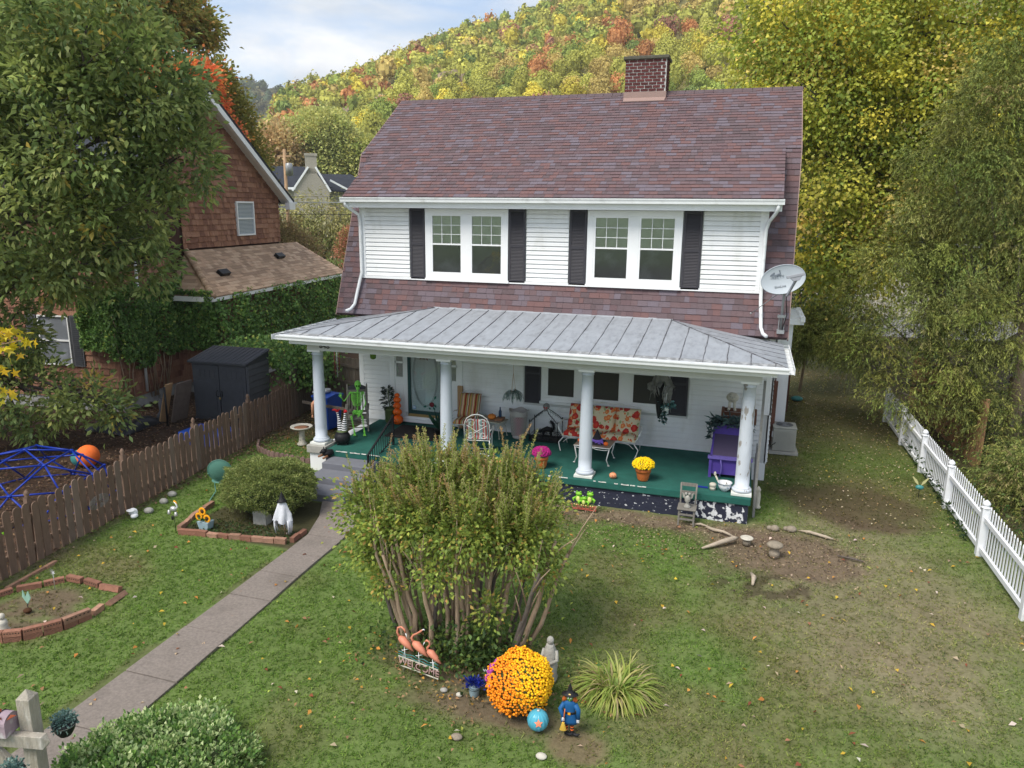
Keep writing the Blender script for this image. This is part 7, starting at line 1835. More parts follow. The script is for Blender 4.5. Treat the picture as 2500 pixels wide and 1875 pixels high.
# round backed green metal lawn chair behind the clipped bush
GC = thing('lawn_chair', 'old mint green metal lawn chair with a round shell back behind the clipped bush', 'chair', (-.24, -5.08, .0), R(205))
mb = MB(); vs = []; nr_, na = 5, 24
vs.append((0, .26, .68)); 
for k in range(1, nr_ + 1):
 for j in range(na): a = j / na * 6.283; r_ = k / nr_; vs.append((.26 * r_ * math.cos(a), .26 + .06 * r_ * math.sin(a) - .05 * r_ * r_ , .68 + .27 * r_ * math.sin(a)))
mb.add(vs, [(0, 1 + j, 1 + (j + 1) % na) for j in range(na)] + [(1 + (k - 1) * na + j, 1 + k * na + j, 1 + k * na + (j + 1) % na, 1 + (k - 1) * na + (j + 1) % na) for k in range(1, nr_) for j in range(na)], True)
mb.build('shell_back', 'teal_paint', GC)
mb = MB(); 
for k in range(-3, 4): mb.tube([(k * .02, .235, .44), (k * .055, .205, .60), (k * .066, .215, .80)], .007, 5)
mb.tube([(.26 * math.cos(a), .21 + .06 * math.sin(a), .68 + .27 * math.sin(a)) for a in [j / 24 * 6.283 for j in range(24)]], .010, 5, True); mb.build('shell_rib', 'teal_paint', GC)
mb = MB(); mb.ell((0, -.02, .40), (.25, .25, .03), 18, 6); mb.build('seat', 'teal_paint', GC)
for s1 in (-1, 1): MB().tube([(s1 * .25, .22, .62), (s1 * .29, .0, .62), (s1 * .29, -.25, .58), (s1 * .27, -.28, .3), (s1 * .26, -.30, .02), (s1 * .26, .0, .015), (s1 * .25, .30, .02)], .014, 6).build('arm_and_leg', 'teal_paint', GC)
# brick edging of the bush bed
BE = thing('brick_edging', 'row of old red bricks edging the clipped bush bed beside the walk', 'edging', (0, 0, 0))
bb = MB(); bb.box(-.125, .125, -.045, .045, -.06, .085); bme2 = bb.mesh('brick', 'brick_red'); bb = MB(); bb.box(-.125, .125, -.045, .045, -.06, .085); bme3 = bb.mesh('brick', 'brick_pale')
def row(parent, pts_, step, meshes, seed):
 rr = random.Random(seed)
 for a, b in zip(pts_[:-1], pts_[1:]):
  a, b = Vector((*a, 0)), Vector((*b, 0)); n_ = max(1, round((b - a).length / step)); ang = math.atan2(b.y - a.y, b.x - a.x)
  for i in range(n_): p = a.lerp(b, (i + .5) / n_); shared(rr.choice(meshes), 'brick', parent, (p.x + rr.uniform(-.01, .01), p.y + rr.uniform(-.012, .012), rr.uniform(-.02, .01)), (rr.uniform(-.05, .05), rr.uniform(-.03, .03), ang + rr.uniform(-.05, .05)), ((b - a).length / n_ / .262, 1, 1))
row(BE, [(.18, -6.98), (.55, -6.92), (1.25, -6.86), (2.42, -6.68)], .262, [bme2, bme2, bme3], 3); row(BE, [(2.50, -6.62), (2.48, -6.15)], .24, [bme2], 4); row(BE, [(.10, -6.90), (-.12, -6.2), (-.15, -5.55)], .262, [bme3], 5)
# brick ring flower bed
BR = thing('brick_ring', 'ring of cored red bricks round a small bare flower bed on the left lawn', 'flower bed edging', (0, 0, 0))
def cored(L_, m_):
 mb = MB(); mb.box(-L_ / 2, L_ / 2, -.045, .045, 0, .095); o = mb.mesh('brick', m_); return o
def holes_mesh(L_, n_):
 mb = MB()
 for k in range(n_): x = -L_ / 2 + L_ * (k + .7) / (n_ + .4); mb.tube([(x, -.0465, .062), (x, -.04, .062)], .010, 8); mb.tube([(x, .04, .062), (x, .0465, .062)], .010, 8); 
 return mb.mesh('core_hole', 'brick_hole')
c1, c2_, hm = cored(.245, 'brick_red'), cored(.245, 'brick_pale'), holes_mesh(.245, 6)
def put(px_, a, b, z=0.0, n_=1, tilt=0, pale=False, holes=True):
 a, b = Vector((*a, 0)), Vector((*b, 0)); ang = math.atan2(b.y - a.y, b.x - a.x)
 for i in range(n_):
  p = a.lerp(b, (i + .5) / n_); sc_ = (b - a).length / n_ / .255
  o = shared(c2_ if pale else c1, 'brick', BR, (p.x, p.y, z - .02), (tilt, rnd.uniform(-.03, .03), ang), (sc_, 1, 1))
  if holes: shared(hm, 'core_hole', o, (0, 0, 0))
ring = [(.10, -11.30), (.52, -11.12), (.96, -10.86), (1.16, -10.46), (1.25, -10.10), (1.16, -9.72)]
low = [(-.35, -11.2), (.22, -11.03), (.66, -10.78), (.98, -10.38), (1.10, -9.98)]
for a, b in zip(low[:-1], low[1:]): put(0, a, b, 0, 2, holes=False); put(0, a, b, .088, 2 if b != low[-1] else 1, pale=(b == low[-1]))
put(0, (1.08, -9.93), (1.04, -9.70), 0.0, 1, pale=True, holes=False); put(0, (1.03, -9.62), (.98, -9.22), .0, 1, R(50), pale=True)
put(0, (.90, -9.20), (.48, -9.20), 0, 1, R(20), holes=False); put(0, (.44, -9.16), (.10, -9.13), 0, 1); put(0, (.06, -9.16), (-.26, -9.16), .02, 1); put(0, (-.28, -9.20), (-.48, -9.44), 0, 1); put(0, (-.48, -9.46), (-.75, -9.72), .0, 1, holes=False); put(0, (-.78, -9.76), (-.95, -10.2), 0, 2); put(0, (-.95, -10.25), (-.85, -10.8), 0, 2); put(0, (-.82, -10.85), (-.4, -11.18), 0, 2)
BS = thing('brick_row', 'short row of cored bricks along the foot of the picket fence', 'brick row', (0, 0, 0))
for k in range(4): o = shared(c2_, 'brick', BS, (-1.02 - .02 * k, -9.6 + k * .26, -.03), (R(80), 0, R(96)))
# ornaments of the left lawn
TU = thing('garden_stake', 'mint green tulip leaf ornament standing in the brick ringed bed', 'garden ornament', (.02, -10.15, 0)); MB().tube([(0, 0, 0), (0, 0, .14)], .006, 5).build('stake', 'black_metal', TU)
for a in (-.5, .6): mb = MB(); mb.prism([(0, 0, .12), (-.05 + a * .06, -.01, .24), (a * .10, -.02, .36), (.03 + a * .1, -.01, .24)], (.004, .012, 0)); mb.build('leaf', 'tulip_mint', TU)
MB().ell((0.02, -.03, .03), (.07, .06, .04), 10, 5).build('clod', 'sunflower_brown', TU)
def pinwheel(name, label, x, y, h, r_, m_):
 t = thing(name, label, 'pinwheel', (x, y, 0)); MB().tube([(0, 0, 0), (0, 0, h)], .006, 5).build('stake', 'silver_wire', t)
 for k in range(8): a = k * math.pi / 4; mb = MB(); mb.prism([(0, -.012, h), (r_ * .6 * math.cos(a), -.02, h + r_ * .6 * math.sin(a)), (r_ * math.cos(a + .35), -.012, h + r_ * math.sin(a + .35)), (r_ * .45 * math.cos(a + .6), -.008, h + r_ * .45 * math.sin(a + .6))], (0, .004, 0)); mb.build('petal', m_, t)
 return t
pinwheel('pinwheel', 'small silver pinwheel on a bent stake in the brick ring', -.16, -9.5, .34, .06, 'silver_wire')
FG = thing('garden_figurine', 'white stone cherub figurine at the left edge of the brick ring', 'figurine', (.20, -10.72, 0)); MB().lathe([(.09, 0), (.095, .03), (.06, .05), (.075, .14), (.06, .19), (.03, .21)], 16).build('body', 'stone_cream', FG); MB().ell((0, 0, .25), (.05, .05, .055), 12, 7).build('head', 'stone_cream', FG)
mb = MB(); mb.ell((-1.30, -6.60, .09), (.10, .08, .09), 12, 7); mb.ell((-1.22, -6.66, .04), (.07, .08, .05), 10, 6); mb.ell((-1.30, -6.66, .15), (.10, .08, .02), 12, 5); mb.single('plaster_hat', 'white_trim', 'small white plaster hat ornament lying at the foot of the picket fence', 'ornament')
for i, (x, y, r_, lab) in enumerate(((-1.17, -6.32, .11, 'rounded grey rock beside the white plaster ornament'), (-1.25, -5.8, .10, 'flat grey rock half way up the picket fence foot'), (-1.38, -5.4, .11, 'low pale rock farther along the picket fence foot'))):
 mb = MB(); mb.ell((x, y, .03), (r_, r_ * .8, .07), 10, 6); mb.single('rock', 'stone_grey', lab, 'rock')
WO = thing('wind_ornament', 'silver stork wind ornament on a thin black stake in the left lawn', 'garden ornament', (.10, -6.98, 0)); MB().tube([(0, 0, 0), (0, 0, .40)], .006, 5).build('stake', 'black_metal', WO)
MB().ell((-.01, 0, .50), (.075, .05, .055), 14, 8).build('body', 'silver_wire', WO); MB().tube([(.05, 0, .50), (.09, 0, .55), (.06, 0, .62), (.02, 0, .66)], .015, 6).build('neck', 'white_trim', WO); MB().tube([(.02, 0, .665), (.06, 0, .65), (.10, 0, .61)], [.018, .014, .003], 6).build('beak', 'sunflower_orange', WO)
for x, z in ((-.12, .42), (.04, .40)): MB().lathe([(.028, 0), (.036, .02), (.02, .09)], 12, (x, 0, z - .05)).build('bell', 'silver_wire', WO)
MB().ell((-.05, .0, .30), (.03, .02, .05), 8, 6).build('weight', 'black_metal', WO)
BF = thing('wire_butterfly', 'grey wire butterfly frame hanging on the picket fence', 'wire ornament', (-1.42, -7.35, .62), R(96))
for s1 in (-1, 1):
 for k in range(5):
  r_ = .10 + .028 * k; MB().tube([(s1 * (.03 + r_ * .95 * math.sin(a) * 1.15), -.05 - .02 * math.sin(a), r_ * .62 * math.cos(a) - .02) for a in [j * math.pi / 10 for j in range(11)]], .004, 4).build('wire', 'gauze_grey', BF)
 for k in range(5): a = (k + .5) * math.pi / 5; MB().tube([(s1 * .03, -.04, 0), (s1 * (.03 + .24 * math.sin(a)), -.06, .13 * math.cos(a) - .02)], .004, 4).build('wire', 'gauze_grey', BF)
SU = thing('sunflower_pot', 'light blue square pot with three orange sunflowers at the corner of the bush bed', 'potted plant', (.52, -6.62, 0))
b0 = [(-.10, -.08, 0), (.10, -.08, 0), (.10, .08, 0), (-.10, .08, 0)]; t0 = [(-.13, -.10, .16), (.13, -.10, .16), (.13, .10, .16), (-.13, .10, .16)]; mb = MB(); mb.add(b0 + t0, [(0, 1, 2, 3), (4, 5, 6, 7), (0, 1, 5, 4), (1, 2, 6, 5), (2, 3, 7, 6), (3, 0, 4, 7)]); mb.build('pot', 'pale_blue_pot', SU)
for x, z in ((-.10, .26), (.09, .24), (-.01, .38)):
 mb = MB()
 for k in range(14): a = k / 14 * 6.283; mb.ell((x + .062 * math.cos(a), -.06, z + .062 * math.sin(a)), (.026, .008, .026), 6, 4)
 fl_ = mb.build('flower', 'sunflower_orange', SU); MB().ell((x, -.07, z), (.035, .014, .035), 10, 5).build('flower_eye', 'sunflower_brown', fl_)
rg = np.random.default_rng(17); n = 40; leaves('leaves', np.array([.52, -6.60, .18]) + rg.normal(size=(n, 3)) * .06, rg.normal(size=(n, 3)) + np.array([0, 0, .4]), .10, .05, pal(rg, n, [(.04, .13, .03), (.08, .2, .04)], [.5, .5]), SU, rng=rg)
GHO = thing('ghost_witch', 'white gauze ghost with black pointed hat on a stick in front of the clipped bush', 'decoration', (2.22, -6.42, 0), R(8), scale=.88)
MB().tube([(0, 0, 0), (-.01, 0, .62)], .012, 6).build('stick', 'pole_wood', GHO); MB().lathe([(.11, .82), (.085, .84), (.05, .92), (.012, 1.03), (.0, 1.06)], 16, (-.03, 0, 0)).build('hat', 'black_paint', GHO); MB().ell((-.03, 0, .77), (.065, .065, .07), 12, 8).build('head', 'gauze_white', GHO)
mb = MB(); rr = random.Random(9); nu = 30; vs = []
for k, (r_, z) in enumerate(((.05, .82), (.10, .76), (.13, .66), (.17, .55), (.19, .45), (.20, .36))):
 for j in range(nu): a = j / nu * 6.283; q = 1 + .3 * math.sin(5 * a + k * .5) * k / 5 + rr.uniform(-.08, .08); vs.append((-.03 + r_ * q * math.cos(a), r_ * q * .7 * math.sin(a), z + (rr.uniform(-.05, .05) if k == 5 else 0)))
mb.add(vs, [(k * nu + j, k * nu + (j + 1) % nu, (k + 1) * nu + (j + 1) % nu, (k + 1) * nu + j) for k in range(5) for j in range(nu)], True)
for j in range(22): a = rr.uniform(0, 6.28); x, y = -.03 + .19 * math.cos(a), .13 * math.sin(a); l_ = rr.uniform(.04, .34); mb.tube([(x, y, .40), (x * 1.05, y, .40 - l_ * .5), (x * .95, y, .40 - l_)], [.03, .022, .006], 5)
mb.build('gauze', 'gauze_white', GHO)
mb = MB(); mb.prism([(1.25, -6.10, -.02), (1.55, -6.10, -.02), (1.55, -5.9, -.02), (1.25, -5.9, -.02)], (0, 0, .32)); mb.single('stone_block', 'stone_grey', 'grey stone block under the clipped bush, mostly hidden by its leaves', 'stone')

# ================================================================ MAILBOX
MX = thing('mailbox', 'weathered wooden post mailbox with faded lilac metal box at the lower left', 'mailbox', (3.97, -13.30, .0), R(12))
mb = MB(); mb.box(-.07, .07, -.07, .07, -.2, 1.50); mb.add([(-.07, -.07, 1.50), (.07, -.07, 1.50), (.07, .07, 1.50), (-.07, .07, 1.50), (0, 0, 1.585)], [(0, 1, 4), (1, 2, 4), (2, 3, 4), (3, 0, 4)]); mb.build('post', 'mailbox_post_wood', MX, bevel=.006)
mb = MB(); mb.box(-.62, .22, -.155, -.015 - .06, 1.02, 1.16); mb.add([(.22, -.155, 1.02), (.22, -.075, 1.02), (.22, -.075, 1.16), (.22, -.155, 1.16), (.28, -.115, 1.09)], [(0, 1, 4), (1, 2, 4), (2, 3, 4), (3, 0, 4)]); mb.build('arm', 'mailbox_post_wood', MX, bevel=.006)
MB().bar((-.42, -.11, 1.02), (-.07, -.11, .68), .08).build('brace', 'mailbox_post_wood', MX)
mb = MB(); pr = [(-.10, 1.17), (.10, 1.17), (.10, 1.30)] + [(.10 * math.cos(a), 1.30 + .09 * math.sin(a)) for a in [i * math.pi / 10 for i in range(1, 10)]] + [(-.10, 1.30)]
mat('mailbox_lilac', (.33, .25, .29), .7, .2, 9, .3, 30, c2=(.48, .46, .46), c2pos=.52, c2w=.15, c2sc=9); mat('rust_leaf', (.42, .13, .05), .8, .25, 14)
mb.prism([(-.60, -.115 + y, z) for y, z in pr], (.50, 0, 0)); mb.build('box', 'mailbox_lilac', MX); 
MB().tube([(-.20, -.115 + y * 1.03, 1.17 + (z - 1.17) * 1.02) for y, z in pr], .006, 5, True).build('cord', 'deep_blue' if 0 else 'black_metal', MX)
rg = np.random.default_rng(19); n = 50; leaves('rust_leaves', np.array([3.60, -13.48, 1.395]) + rg.normal(size=(n, 3)) * np.array([.13, .06, .008]), rg.normal(size=(n, 3)) * np.array([1, 1, .2]), .09, .06, pal(rg, n, [(.42, .13, .05), (.33, .09, .04)], [.5, .5]), MX, rng=rg)
for (dx, dy, z, lab) in ((.16, .24, .99, 'dusty green succulent in a black pot hanging on the far side of the mailbox post'), (.06, -.38, .90, 'dusty green succulent in black pot on the near side of the mailbox post')):
 p = Vector((3.97, -13.30, z)) + Matrix.Rotation(R(12), 3, 'Z') @ Vector((dx, dy, 0)); t = thing('hanging_pot', lab, 'potted plant', p)
 MB().lathe([(.06, -.10), (.09, -.05), (.115, .03), (.118, .05), (.10, .05)], 22).build('pot', 'black_plastic', t); MB().lathe([(.112, .018), (.116, .02), (.116, .028), (.112, .03)], 22).build('band', 'gauze_grey', t)
 rg = np.random.default_rng(int(z * 100)); n = 420; dd = unit(rg.normal(size=(n, 3)) + np.array([0, 0, .5])); P = np.array(p) + np.array([0, 0, .05]) + dd * np.array([.10, .10, .09]) * rg.uniform(.4, 1.25, (n, 1))
 leaves('succulent_leaves', P, dd + rg.normal(size=(n, 3)) * .5, .038, .020, pal(rg, n, [(.13, .22, .20), (.22, .32, .29), (.07, .13, .12)], [.45, .3, .25]), t, rng=rg)

# ================================================================ FRONT BED BY THE CRAPE MYRTLE
FM = thing('flamingo_sign', 'metal yard sign of three coral flamingos above a welcome rail beside the bush stems', 'yard sign', (6.58, -9.76, 0), R(-8), scale=.92)
def flamingo(x, z, s_, pose):
 mb = MB(); mb.tube([(x - .085 * s_, 0, z + .05 * s_), (x - .03 * s_, 0, z + .03 * s_), (x + .05 * s_, 0, z - .03 * s_), (x + .14 * s_, 0, z - .10 * s_)], [.03 * s_, .055 * s_, .045 * s_, .006], 8)
 b = mb.build('flamingo_body', 'flamingo_coral', FM)
 if pose == 0: nk = [(-.085, .06), (-.115, .12), (-.10, .19), (-.05, .215), (-.0, .19), (.02, .14)]
 elif pose == 1: nk = [(-.085, .06), (-.11, .11), (-.08, .16), (-.03, .19), (.02, .23), (.06, .27)]
 else: nk = [(-.085, .05), (-.09, .10), (-.05, .15), (-.055, .20), (-.10, .215), (-.13, .18)]
 P_ = [(x + a * s_, 0, z + c_ * s_) for a, c_ in nk]; MB().tube(P_, [.02 * s_, .016 * s_, .014 * s_, .013 * s_, .015 * s_, .010 * s_], 7).build('neck', 'flamingo_coral', b)
 e = Vector(P_[-1]); dv = (Vector(P_[-1]) - Vector(P_[-2])).normalized(); MB().tube([e, e + dv * .03 * s_ + Vector((0, 0, -.01)), e + dv * .05 * s_ + Vector((0, 0, -.035 * s_))], [.010, .008, .003], 5).build('beak', 'white_trim', b)
 mb = MB(); mb.tube([(x - .01 * s_, 0, z - .0), (x + .0, 0, z - .2 * s_), (x + .01, 0, .16)], .0055, 5); mb.tube([(x + .02 * s_, 0, z - .0), (x + .05 * s_, 0, z - .09 * s_), (x - .03 * s_, 0, z - .13 * s_), (x - .05 * s_, 0, z - .13 * s_)], .005, 5); mb.build('legs', 'white_trim', b)
flamingo(-.22, .50, 1.12, 0); flamingo(.03, .48, 1.15, 1); flamingo(.27, .42, 1.02, 2)
mb = MB(); mb.bar((-.34, 0, .24), (.36, 0, .20), .012, .012); mb.bar((-.30, 0, .09), (.36, 0, .05), .012, .012); mb.build('rail', 'cream_metal', FM)
for w_ in (0, 1): MB().tube([(-.34 + .7 * i / 16, .004, .31 - .03 * w_ * 1.5 - .03 * i / 16 + .012 * math.sin(i * 1.4 + w_)) for i in range(17)], .006, 5).build('wave', 'lead_teal', FM)
text('WELCOME', .15, 'lettering', 'peach_pale', FM, Matrix.Translation((.02, -.004, .15)) @ Matrix.Rotation(R(3.2), 4, 'Y') @ Matrix.Rotation(R(90), 4, 'X'), .0015, .98)
for x in (-.25, .28): MB().tube([(x, 0, .3), (x, 0, -.05)], .006, 5).build('stake', 'silver_wire', FM)
BPo = thing('flower_pot', 'pale blue small bucket of deep blue flowers beside the big mum', 'potted plant', (7.47, -9.92, 0), 0); MB().lathe([(.055, 0), (.06, .01), (.082, .15), (.085, .155), (.07, .15)], 20).build('pot', 'pale_blue_pot', BPo); MB().tube([(.078 * math.cos(a), .078 * math.sin(a), .115) for a in [i * 6.283 / 20 for i in range(20)]], .004, 4, True).build('band', 'black_plastic', BPo)
rg = np.random.default_rng(23); n = 260; dd = rg.normal(size=(n, 3)) * np.array([.055, .04, .035]); dd[:, 2] = np.abs(dd[:, 2]); leaves('blue_flowers', np.array([7.47, -9.92, .15]) + dd, dd + np.array([0, 0, .05]), .05, .022, pal(rg, n, [(.015, .03, .26), (.03, .05, .36), (.01, .015, .12)], [.5, .3, .2]), BPo, rng=rg)
WS = thing('welcome_sign', 'small black sign reading Welcome with a black cut out beside the big mum', 'sign', (7.62, -9.62, 0), R(14)); mb = MB(); mb.box(-.12, .10, -.01, .0, .17, .26); mb.build('board', 'black_paint', WS, bevel=.01); text('Welcome', .058, 'lettering', 'white_trim', WS, Matrix.Translation((-.01, -.013, .215)) @ Matrix.Rotation(R(90), 4, 'X'), .002, 1.0)
MB().tube([(.0, .0, .0), (0, .0, .2)], .006, 5).build('stake', 'black_metal', WS); mb = MB(); mb.prism([(.10, 0, .12), (.22, 0, .12), (.24, 0, .28), (.20, 0, .33), (.17, 0, .26), (.12, 0, .28)], (0, .01, 0)); mb.build('cut_out', 'black_paint', WS)
# big mum
BM = thing('chrysanthemum', 'huge round orange and yellow chrysanthemum with a patch of purple on its left', 'flowering plant', (8.12, -9.98, 0), scale=.96)
rr = random.Random(5); c0 = Vector((0, .0, .40)); rx, rz_ = .42, .40
for nm, mname, col in (('a', 'mum_orange', (.88, .27, .01)), ('b', 'mum_yellow', (.92, .52, .008)), ('c', 'mum_amber', (.86, .37, .01)), ('d', 'mum_purple', (.36, .05, .30))): mat(mname, col, .7, .15, 30)
MB().ell((0, 0, .38), (.385, .385, .355), 24, 14).build('foliage', 'green_pot_glaze', BM)
bl = {k_: MB() for k_ in ('mum_orange', 'mum_yellow', 'mum_amber', 'mum_purple')}
for i in range(2300):
 z = 1 - 1.72 * (i + .5) / 2300; a = i * 2.399963; q = math.sqrt(max(0, 1 - z * z)); d = Vector((q * math.cos(a), q * math.sin(a), z)) + Vector((rr.uniform(-.03, .03),) * 3)
 if z < -.2 and rr.random() < .45: continue
 v = d.x * .75 + d.z * .45 + rr.uniform(-.28, .28)
 k_ = 'mum_yellow' if v > .52 else ('mum_amber' if v > .22 else 'mum_orange')
 if d.x < -.70 and d.z > .05 and d.z < .72 and rr.random() < .65: k_ = 'mum_purple'
 p = c0 + Vector((d.x * rx, d.y * rx, d.z * rz_)) * (rr.uniform(.95, 1.05) + .08 * math.sin(5 * d.x + 3 * d.z) * math.cos(4 * d.y - 2 * d.z))
 bl[k_].ell(p, (rr.uniform(.015, .023),) * 2 + (rr.uniform(.012, .018),), 6, 4)
for k_, mb in bl.items(): tag(mb.build('blossoms', k_, BM), kind='stuff')
TP = thing('painted_pumpkin', 'turquoise and lavender painted pumpkin with coral star in front of the big mum', 'pumpkin', (8.45, -10.30, 0))
MB().ell((0, 0, .135), (.135, .135, .135), 60, 14, ribs=14, ribd=.07).build('body', 'turquoise_pumpkin', TP); MB().tube([(0, 0, .255), (.01, -.01, .285)], [.022, .016], 8).build('stem', 'silver_wire', TP)
star = []; 
Mf = (CAMLOC - Vector((8.45, -10.3, .135))).normalized(); ux_ = Vector((0, 0, 1)).cross(Mf).normalized(); Mf2 = (Mf + Vector((0, 0, -.35)) + ux_ * .05).normalized(); ux_ = Vector((0, 0, 1)).cross(Mf2).normalized(); uy_ = Mf2.cross(ux_)
vs = []
for k in range(10):
 r_ = .055 if k % 2 == 0 else .024; a = k * math.pi / 5 + math.pi / 2; d = (Mf2 * .12 + ux_ * r_ * math.cos(a) + uy_ * r_ * math.sin(a)).normalized() * .1375; vs.append(Vector((0, 0, .135)) + d)
cc = Vector((0, 0, .135)) + Mf2 * .1375; mb = MB(); mb.add([cc] + vs, [(0, 1 + i, 1 + (i + 1) % 10) for i in range(10)]); mb.build('star', 'coral_star', TP)
WI = thing('witch_figure', 'small painted witch figure in blue dress with orange hair holding a broom', 'yard decoration', (8.84, -10.28, 0), R(6), scale=.88)
MB().tube([(0, .01, -.03), (0, .01, .35)], .007, 5).build('stake', 'black_metal', WI)
MB().lathe([(.115, .20), (.12, .24), (.085, .36), (.075, .43), (.09, .50), (.06, .545), (.03, .555)], 18, sy=.45).build('dress', 'witch_blue', WI)
mb = MB(); mb.lathe([(.088, .355), (.092, .36), (.090, .385), (.084, .39)], 18, sy=.48); mb.build('belt', 'black_paint', WI); mb = MB(); mb.box(-.018, .018, -.052, -.042, .357, .387); mb.build('buckle', 'sunflower_orange', WI)
MB().ell((0, -.005, .60), (.048, .04, .055), 12, 8).build('head', 'witch_green', WI); mb = MB()
for s1 in (-1, 1): mb.ell((s1 * .018, -.043, .612), (.010, .006, .012), 6, 4)
mb.build('eyes', 'white_trim', WI); MB().tube([(0, -.04, .60), (.01, -.075, .585)], [.010, .003], 5).build('nose', 'witch_green', WI)
mb = MB()
for s1 in (-1, 1): mb.ell((s1 * .062, .005, .585), (.032, .03, .052), 8, 6); mb.ell((s1 * .085, .005, .56), (.024, .02, .03), 8, 5)
mb.build('hair', 'witch_hair', WI)
MB().lathe([(.115, .645), (.118, .652), (.055, .66), (.035, .72), (.012, .80), (.0, .83)], 18, sy=.6).build('hat', 'black_paint', WI); MB().ell((0, -.035, .665), (.018, .006, .012), 8, 4).build('hat_buckle', 'cream_eye', WI)
for s1, wr in ((-1, (-.075, -.07, .335)), (1, (.125, -.03, .30))):
 MB().tube([(s1 * .075, 0, .50), (s1 * .125, -.015, .42), wr], [.035, .034, .03], 8).build('sleeve', 'witch_blue', WI); mb = MB(); mb.ell(Vector(wr) + Vector((0, -.01, -.02)), (.022, .016, .024), 8, 5)
 for k in range(4): mb.tube([Vector(wr) + Vector((k * .008 - .012, -.015, -.03)), Vector(wr) + Vector((k * .010 - .015, -.02, -.055))], [.006, .004], 4)
 mb.build('hand', 'porcelain', WI)
MB().tube([(-.055, -.085, .47), (-.07, -.085, .25)], .008, 6).build('broom_handle', 'terracotta', WI); MB().lathe([(.018, .26), (.02, .24), (.052, .14), (.05, .135)], 12, (-.072, -.085, 0), sy=.5).build('broom_head', 'straw', WI)
for s1 in (-1, 1):
 mb = MB()
 for k in range(6): mb.mi = k % 2; mb.tube([(s1 * .04, 0, .20 - k * .022), (s1 * .042, 0, .178 - k * .022)], .026, 8)
 mb.build('stocking', ['orange_cloth', 'black_paint'], WI); MB().tube([(s1 * .042, 0, .07), (s1 * .045, 0, .035), (s1 * .045 + .07, -.02, .03), (s1 * .045 + .11, -.02, .055)], [.028, .030, .022, .008], 8).build('boot', 'black_paint', WI)
SG = thing('stone_statue', 'mottled grey stone figure statue standing behind the big mum', 'statue', (8.33, -9.27, 0)); MB().lathe([(.11, 0), (.12, .05), (.10, .12), (.115, .22), (.09, .36), (.095, .44), (.06, .52), (.05, .55)], 18, ribs=5, ribd=.10).build('body', 'stone_grey', SG); MB().ell((0, 0, .60), (.05, .05, .06), 12, 8).build('head', 'stone_grey', SG)
for s1 in (-1, 1): MB().tube([(s1 * .08, 0, .46), (s1 * .11, -.04, .34), (s1 * .02, -.10, .30)], [.03, .028, .022], 7).build('arm', 'stone_grey', SG)
for i, (x, y, r_, m_, lab) in enumerate(((7.05, -9.95, .055, 'stone_grey', 'round grey stone right of the flamingo sign'), (8.03, -9.32, .05, 'white_trim', 'white pebble just behind the big mum'), (8.62, -10.75, .07, 'stone_cream', 'flat pale stone in front of the turquoise pumpkin'), (7.55, -10.75, .075, 'stone_brown', 'flat brown stone on the grass left of the turquoise pumpkin'), (7.28, -9.98, .045, 'stone_cream', 'small cream stone left of the little blue bucket'))):
 mb = MB(); mb.ell((x, y, .01), (r_, r_ * .8, .03), 12, 6); mb.single('stone', m_, lab, 'stone')

# ================================================================ THINGS ALONG THE PORCH FRONT AND RIGHT YARD
FW = thing('frog_welcome_sign', 'three green resin frogs above a red WELCOME sign at the porch wall', 'yard sign', (7.52, -3.30, 0), R(-2))
text('WELCOME', .118, 'lettering', 'sign_red', FW, Matrix.Translation((0, -.02, .10)) @ Matrix.Rotation(R(90), 4, 'X'), .012, .96); MB().bar((-.26, -.01, .045), (.26, -.01, .045), .015, .02).build('rail', 'sign_red', FW); MB().bar((-.22, 0, .17), (.22, 0, .17), .03, .02).build('perch', 'green_pot_glaze', FW)
for x, z, s_ in ((-.13, .24, 1.15), (.12, .25, 1.2), (-.0, .19, .95)):
 y = -.03 if s_ < 1 else .0
 mb = MB(); mb.ell((x, y, z + .04), (.06 * s_, .045, .075 * s_), 12, 8); mb.ell((x + .01, y - .02, z + .13 * s_), (.062 * s_, .045, .036 * s_), 12, 7)
 for s1 in (-1, 1): mb.ell((x + s1 * .035 * s_ + .01, y - .02, z + .165 * s_), (.018 * s_, .018, .02 * s_), 8, 5); mb.tube([(x + s1 * .05, y, z + .06), (x + s1 * .11, y - .02, z + .03), (x + s1 * .09, y - .03, z - .03)], [.022, .026, .018], 7)
 fb = mb.build('frog', 'frog_green', FW); MB().ell((x, y - .035, z + .035), (.036 * s_, .016, .055 * s_), 10, 6).build('belly', 'frog_belly', fb)
 mb = MB(); 
 for s1 in (-1, 1): mb.ell((x + s1 * .035 * s_ + .012, y - .038, z + .167 * s_), .009, 6, 4)
 mb.build('eye', 'black_paint', fb)
mb = MB()
for k in range(9):
 for q in (-1, 0, 1): mb.tube([(-.20 + k * .05, -.04, .165), (-.20 + k * .05 + q * .012, -.07, .15)], .004, 4)
mb.build('toes', 'cream_eye', FW)
WCg = thing('small_chair', 'small weathered grey wooden chair standing against the navy porch wall', 'chair', (9.66, -3.20, 0), R(0))
for sx in (-.15, .15):
 mb = MB(); mb.bar((sx, -.18, 0), (sx, -.17, .34), .035); mb.build('leg', 'grey_old_wood', WCg); mb = MB(); mb.tube([(sx, .12, 0), (sx, .12, .36), (sx * 1.05, .17, .80)], .020, 6); mb.build('back_post', 'grey_old_wood', WCg)
mb = MB(); mb.box(-.19, .19, -.22, .14, .34, .37); mb.build('seat', 'grey_old_wood', WCg, bevel=.01)
for z, h in ((.58, .06), (.74, .07)): t_ = (z - .36) / .44; mb = MB(); mb.box(-.16, .16, .11 + .05 * t_, .13 + .05 * t_, z, z + h); mb.build('back_rail', 'grey_old_wood', WCg)
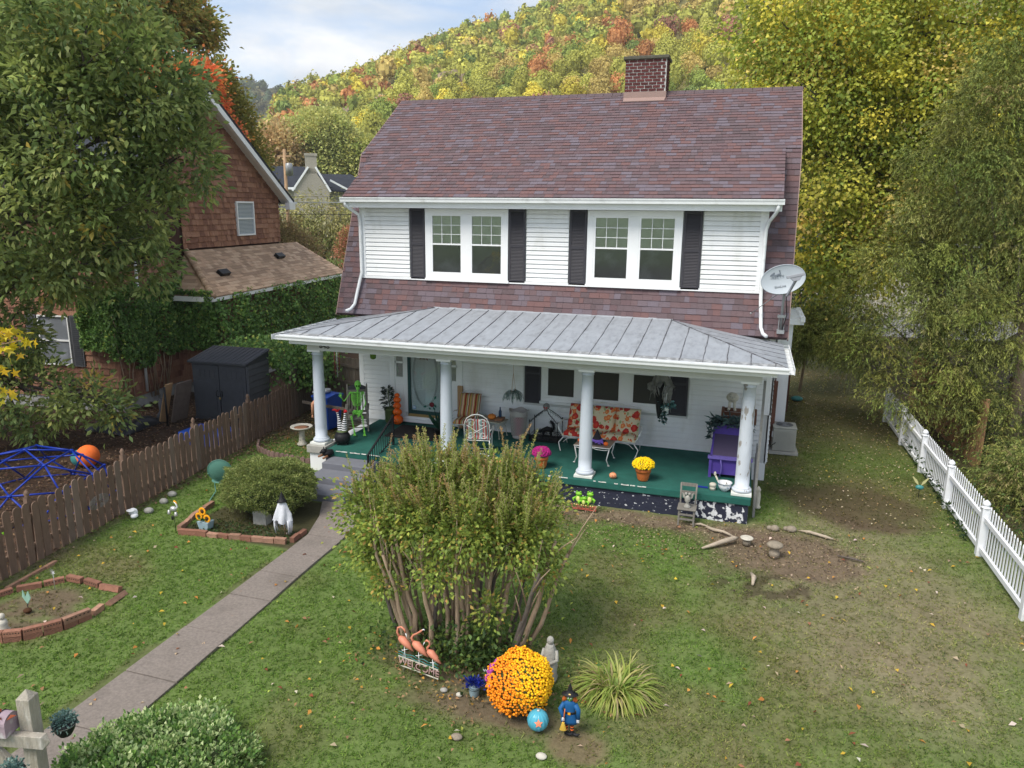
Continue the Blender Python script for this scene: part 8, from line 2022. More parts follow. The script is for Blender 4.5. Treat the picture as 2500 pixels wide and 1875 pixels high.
for z in (.12, .22): mb = MB(); mb.box(-.15, .15, -.19, -.165, z, z + .035); mb.build('stretcher', 'grey_old_wood', WCg)
AN = thing('angel_statue', 'small grey stone angel pair sitting on the weathered wooden chair', 'statue', (9.66, -3.28, .372)); MB().lathe([(.07, 0), (.075, .02), (.035, .06), (.03, .10), (.06, .14), (.05, .22), (.02, .26)], 14).build('body', 'stone_grey', AN)
for s1 in (-1, 1): MB().ell((s1 * .035, -.01, .29), (.028, .028, .032), 10, 7).build('head', 'stone_grey', AN); mb = MB(); mb.prism([(s1 * .03, .02, .14), (s1 * .10, .03, .20), (s1 * .115, .03, .30), (s1 * .06, .025, .26)], (0, .015, 0)); mb.build('wing', 'stone_grey', AN)
AC = thing('air_conditioner', 'grey beige square air conditioning unit on a slab beside the house', 'air conditioner', (11.72, 2.55, .0), R(2))
mb = MB(); mb.box(-.37, .37, -.37, .37, 0, .07); mb.build('slab', 'grey_concrete', AC); mb = MB(); mb.box(-.29, .29, -.29, .29, .08, .68); mb.build('body', 'ac_metal', AC, bevel=.02)
for k in range(15): x = -.255 + k * .0364; mb = MB(); mb.box(x - .006, x + .006, -.300, -.285, .13, .62); mb.build('grille_bar', 'ac_metal', AC)
mb = MB(); mb.lathe([(.33, .68), (.335, .70), (.31, .735), (.245, .745), (.235, .735), (.235, .70)], 4); 
mb = MB(); mb.box(-.305, .305, -.305, .305, .68, .74); mb.build('lid', 'ac_metal', AC, bevel=.03); MB().lathe([(.22, .741), (.215, .744), (.01, .744)], 28).build('fan_opening', 'slate_plastic', AC)
mb = MB()
for k in range(6): r_ = .04 + k * .034; mb.tube([(r_ * math.cos(a), r_ * math.sin(a), .752) for a in [i * 6.283 / 28 for i in range(28)]], .003, 4, True)
for k in range(6): a = k * math.pi / 3; mb.bar((0, 0, .75), (.22 * math.cos(a), .22 * math.sin(a), .75), .006)
mb.build('fan_guard', 'grey_metal', AC); mb = MB(); mb.box(-.31, -.29, -.2, -.1, .42, .56); mb.build('label', 'white_trim', AC)
# driftwood, roots, lids and mushroom stone
mb = MB(); mb.tube([(10.05, -4.42, .03), (10.22, -4.30, .06), (10.42, -4.12, .09), (10.62, -3.92, .10), (10.70, -3.82, .08)], [.018, .035, .048, .05, .02], 9); mb.single('driftwood_log', 'driftwood', 'pale bleached driftwood log lying on bare soil near the porch corner', 'log')
mb = MB(); mb.tube([(10.05, -3.35, .02), (10.22, -3.50, .05), (10.42, -3.55, .05), (10.6, -3.66, .03)], [.02, .034, .03, .015], 8); mb.single('root', 'driftwood', 'brown surface root between the small chair and the driftwood log', 'root')
mb = MB(); mb.tube([(9.75, -3.32, .02), (9.95, -3.28, .04), (10.15, -3.34, .02)], [.015, .025, .012], 7); mb.single('root', 'driftwood', 'thin root just right of the small grey chair', 'root')
mb = MB(); mb.tube([(11.85, -2.92, .02), (12.05, -3.0, .05), (12.35, -3.12, .04), (12.5, -3.15, .02)], [.012, .03, .03, .012], 7); mb.single('root', 'driftwood', 'weathered grey root right of the pale rocks', 'root')
mb = MB(); mb.tube([(10.98, -5.6, .02), (11.0, -5.35, .04), (10.95, -5.15, .02)], [.02, .045, .02], 7); mb.single('root', 'driftwood', 'short brown root stub in the thin grass in front of the mushroom stone', 'root')
mb = MB(); mb.tube([(12.5, -3.9, .02), (12.75, -4.0, .04), (12.95, -4.02, .02)], [.01, .022, .01], 6); mb.single('root', 'bark_grey', 'slender dark root farthest right in the bare soil patch', 'root')
for x, y, r_, lab in ((11.40, -3.02, .09, 'left one of the two pale rocks right of the porch corner'), (11.72, -2.95, .11, 'right one of the two pale rocks right of the porch corner')):
 mb = MB(); mb.ell((x, y, .04), (r_, r_ * .8, .07), 9, 6); mb.ell((x - .1, y + .02, .03), (.06, .05, .05), 8, 5); mb.single('rock', 'stone_brown', lab, 'rock')
LDs = thing('capped_stone', 'round pale stone lid with raised ring resting by the driftwood log', 'garden ornament', (10.86, -3.92, 0)); MB().lathe([(.07, 0), (.08, .08), (.06, .11)], 14).build('base', 'stone_brown', LDs); MB().lathe([(.04, .13), (.12, .135), (.125, .15), (.10, .158), (.085, .15), (.05, .152), (.035, .165), (.01, .165)], 24).build('lid', 'stone_cream', LDs)
MS = thing('mushroom_stone', 'squat concrete mushroom ornament on the bare soil right of the driftwood', 'garden ornament', (11.36, -4.28, 0)); MB().lathe([(.10, 0), (.095, .10), (.07, .13), (.09, .17), (.06, .21)], 16).build('stem', 'stone_brown', MS); MB().ell((0, 0, .23), (.15, .14, .065), 18, 8).build('cap', 'stone_brown', MS)
mb = MB(); mb.lathe([(.10, 0), (.13, .05), (.17, .25), (.15, .25), (.10, .2)], 14, (11.12, .9, 0)); mb.single('broken_planter', 'stone_brown', 'old grey stone planter leaning against the house side behind the last column', 'planter')
MB().lathe([(.07, 0), (.08, .03), (.05, .06), (.06, .3), (.04, .38), (.06, .42), (.01, .5)], 12, (11.06, -1.9, 0)).single('white_figurine', 'stone_cream', 'slim cream garden figurine behind the right porch corner', 'figurine')
mb = MB(); mb.ell((12.38, 8.6, .08), (.20, .14, .09), 12, 7); mb.single('aqua_bag', 'lead_teal', 'small crumpled aqua bag beside the reddish brown board fence', 'bag')
DF = thing('dragonfly_ornament', 'teal dragonfly ornament with pale yellow wings by the white picket fence', 'garden ornament', (14.55, -.10, 0)); MB().tube([(0, 0, 0), (0, 0, .22)], .006, 5).build('stake', 'black_metal', DF); MB().ell((0, 0, .26), (.09, .06, .055), 12, 7).build('body', 'lead_teal', DF)
for s1 in (-1, 1): mb = MB(); mb.prism([(s1 * .02, 0, .30), (s1 * .10, 0, .37), (s1 * .17, 0, .49), (s1 * .15, 0, .50), (s1 * .05, 0, .40)], (0, .006, 0)); mb.build('wing', 'dragonfly_wing', DF)

# ================================================================ CRAPE MYRTLE
CM = thing('crape_myrtle', 'many stemmed crape myrtle bush in the middle of the front lawn', 'shrub', (6.85, -8.95, 0))
rr = random.Random(44); tips = []
for i in range(46):
 a = rr.uniform(0, 6.283); q = math.sqrt(rr.random()); b = Vector((q * 1.05 * math.cos(a), q * .52 * math.sin(a) + .05, 0))
 lean = .36 + .16 * q; H_ = rr.uniform(1.5, 1.9); pts_ = [b]; p = b.copy(); k = 6
 for j in range(1, k + 1):
  t = j / k; p = b + Vector((b.x * lean * t * 1.15 + rr.uniform(-.03, .03), b.y * lean * t * 1.3 + rr.uniform(-.03, .03), H_ * t)); pts_.append(p.copy())
 r0 = rr.uniform(.018, .040)
 MB().tube(pts_, [r0 * (1.2 - .6 * j / k) for j in range(k + 1)], 7).build('stem', 'bark_brown' if rr.random() < .8 else 'bark_grey', CM)
 for f_ in range(rr.choice([2, 3, 3])):
  s_ = pts_[rr.choice([3, 4, 5, 6])]; e = s_ + Vector((rr.uniform(-.30, .30) + b.x * .15, rr.uniform(-.28, .28) + b.y * .2, rr.uniform(.45, .75)))
  tips.append((s_, e))
mb = MB()
for s_, e in tips: mb.tube([s_, s_.lerp(e, .5) + Vector((0, 0, .04)), e], [.014, .010, .005], 5)
tag(mb.build('branches', 'bark_brown', CM), kind='stuff')
rg = np.random.default_rng(45)
blobs = [((6.85, -8.95, 2.15), (1.1, .95, .40)), ((6.0, -9.0, 1.98), (.58, .60, .40)), ((7.75, -8.9, 2.0), (.58, .65, .42)), ((6.45, -8.75, 2.45), (.60, .6, .40)), ((7.35, -8.6, 2.38), (.62, .6, .38)), ((5.55, -8.9, 1.95), (.42, .5, .52)), ((7.0, -9.25, 2.05), (.7, .40, .32)), ((7.8, -8.5, 2.15), (.42, .5, .36)), ((5.62, -9.0, 1.40), (.36, .4, .38)), ((8.05, -8.9, 1.60), (.32, .35, .34)), ((6.8, -9.5, 1.50), (.45, .2, .18)), ((7.5, -9.4, .95), (.16, .14, .28)), ((5.9, -9.3, 1.15), (.25, .25, .25))]
P, D, cid, nc = blob_pts(rg, blobs, 470, 40, .12, .35)
tone = fbm(P[:, 0] * 1.6, P[:, 1] * 1.6 + P[:, 2], 5)
cols = pal(rg, len(P), [(.155, .21, .045), (.22, .27, .055), (.11, .155, .035), (.30, .31, .065), (.34, .22, .07)], [.34, .27, .22, .11, .06], .14) * (.85 + .45 * tone)[:, None]
leaves('foliage', P, D, rg.uniform(.055, .085, len(P)), rg.uniform(.034, .052, len(P)), cols, CM, rng=rg)
# upright shoots with paired leaves, bronze at the tips
Ps = []; Ds = []; Cs = []; Ls = []; sh_mb = MB()
for i in range(520):
 b_ = blobs[rg.choice(8, p=np.array([.22, .10, .14, .2, .16, .07, .05, .06]))]; d = rg.normal(size=3); d[2] = abs(d[2]) + .35; d /= np.linalg.norm(d)
 s_ = np.array(b_[0]) + d * np.array(b_[1]) * .85; up = unit(np.array([[d[0] * .35 + rg.normal() * .16, d[1] * .35 + rg.normal() * .16, 1.0]]))[0]; L_ = rg.uniform(.16, .50) * (1.6 if rg.random() < .2 else 1)
 sh_mb.tube([tuple(s_ - np.array(CM.location)), tuple(s_ + up * L_ - np.array(CM.location))], [.004, .002], 3)
 kk = int(L_ / .022); red = rg.random() < .28
 for j in range(kk):
  t = j / kk; a = j * 2.1 + i
  for s2 in (0, math.pi): Ps.append(s_ + up * L_ * t); Ds.append([math.cos(a + s2), math.sin(a + s2), .75]); Ls.append((.060 - .030 * t)); c_ = np.array([.20, .235, .055]) * (1 - t) + (np.array([.36, .21, .08]) if red else np.array([.27, .31, .07])) * t; Cs.append(c_ * rg.uniform(.8, 1.2))
tag(sh_mb.build('shoots', 'bark_brown', CM), kind='stuff')
leaves('shoot_leaves', np.array(Ps), np.array(Ds), np.array(Ls), np.array(Ls) * .52, np.array(Cs), CM, rng=rg)
# low green growth between the stems
n = 2600; P = np.stack([rg.normal(7.0, .62, n), rg.normal(-9.2, .26, n), np.abs(rg.normal(.05, .16, n)) + .02], 1)
sel = rg.random(n) < .30; P[sel] = np.stack([rg.normal(7.35, .25, sel.sum()), rg.normal(-9.35, .18, sel.sum()), rg.uniform(.05, .75, sel.sum())], 1)
leaves('undergrowth', P, rg.normal(size=(n, 3)) + np.array([0, 0, .5]), rg.uniform(.05, .09, n), rg.uniform(.035, .06, n), pal(rg, n, [(.075, .13, .035), (.11, .18, .045), (.16, .21, .05), (.045, .08, .03)], [.35, .3, .15, .2]), CM, rng=rg)

# ================================================================ CLIPPED BUSH
BX = thing('clipped_bush', 'rounded clipped green bush in the brick edged bed beside the walk', 'bush', (1.22, -5.45, 0))
rg = np.random.default_rng(51); n = 34000; d = unit(rg.normal(size=(n, 3)) + np.array([0, 0, .25])); d[:, 2] = np.where(d[:, 2] < -.35, -d[:, 2], d[:, 2])
r_ = 1 - .20 * rg.random(n) ** 1.6 + .26 * (fbm(d[:, 0] * 4 + 3, d[:, 1] * 4 + d[:, 2] * 3, 52) - .5) * 2 + .12 * (fbm(d[:, 0] * 14, d[:, 1] * 14 + d[:, 2] * 9, 53) - .5) * 2
P = np.array([1.22, -5.45, .50]) + d * np.array([.98, .95, .60]) * r_[:, None]
tn = fbm(d[:, 0] * 5, d[:, 1] * 5 + d[:, 2] * 4, 54)
P = P[P[:, 2] > .03]; d = d[:len(P)]; n = len(P); tn = tn[:n]
leaves('foliage', P, unit(P - np.array([1.22, -5.45, .3])) + rg.normal(size=(n, 3)) * .55, rg.uniform(.026, .050, n), rg.uniform(.016, .028, n), pal(rg, n, [(.15, .185, .055), (.21, .24, .075), (.10, .13, .04), (.27, .28, .10)], [.4, .25, .25, .1]) * (.85 + .35 * tn)[:, None], BX, rng=rg)
mb = MB(); mb.ell((0, 0, .44), (.78, .72, .46), 20, 10); mb.build('inner_twigs', 'twig_green', BX)
rg = np.random.default_rng(55); n = 500; P = np.stack([rg.uniform(.2, 2.5, n), rg.uniform(-6.75, -6.2, n), np.full(n, .01)], 1)
tag(leaves('ground_cover', P, rg.normal(size=(n, 3)) + np.array([0, 0, .4]), .05, .035, pal(rg, n, [(.05, .10, .022), (.03, .055, .02)], [.5, .5]), None, 'foliage', rg), 'low weeds on the dark soil under the clipped bush', 'weeds', kind='stuff')

# ================================================================ VARIEGATED EUONYMUS AT THE WALK END
HG = thing('variegated_shrub', 'low variegated green and cream shrub at the near end of the walk', 'shrub', (5.1, -12.6, 0))
rg = np.random.default_rng(61)
blobs = [((4.45, -12.30, .12), (.75, .60, .38)), ((5.0, -12.25, .08), (.65, .6, .34)), ((4.75, -12.9, .15), (1.0, .6, .42)), ((4.12, -12.75, .14), (.40, .45, .34)), ((4.55, -11.75, .03), (.42, .35, .26)), ((5.45, -12.75, .05), (.5, .5, .3)), ((4.1, -12.1, .04), (.30, .40, .24)), ((4.8, -13.5, .1), (1.2, .6, .4))]
P, D, cid, nc = blob_pts(rg, blobs, 2100, 26, .05, .75); k = P[:, 2] > 0; P, D, cid = P[k], D[k], cid[k]
D[:, 2] += .6; n = len(P)
varg = rg.random(nc)[cid] < .55
c = np.where(varg[:, None], pal(rg, n, [(.26, .33, .14), (.40, .45, .24), (.15, .23, .08)], [.45, .25, .3]), pal(rg, n, [(.085, .16, .04), (.13, .22, .05), (.05, .09, .03)], [.45, .3, .25]))
leaves('foliage', P, D, rg.uniform(.042, .068, n), rg.uniform(.030, .046, n), c * 1.15, HG, rng=rg)
sel = np.nonzero(varg)[0][::2]; lv = P[sel] + np.array([0, 0, .004])
leaves('leaf_centres', lv, D[sel], .032, .018, pal(rg, len(sel), [(.07, .14, .035)], [1]), HG, rng=rg)
mb = MB()
for b in blobs: mb.ell(Vector(b[0]) - Vector(HG.location), Vector(b[1]) * .72, 14, 8)
mb.build('inner_twigs', 'twig_green', HG)

# ================================================================ DAYLILY CLUMP
DL = thing('grass_clump', 'arching yellow green daylily clump right of the big mum', 'plant', (9.25, -9.25, 0))
rg = np.random.default_rng(71); n = 620; a = rg.uniform(0, 6.283, n); r0 = rg.random(n) ** .5 * .16; P = np.stack([9.25 + r0 * np.cos(a) * 1.5, -9.25 + r0 * np.sin(a), np.zeros(n)], 1)
d = unit(np.stack([np.cos(a) * .55 + rg.normal(0, .25, n), np.sin(a) * .55 + rg.normal(0, .25, n), rg.uniform(.35, .95, n)], 1)); ln = rg.uniform(.38, .62, n); K = 7; rows = []
Wv = rg.uniform(.013, .022, n); side = unit(np.cross(d, np.tile([0, 0, 1.0], (n, 1)) + rg.normal(size=(n, 3)) * .1)); pp = P.copy(); Vv = []
for k in range(K):
 w_ = (Wv * (1 - (k / (K - 1)) ** 2) + .001)[:, None]; Vv.append(np.stack([pp - side * w_ / 2 * 1.6, pp + side * w_ / 2 * 1.6], 1)); pp = pp + d * (ln / (K - 1))[:, None]; d = unit(d + np.array([0, 0, -.36])); pp[:, 2] = np.maximum(pp[:, 2], .015)
Vv = np.stack(Vv, 1).reshape(n, K * 2, 3) - np.array([9.25, -9.25, 0]); F = []
base = np.arange(n)[:, None] * (K * 2)
for k in range(K - 1): F.append(base + np.array([[2 * k, 2 * k + 1, 2 * k + 3, 2 * k + 2]]))
cl = pal(rg, n, [(.36, .42, .10), (.24, .33, .07), (.50, .48, .18), (.48, .38, .22)], [.42, .3, .18, .10]); np_mesh('blades', Vv.reshape(-1, 3), np.concatenate(F), np.repeat(cl, K * 2, 0), 'foliage', DL)

# ================================================================ CLIMBING VINE ON THE SHINGLED HOUSE
Mn = Matrix.Translation((-7.79, -.12, 0)) @ Matrix.Rotation(R(6), 4, 'Z')
def wl(P): M3 = np.array(Mn.to_3x3()); return P @ M3.T + np.array(Mn.translation)
VN = thing('climbing_vine', 'thick green heart leaved vine covering the lower wing of the shingled house', 'climbing vine', (-6.4, 4, 0))
rg = np.random.default_rng(81); parts_ = []
n = 9000; y = rg.uniform(2.6, 13.4, n); z = 3.45 - rg.random(n) ** .8 * 2.3; bul = .15 + .45 * fbm(y * 1.3, z * 1.6, 82); parts_.append(np.stack([1.35 + bul + rg.normal(0, .05, n) + (3.3 - z) * .12, y, z], 1))
n = 4200; x = rg.uniform(-1.2, 1.7, n); z = 3.6 - rg.random(n) * 2.0; bul = .1 + .4 * fbm(x * 1.5 + 7, z * 1.6, 83); parts_.append(np.stack([x, 2.8 - bul, z], 1))
n = 3600; y = rg.uniform(-.2, 3.0, n); z = 4.2 - rg.random(n) * 2.3 - .5 * fbm(y * 2, y * 0, 84); bul = .08 + .35 * fbm(y * 1.5 + 3, z * 1.6, 85); parts_.append(np.stack([.05 + bul, y, z], 1))
n = 1500; cx_ = rg.random(n) < .5; parts_.append(np.stack([np.where(cx_, .08, 1.45) + rg.normal(0, .13, n), np.where(cx_, -.12, 2.72) + rg.normal(0, .13, n), rg.uniform(1.7, 3.9, n) * np.where(cx_, 1, .85)], 1))
n = 900; y = .95 + rg.normal(0, .25, n); z = rg.uniform(1.3, 3.2, n); parts_.append(np.stack([.15 + rg.uniform(0, .15, n), y, z], 1))
n = 2600; x = rg.uniform(-1.1, .1, n); z = 3.9 - rg.random(n) * 1.9; parts_.append(np.stack([x, -.08 - .3 * fbm(x * 2, z * 2, 86), z], 1))
P = wl(np.concatenate(parts_)); 
n = 2600; x = rg.uniform(-5.4, -1.9, n); y = 1.35 + rg.uniform(-.1, 1.6, n); z = np.minimum(2.05, 1.2 + .9 * fbm(x * 1.1, y * 1.1, 87) + rg.normal(0, .15, n)); right = x > -3.3; z = np.where(right, z - .1 * rg.random(n), z + .15); P = np.concatenate([P, np.stack([x, y, z], 1)])
n = 1500; x = -2.35 + rg.normal(0, .5, n); y = 1.6 + rg.normal(0, .35, n); z = rg.uniform(.9, 2.5, n); P = np.concatenate([P, np.stack([x, y, z], 1)])
n = len(P); D = rg.normal(size=(n, 3)) * .5 + np.array([.5, -.6, -.55])
leaves('foliage', P, D, rg.uniform(.09, .15, n), rg.uniform(.085, .135, n), 1.45 * pal(rg, n, [(.08, .145, .04), (.115, .19, .05), (.055, .10, .03), (.22, .26, .06)], [.4, .25, .29, .06]) * (.75 + .5 * fbm(P[:, 0] * 1.2, P[:, 1] * 1.2 + P[:, 2], 88))[:, None], VN, rng=rg)
mb = MB(); loc = Vector(VN.location)
for i in range(60):
 y0 = rr.uniform(-.1, 12.5); zt = rr.uniform(2.0, 3.2); xx = 1.40 if y0 > 2.8 else .08
 mb.tube([(Mn @ Vector((xx, y0, .2))) - loc, (Mn @ Vector((xx + .06, y0 + rr.uniform(-.3, .3), zt * .5))) - loc, (Mn @ Vector((xx + .08, y0 + rr.uniform(-.5, .5), zt))) - loc], [.02, .015, .008], 5)
tag(mb.build('vine_stems', 'bark_brown', VN), kind='stuff')
# thin tendrils on the pickets and white fence weeds
rg = np.random.default_rng(91); yy = rg.uniform(-2.6, 5.5, 260); n = 260
P = np.stack([15.0 - .045 + 0 * yy, yy, np.abs(rg.normal(.12, .12, n)) + .03], 1)
tag(leaves('fence_weeds', P, rg.normal(size=(n, 3)) + np.array([-.6, 0, .5]), .10, .05, pal(rg, n, [(.025, .05, .02), (.05, .085, .025)], [.6, .4]), None, 'foliage', rg), 'scattered dark weeds growing through the foot of the white picket fence', 'weeds', kind='stuff')

# ================================================================ BIG LEFT TREE
MG = make_tree('magnolia_tree', 'large dark green broad leaved tree filling the left side in front of the shingled house', (-10.6, -4.6, 0), (-9.6, -4.2, 6.5), .22,
 [((-5.80, -4.00, 10.00), (2.5, 2.2, 2.1)), ((-3.71, -4.00, 10.14), (1.7, 1.6, 1.5)), ((-3.11, -3.40, 8.90), (1.55, 1.5, 1.35)), ((-4.55, -4.00, 8.11), (2.0, 1.9, 1.9)), ((-2.61, -3.00, 7.40), (1.05, 1.1, .85)), ((-3.87, -3.40, 6.26), (1.35, 1.3, 1.1)),
 ((-5.77, -4.20, 6.09), (2.2, 2.0, 1.7)), ((-4.06, -2.60, 4.90), (.65, .8, .6)), ((-5.33, -4.00, 4.80), (1.2, 1.2, .7)), ((-7.64, -3.80, 3.19), (.8, 1.0, 1.2)), ((-7.07, -3.90, 1.47), (1.25, 1.1, 1.0)), ((-5.87, -3.20, 1.30), (.75, .8, .50)), ((-5.09, -3.20, 1.09), (.42, .5, .35)), ((-2.82, -3.00, 8.63), (.9, .9, .8)), ((-7.76, -4.50, 7.21), (2.4, 2.0, 3.0)), ((-11.6, -7.6, 6.0), (2.4, 2.4, 2.6)), ((-12.0, -6.0, 3.2), (1.6, 1.8, 1.6)), ((-10.3, -8.6, 4.6), (2.5, 2.0, 2.2)), ((-9.3, -7.6, 3.4), (1.0, 1.0, 1.3))],  # closing blobs: extra crown added out of view to shade the lower foliage
 3000, 23, .17, .20, .085, [(.17, .21, .07), (.21, .265, .08), (.10, .15, .055), (.28, .32, .10), (.50, .38, .08)], [.34, .27, .24, .13, .02], seed=101, shell=.62)
rg = np.random.default_rng(7); pts_y = [((0.96, -10.50, 4.61)), ((1.12, -10.50, 4.48)), ((0.84, -10.50, 4.35)), ((0.62, -10.50, 4.01)), ((0.68, -10.50, 3.69)), ((0.77, -10.50, 4.57))]
YM = thing('maple_branch', 'bright yellow maple branch reaching in at the left edge of the picture', 'branch', pts_y[0]); P = np.concatenate([np.array(p) + rg.normal(size=(10, 3)) * .09 for p in pts_y]); n = len(P)
# maple leaves as five pointed outlines
V = []; F = []; 
for i in range(n):
 c0_ = P[i]; a = unit(rg.normal(size=(1, 3)) + np.array([[.3, -.4, -.3]]))[0]; b = unit(np.cross(a, rg.normal(size=3))[None])[0]; k0 = len(V); V.append(c0_)
 for j, rad_ in enumerate((.10, .035, .085, .03, .06, .02, .06, .03, .085, .035)): t = j * math.pi / 5; V.append(c0_ + (a * math.cos(t) + b * math.sin(t)) * rad_ * 1.0)
 for j in range(10): F.append((k0, k0 + 1 + j, k0 + 1 + (j + 1) % 10))
np_mesh('leaves', np.array(V) - np.array(YM.location), np.array(F), np.repeat(pal(rg, n, [(.62, .50, .03), (.52, .46, .05), (.66, .44, .03)], [.5, .3, .2]), 11, 0), 'foliage', YM)
mb = MB(); l0 = Vector(YM.location); q0 = Vector((0.16, -10.60, 4.15)); 
for p in pts_y: mb.tube([q0 - l0, (q0 + Vector(p)) / 2 - l0 + Vector((0, 0, .06)), Vector(p) - l0], [.02, .012, .004], 5)
mb.build('twigs', 'bark_brown', YM)

# ================================================================ RIGHT HAND TREES
make_tree('maple_tree', 'tall yellow green maple towering behind the right end of the house', (17.2, 12.5, 0), (16.8, 12.5, 12), .34,
 [((12.14, 10.00, 12.48), (3.0, 3, 2.6)), ((14.99, 10.00, 12.54), (3.4, 3, 3.0)), ((17.64, 10.00, 11.92), (3.2, 3, 3.2)), ((12.32, 9.50, 10.22), (2.2, 2.4, 2.0)), ((14.52, 10.00, 9.53), (2.7, 2.6, 2.4)), ((17.26, 10.50, 9.14), (2.8, 2.6, 2.6)), ((13.08, 9.50, 7.47), (2.0, 2.2, 2.1)), ((15.31, 10.00, 6.31), (2.2, 2.2, 2.0)), ((12.80, 9.50, 5.20), (1.2, 1.8, 1.4)), ((14.19, 10.00, 4.67), (1.6, 1.8, 1.4)), ((11.15, 10.00, 11.67), (1.3, 1.6, 1.3)), ((12.14, 9.50, 8.77), (1.1, 1.6, 1.4)), ((19.71, 10.00, 10.20), (3, 3, 4))],
 820, 125, .40, .138, .11, [(.24, .29, .05), (.36, .365, .06), (.17, .22, .045), (.54, .46, .07), (.58, .46, .16)], [.30, .27, .21, .17, .05], seed=111, shell=.6, droop=.55)
make_tree('shrub', 'dark green shrub between the house and the distant fence', (13.0, 15.5, 0), (13.0, 15.5, 2), .08,
 [((13.02, 15.00, 3.33), (1.5, 1.5, 1.5)), ((12.54, 15.00, 4.32), (1.2, 1.2, 1.3)), ((13.95, 15.00, 2.62), (.8, .9, .8)), ((12.50, 14.00, 2.42), (.9, .9, .8)), ((14.85, 15.00, 4.22), (1.0, 1.0, .9))], 330, 30, .2, .13, .09, [(.06, .10, .04), (.09, .14, .05), (.13, .17, .06)], [.5, .3, .2], seed=112, cat='shrub', limbs=False)
# junipers with drooping sprays
def juniper(label, base, top, tr, blobs, ncl, seed, name='juniper_tree', colors=None, cat='tree', L=.105):
 rg = np.random.default_rng(seed); t = thing(name, label, cat, base); b0 = Vector(base); mb = MB()
 tp = Vector(top) - b0; mb.tube([Vector((0, 0, -.1)), tp * .5 + Vector((.1, 0, 0)), tp], [tr, tr * .7, tr * .2], 9); mb.build('trunk', 'bark_brown', t); mb = MB()
 for c_, r_ in blobs:
  e = Vector(c_) - b0; mb.tube([tp * min(.9, max(.05, e.z / max(tp.z, .1) * .8)), e * .6 + Vector((0, 0, .2)), e], [tr * .3, tr * .2, .015], 6)
 mb.build('limb', 'bark_grey', t)
 P, D, cid, nc = blob_pts(rg, blobs, ncl, 46, .21, .74)
 cc = pal(rg, nc, colors or [(.135, .155, .045), (.175, .19, .05), (.095, .115, .035), (.23, .235, .07), (.19, .18, .07)], [.33, .26, .22, .13, .06], .22)[cid]
 Ps = []; Ds = []; Cs = []; Ls = []
 n = len(P); d = unit(D + np.array([0, 0, .25]) + rg.normal(size=(n, 3)) * .25); ln = rg.uniform(.5, 1.2, n)
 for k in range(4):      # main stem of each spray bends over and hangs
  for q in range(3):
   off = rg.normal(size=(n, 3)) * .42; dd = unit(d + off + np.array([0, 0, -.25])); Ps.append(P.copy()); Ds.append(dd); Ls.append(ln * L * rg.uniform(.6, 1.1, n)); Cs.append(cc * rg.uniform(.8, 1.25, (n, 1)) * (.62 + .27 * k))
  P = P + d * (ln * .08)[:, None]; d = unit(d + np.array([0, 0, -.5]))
 Ps, Ds, Ls, Cs = map(np.concatenate, (Ps, Ds, Ls, Cs))
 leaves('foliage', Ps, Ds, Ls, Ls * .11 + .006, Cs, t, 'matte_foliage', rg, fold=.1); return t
juniper('large drooping juniper with feathery olive foliage at the right edge', (17.6, 4.6, 0), (17.4, 5.0, 9.3), .22,
 [((16.40, 4.90, 8.57), (1.35, 1.2, 1.3)), ((15.24, 4.50, 7.55), (1.0, 1.0, .75)), ((16.13, 4.00, 6.82), (1.1, 1.0, .8)), ((14.81, 5.00, 6.31), (.95, 1.0, .6)), ((16.84, 3.60, 5.44), (1.1, 1.1, .9)), ((15.82, 4.60, 5.37), (1.0, 1.1, .65)), ((14.31, 5.00, 4.98), (.9, 1.0, .6)), ((15.62, 3.80, 4.04), (1.1, 1.1, .62)), ((13.72, 5.50, 3.82), (.7, .8, .5)), ((14.73, 4.20, 3.29), (.95, 1.0, .6)), ((16.76, 3.60, 3.49), (1.0, 1.0, .75)), ((15.89, 3.40, 2.73), (.8, .8, .5)), ((16.64, 6.00, 5.44), (1.6, .8, 2.6)), 
 ((13.89, 4.80, 2.34), (.75, .8, .60)), ((14.75, 4.00, 1.52), (.70, .8, .50)), ((16.07, 3.80, 1.68), (.85, .9, .6)), ((17.11, 3.00, 1.10), (.75, .8, .85)), ((13.47, 5.50, 3.03), (.6, .7, .5)), ((16.66, 5.00, 9.56), (1.1, 1.2, 1.1)), ((13.46, 6.50, 2.00), (.5, .6, .45)), ((18.27, 5.00, 6.55), (1.6, 1.6, 2.6))], 640, 121)
juniper('low juniper growth at the right edge below the large juniper', (17.0, .3, 0), (16.9, .3, 1.4), .07, [((16.67, 0.50, 0.40), (.75, .6, .55)), ((16.32, -0.50, -0.22), (.5, .5, .45)), ((17.13, 0.00, -0.03), (.7, .7, .7))], 90, 122, name='juniper_shrub', cat='shrub')
juniper('small round topped arborvitae with bare lower trunks behind the house side', (12.55, 10.2, 0), (12.5, 10.2, 2.0), .06, [((12.79, 10.00, 2.27), (.85, .8, .62)), ((12.35, 10.00, 1.88), (.5, .6, .5)), ((13.43, 9.50, 2.10), (.5, .6, .45))], 130, 123, name='arborvitae_tree', colors=[(.19, .22, .06), (.24, .26, .07), (.14, .17, .05), (.29, .30, .09), (.2, .2, .08)])
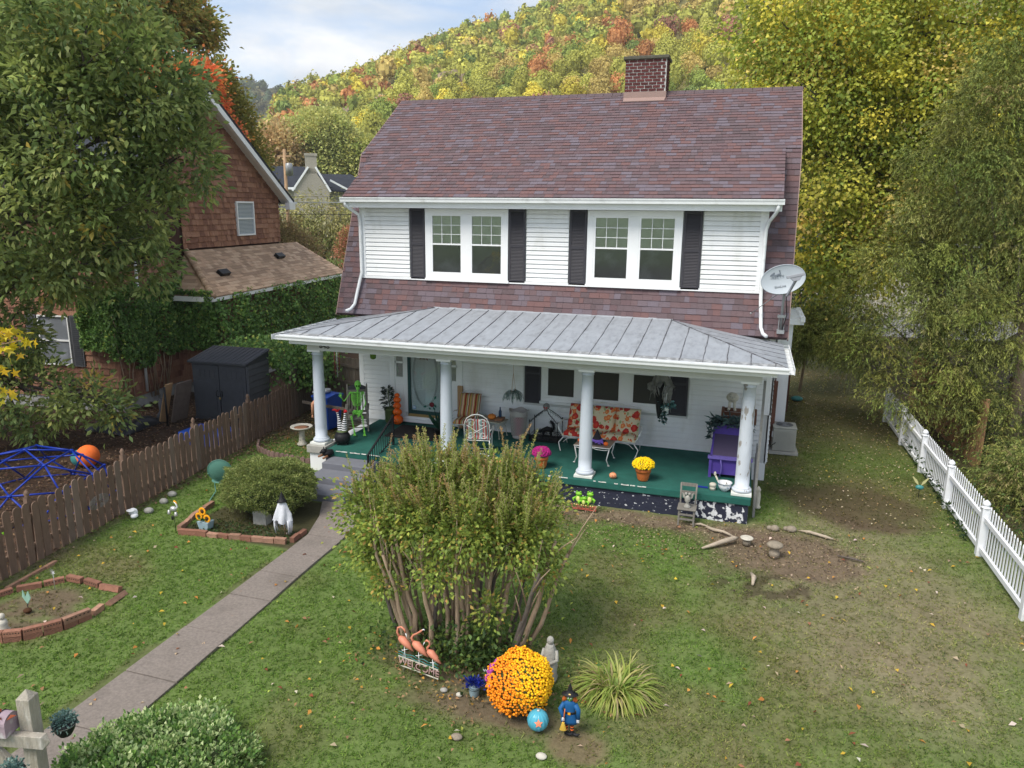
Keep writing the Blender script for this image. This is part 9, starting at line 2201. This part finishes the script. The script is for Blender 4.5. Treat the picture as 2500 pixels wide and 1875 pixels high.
# shaded undergrowth right of the white fence
rg = np.random.default_rng(131); n = 5200; x = rg.uniform(15.3, 20, n); y = rg.uniform(-6.5, 5.0, n); z = np.abs(rg.normal(0, .22, n)) * (1 + .8 * fbm(x, y, 132))
tag(leaves('undergrowth', np.stack([x, y, z + .01], 1), rg.normal(size=(n, 3)) + np.array([0, 0, .3]), rg.uniform(.05, .10, n), .05, pal(rg, n, [(.05, .09, .025), (.085, .13, .03), (.12, .09, .05), (.16, .20, .04)], [.4, .25, .25, .1]), None, 'foliage', rg), 'tangled weeds and leaf litter in the shade right of the white picket fence', 'undergrowth', kind='stuff')

# ================================================================ FALLEN LEAVES
rg = np.random.default_rng(141)
def litter(name, label, n, fx, L0, L1, cols, probs, lift=.022, keepf=None):
 x, y = fx(n)
 k = np.ones(len(x), bool)
 k &= ~((x > .95) & (x < 11.0) & (y > -2.95) & (y < 9))
 k &= ~((x > .2) & (x < 2.3) & (y > -6.4) & (y < -4.5))
 x = x[k]; y = y[k]; n = len(x); D = rg.normal(size=(n, 3)) * np.array([1, 1, .22])
 P = np.stack([x, y, np.full(n, lift) + rg.uniform(0, .015, n)], 1)
 tag(leaves(name, P, D, rg.uniform(L0, L1, n), rg.uniform(L0 * .55, L1 * .6, n), pal(rg, n, cols, probs, .2), None, 'matte_foliage', rg, fold=.3, flat=3.5), label, 'fallen leaves', kind='stuff')
litter('fallen_leaves', 'scattered yellow, orange and brown fallen leaves on the front lawn', 620, lambda n: (rg.uniform(-1.2, 15, n), rg.uniform(-13.8, -2.8, n)), .045, .105, [(.55, .36, .05), (.50, .22, .06), (.42, .32, .22), (.22, .07, .04), (.60, .50, .42), (.30, .16, .09), (.45, .50, .10)], [.2, .2, .18, .1, .1, .17, .05])
litter('fallen_leaves', 'dense small tan fallen leaves along the right side yard', 1900, lambda n: (11.3 + rg.random(n) * 3.9, -2.2 + rg.random(n) ** .8 * 16), .035, .075, [(.42, .34, .20), (.35, .24, .12), (.50, .42, .30), (.45, .34, .08)], [.35, .3, .2, .15])
litter('fallen_leaves', 'thick brown leaf litter covering the yard behind the picket fence', 9000, lambda n: (rg.uniform(-9, -1.4, n), rg.uniform(-10.5, 2.2, n)), .05, .11, [(.16, .10, .065), (.11, .065, .042), (.22, .15, .09), (.07, .045, .032)], [.35, .3, .15, .2])
litter('fallen_leaves', 'brown leaf litter beside the bird bath and blue bin', 1300, lambda n: (rg.uniform(-2.2, .95, n), rg.uniform(-2.2, 2.0, n)), .04, .09, [(.24, .15, .08), (.17, .10, .06), (.34, .24, .12), (.40, .22, .06)], [.35, .3, .25, .1])
litter('soil_litter', 'small twigs, bark and dry scraps on the bare soil in front of the porch', 2600, lambda n: (rg.uniform(6.6, 13.0, n), rg.normal(-3.9, .75, n)), .02, .06, [(.26, .19, .12), (.38, .30, .20), (.09, .06, .045), (.05, .035, .03)], [.35, .25, .2, .2])
litter('fallen_leaves', 'brown leaves and twigs on the soil round the crape myrtle and mum', 420, lambda n: (rg.normal(7.3, .9, n), rg.normal(-9.6, .5, n)), .03, .075, [(.26, .17, .09), (.40, .27, .13), (.45, .25, .05)], [.5, .3, .2])
print('OBJECTS', len(bpy.data.objects))
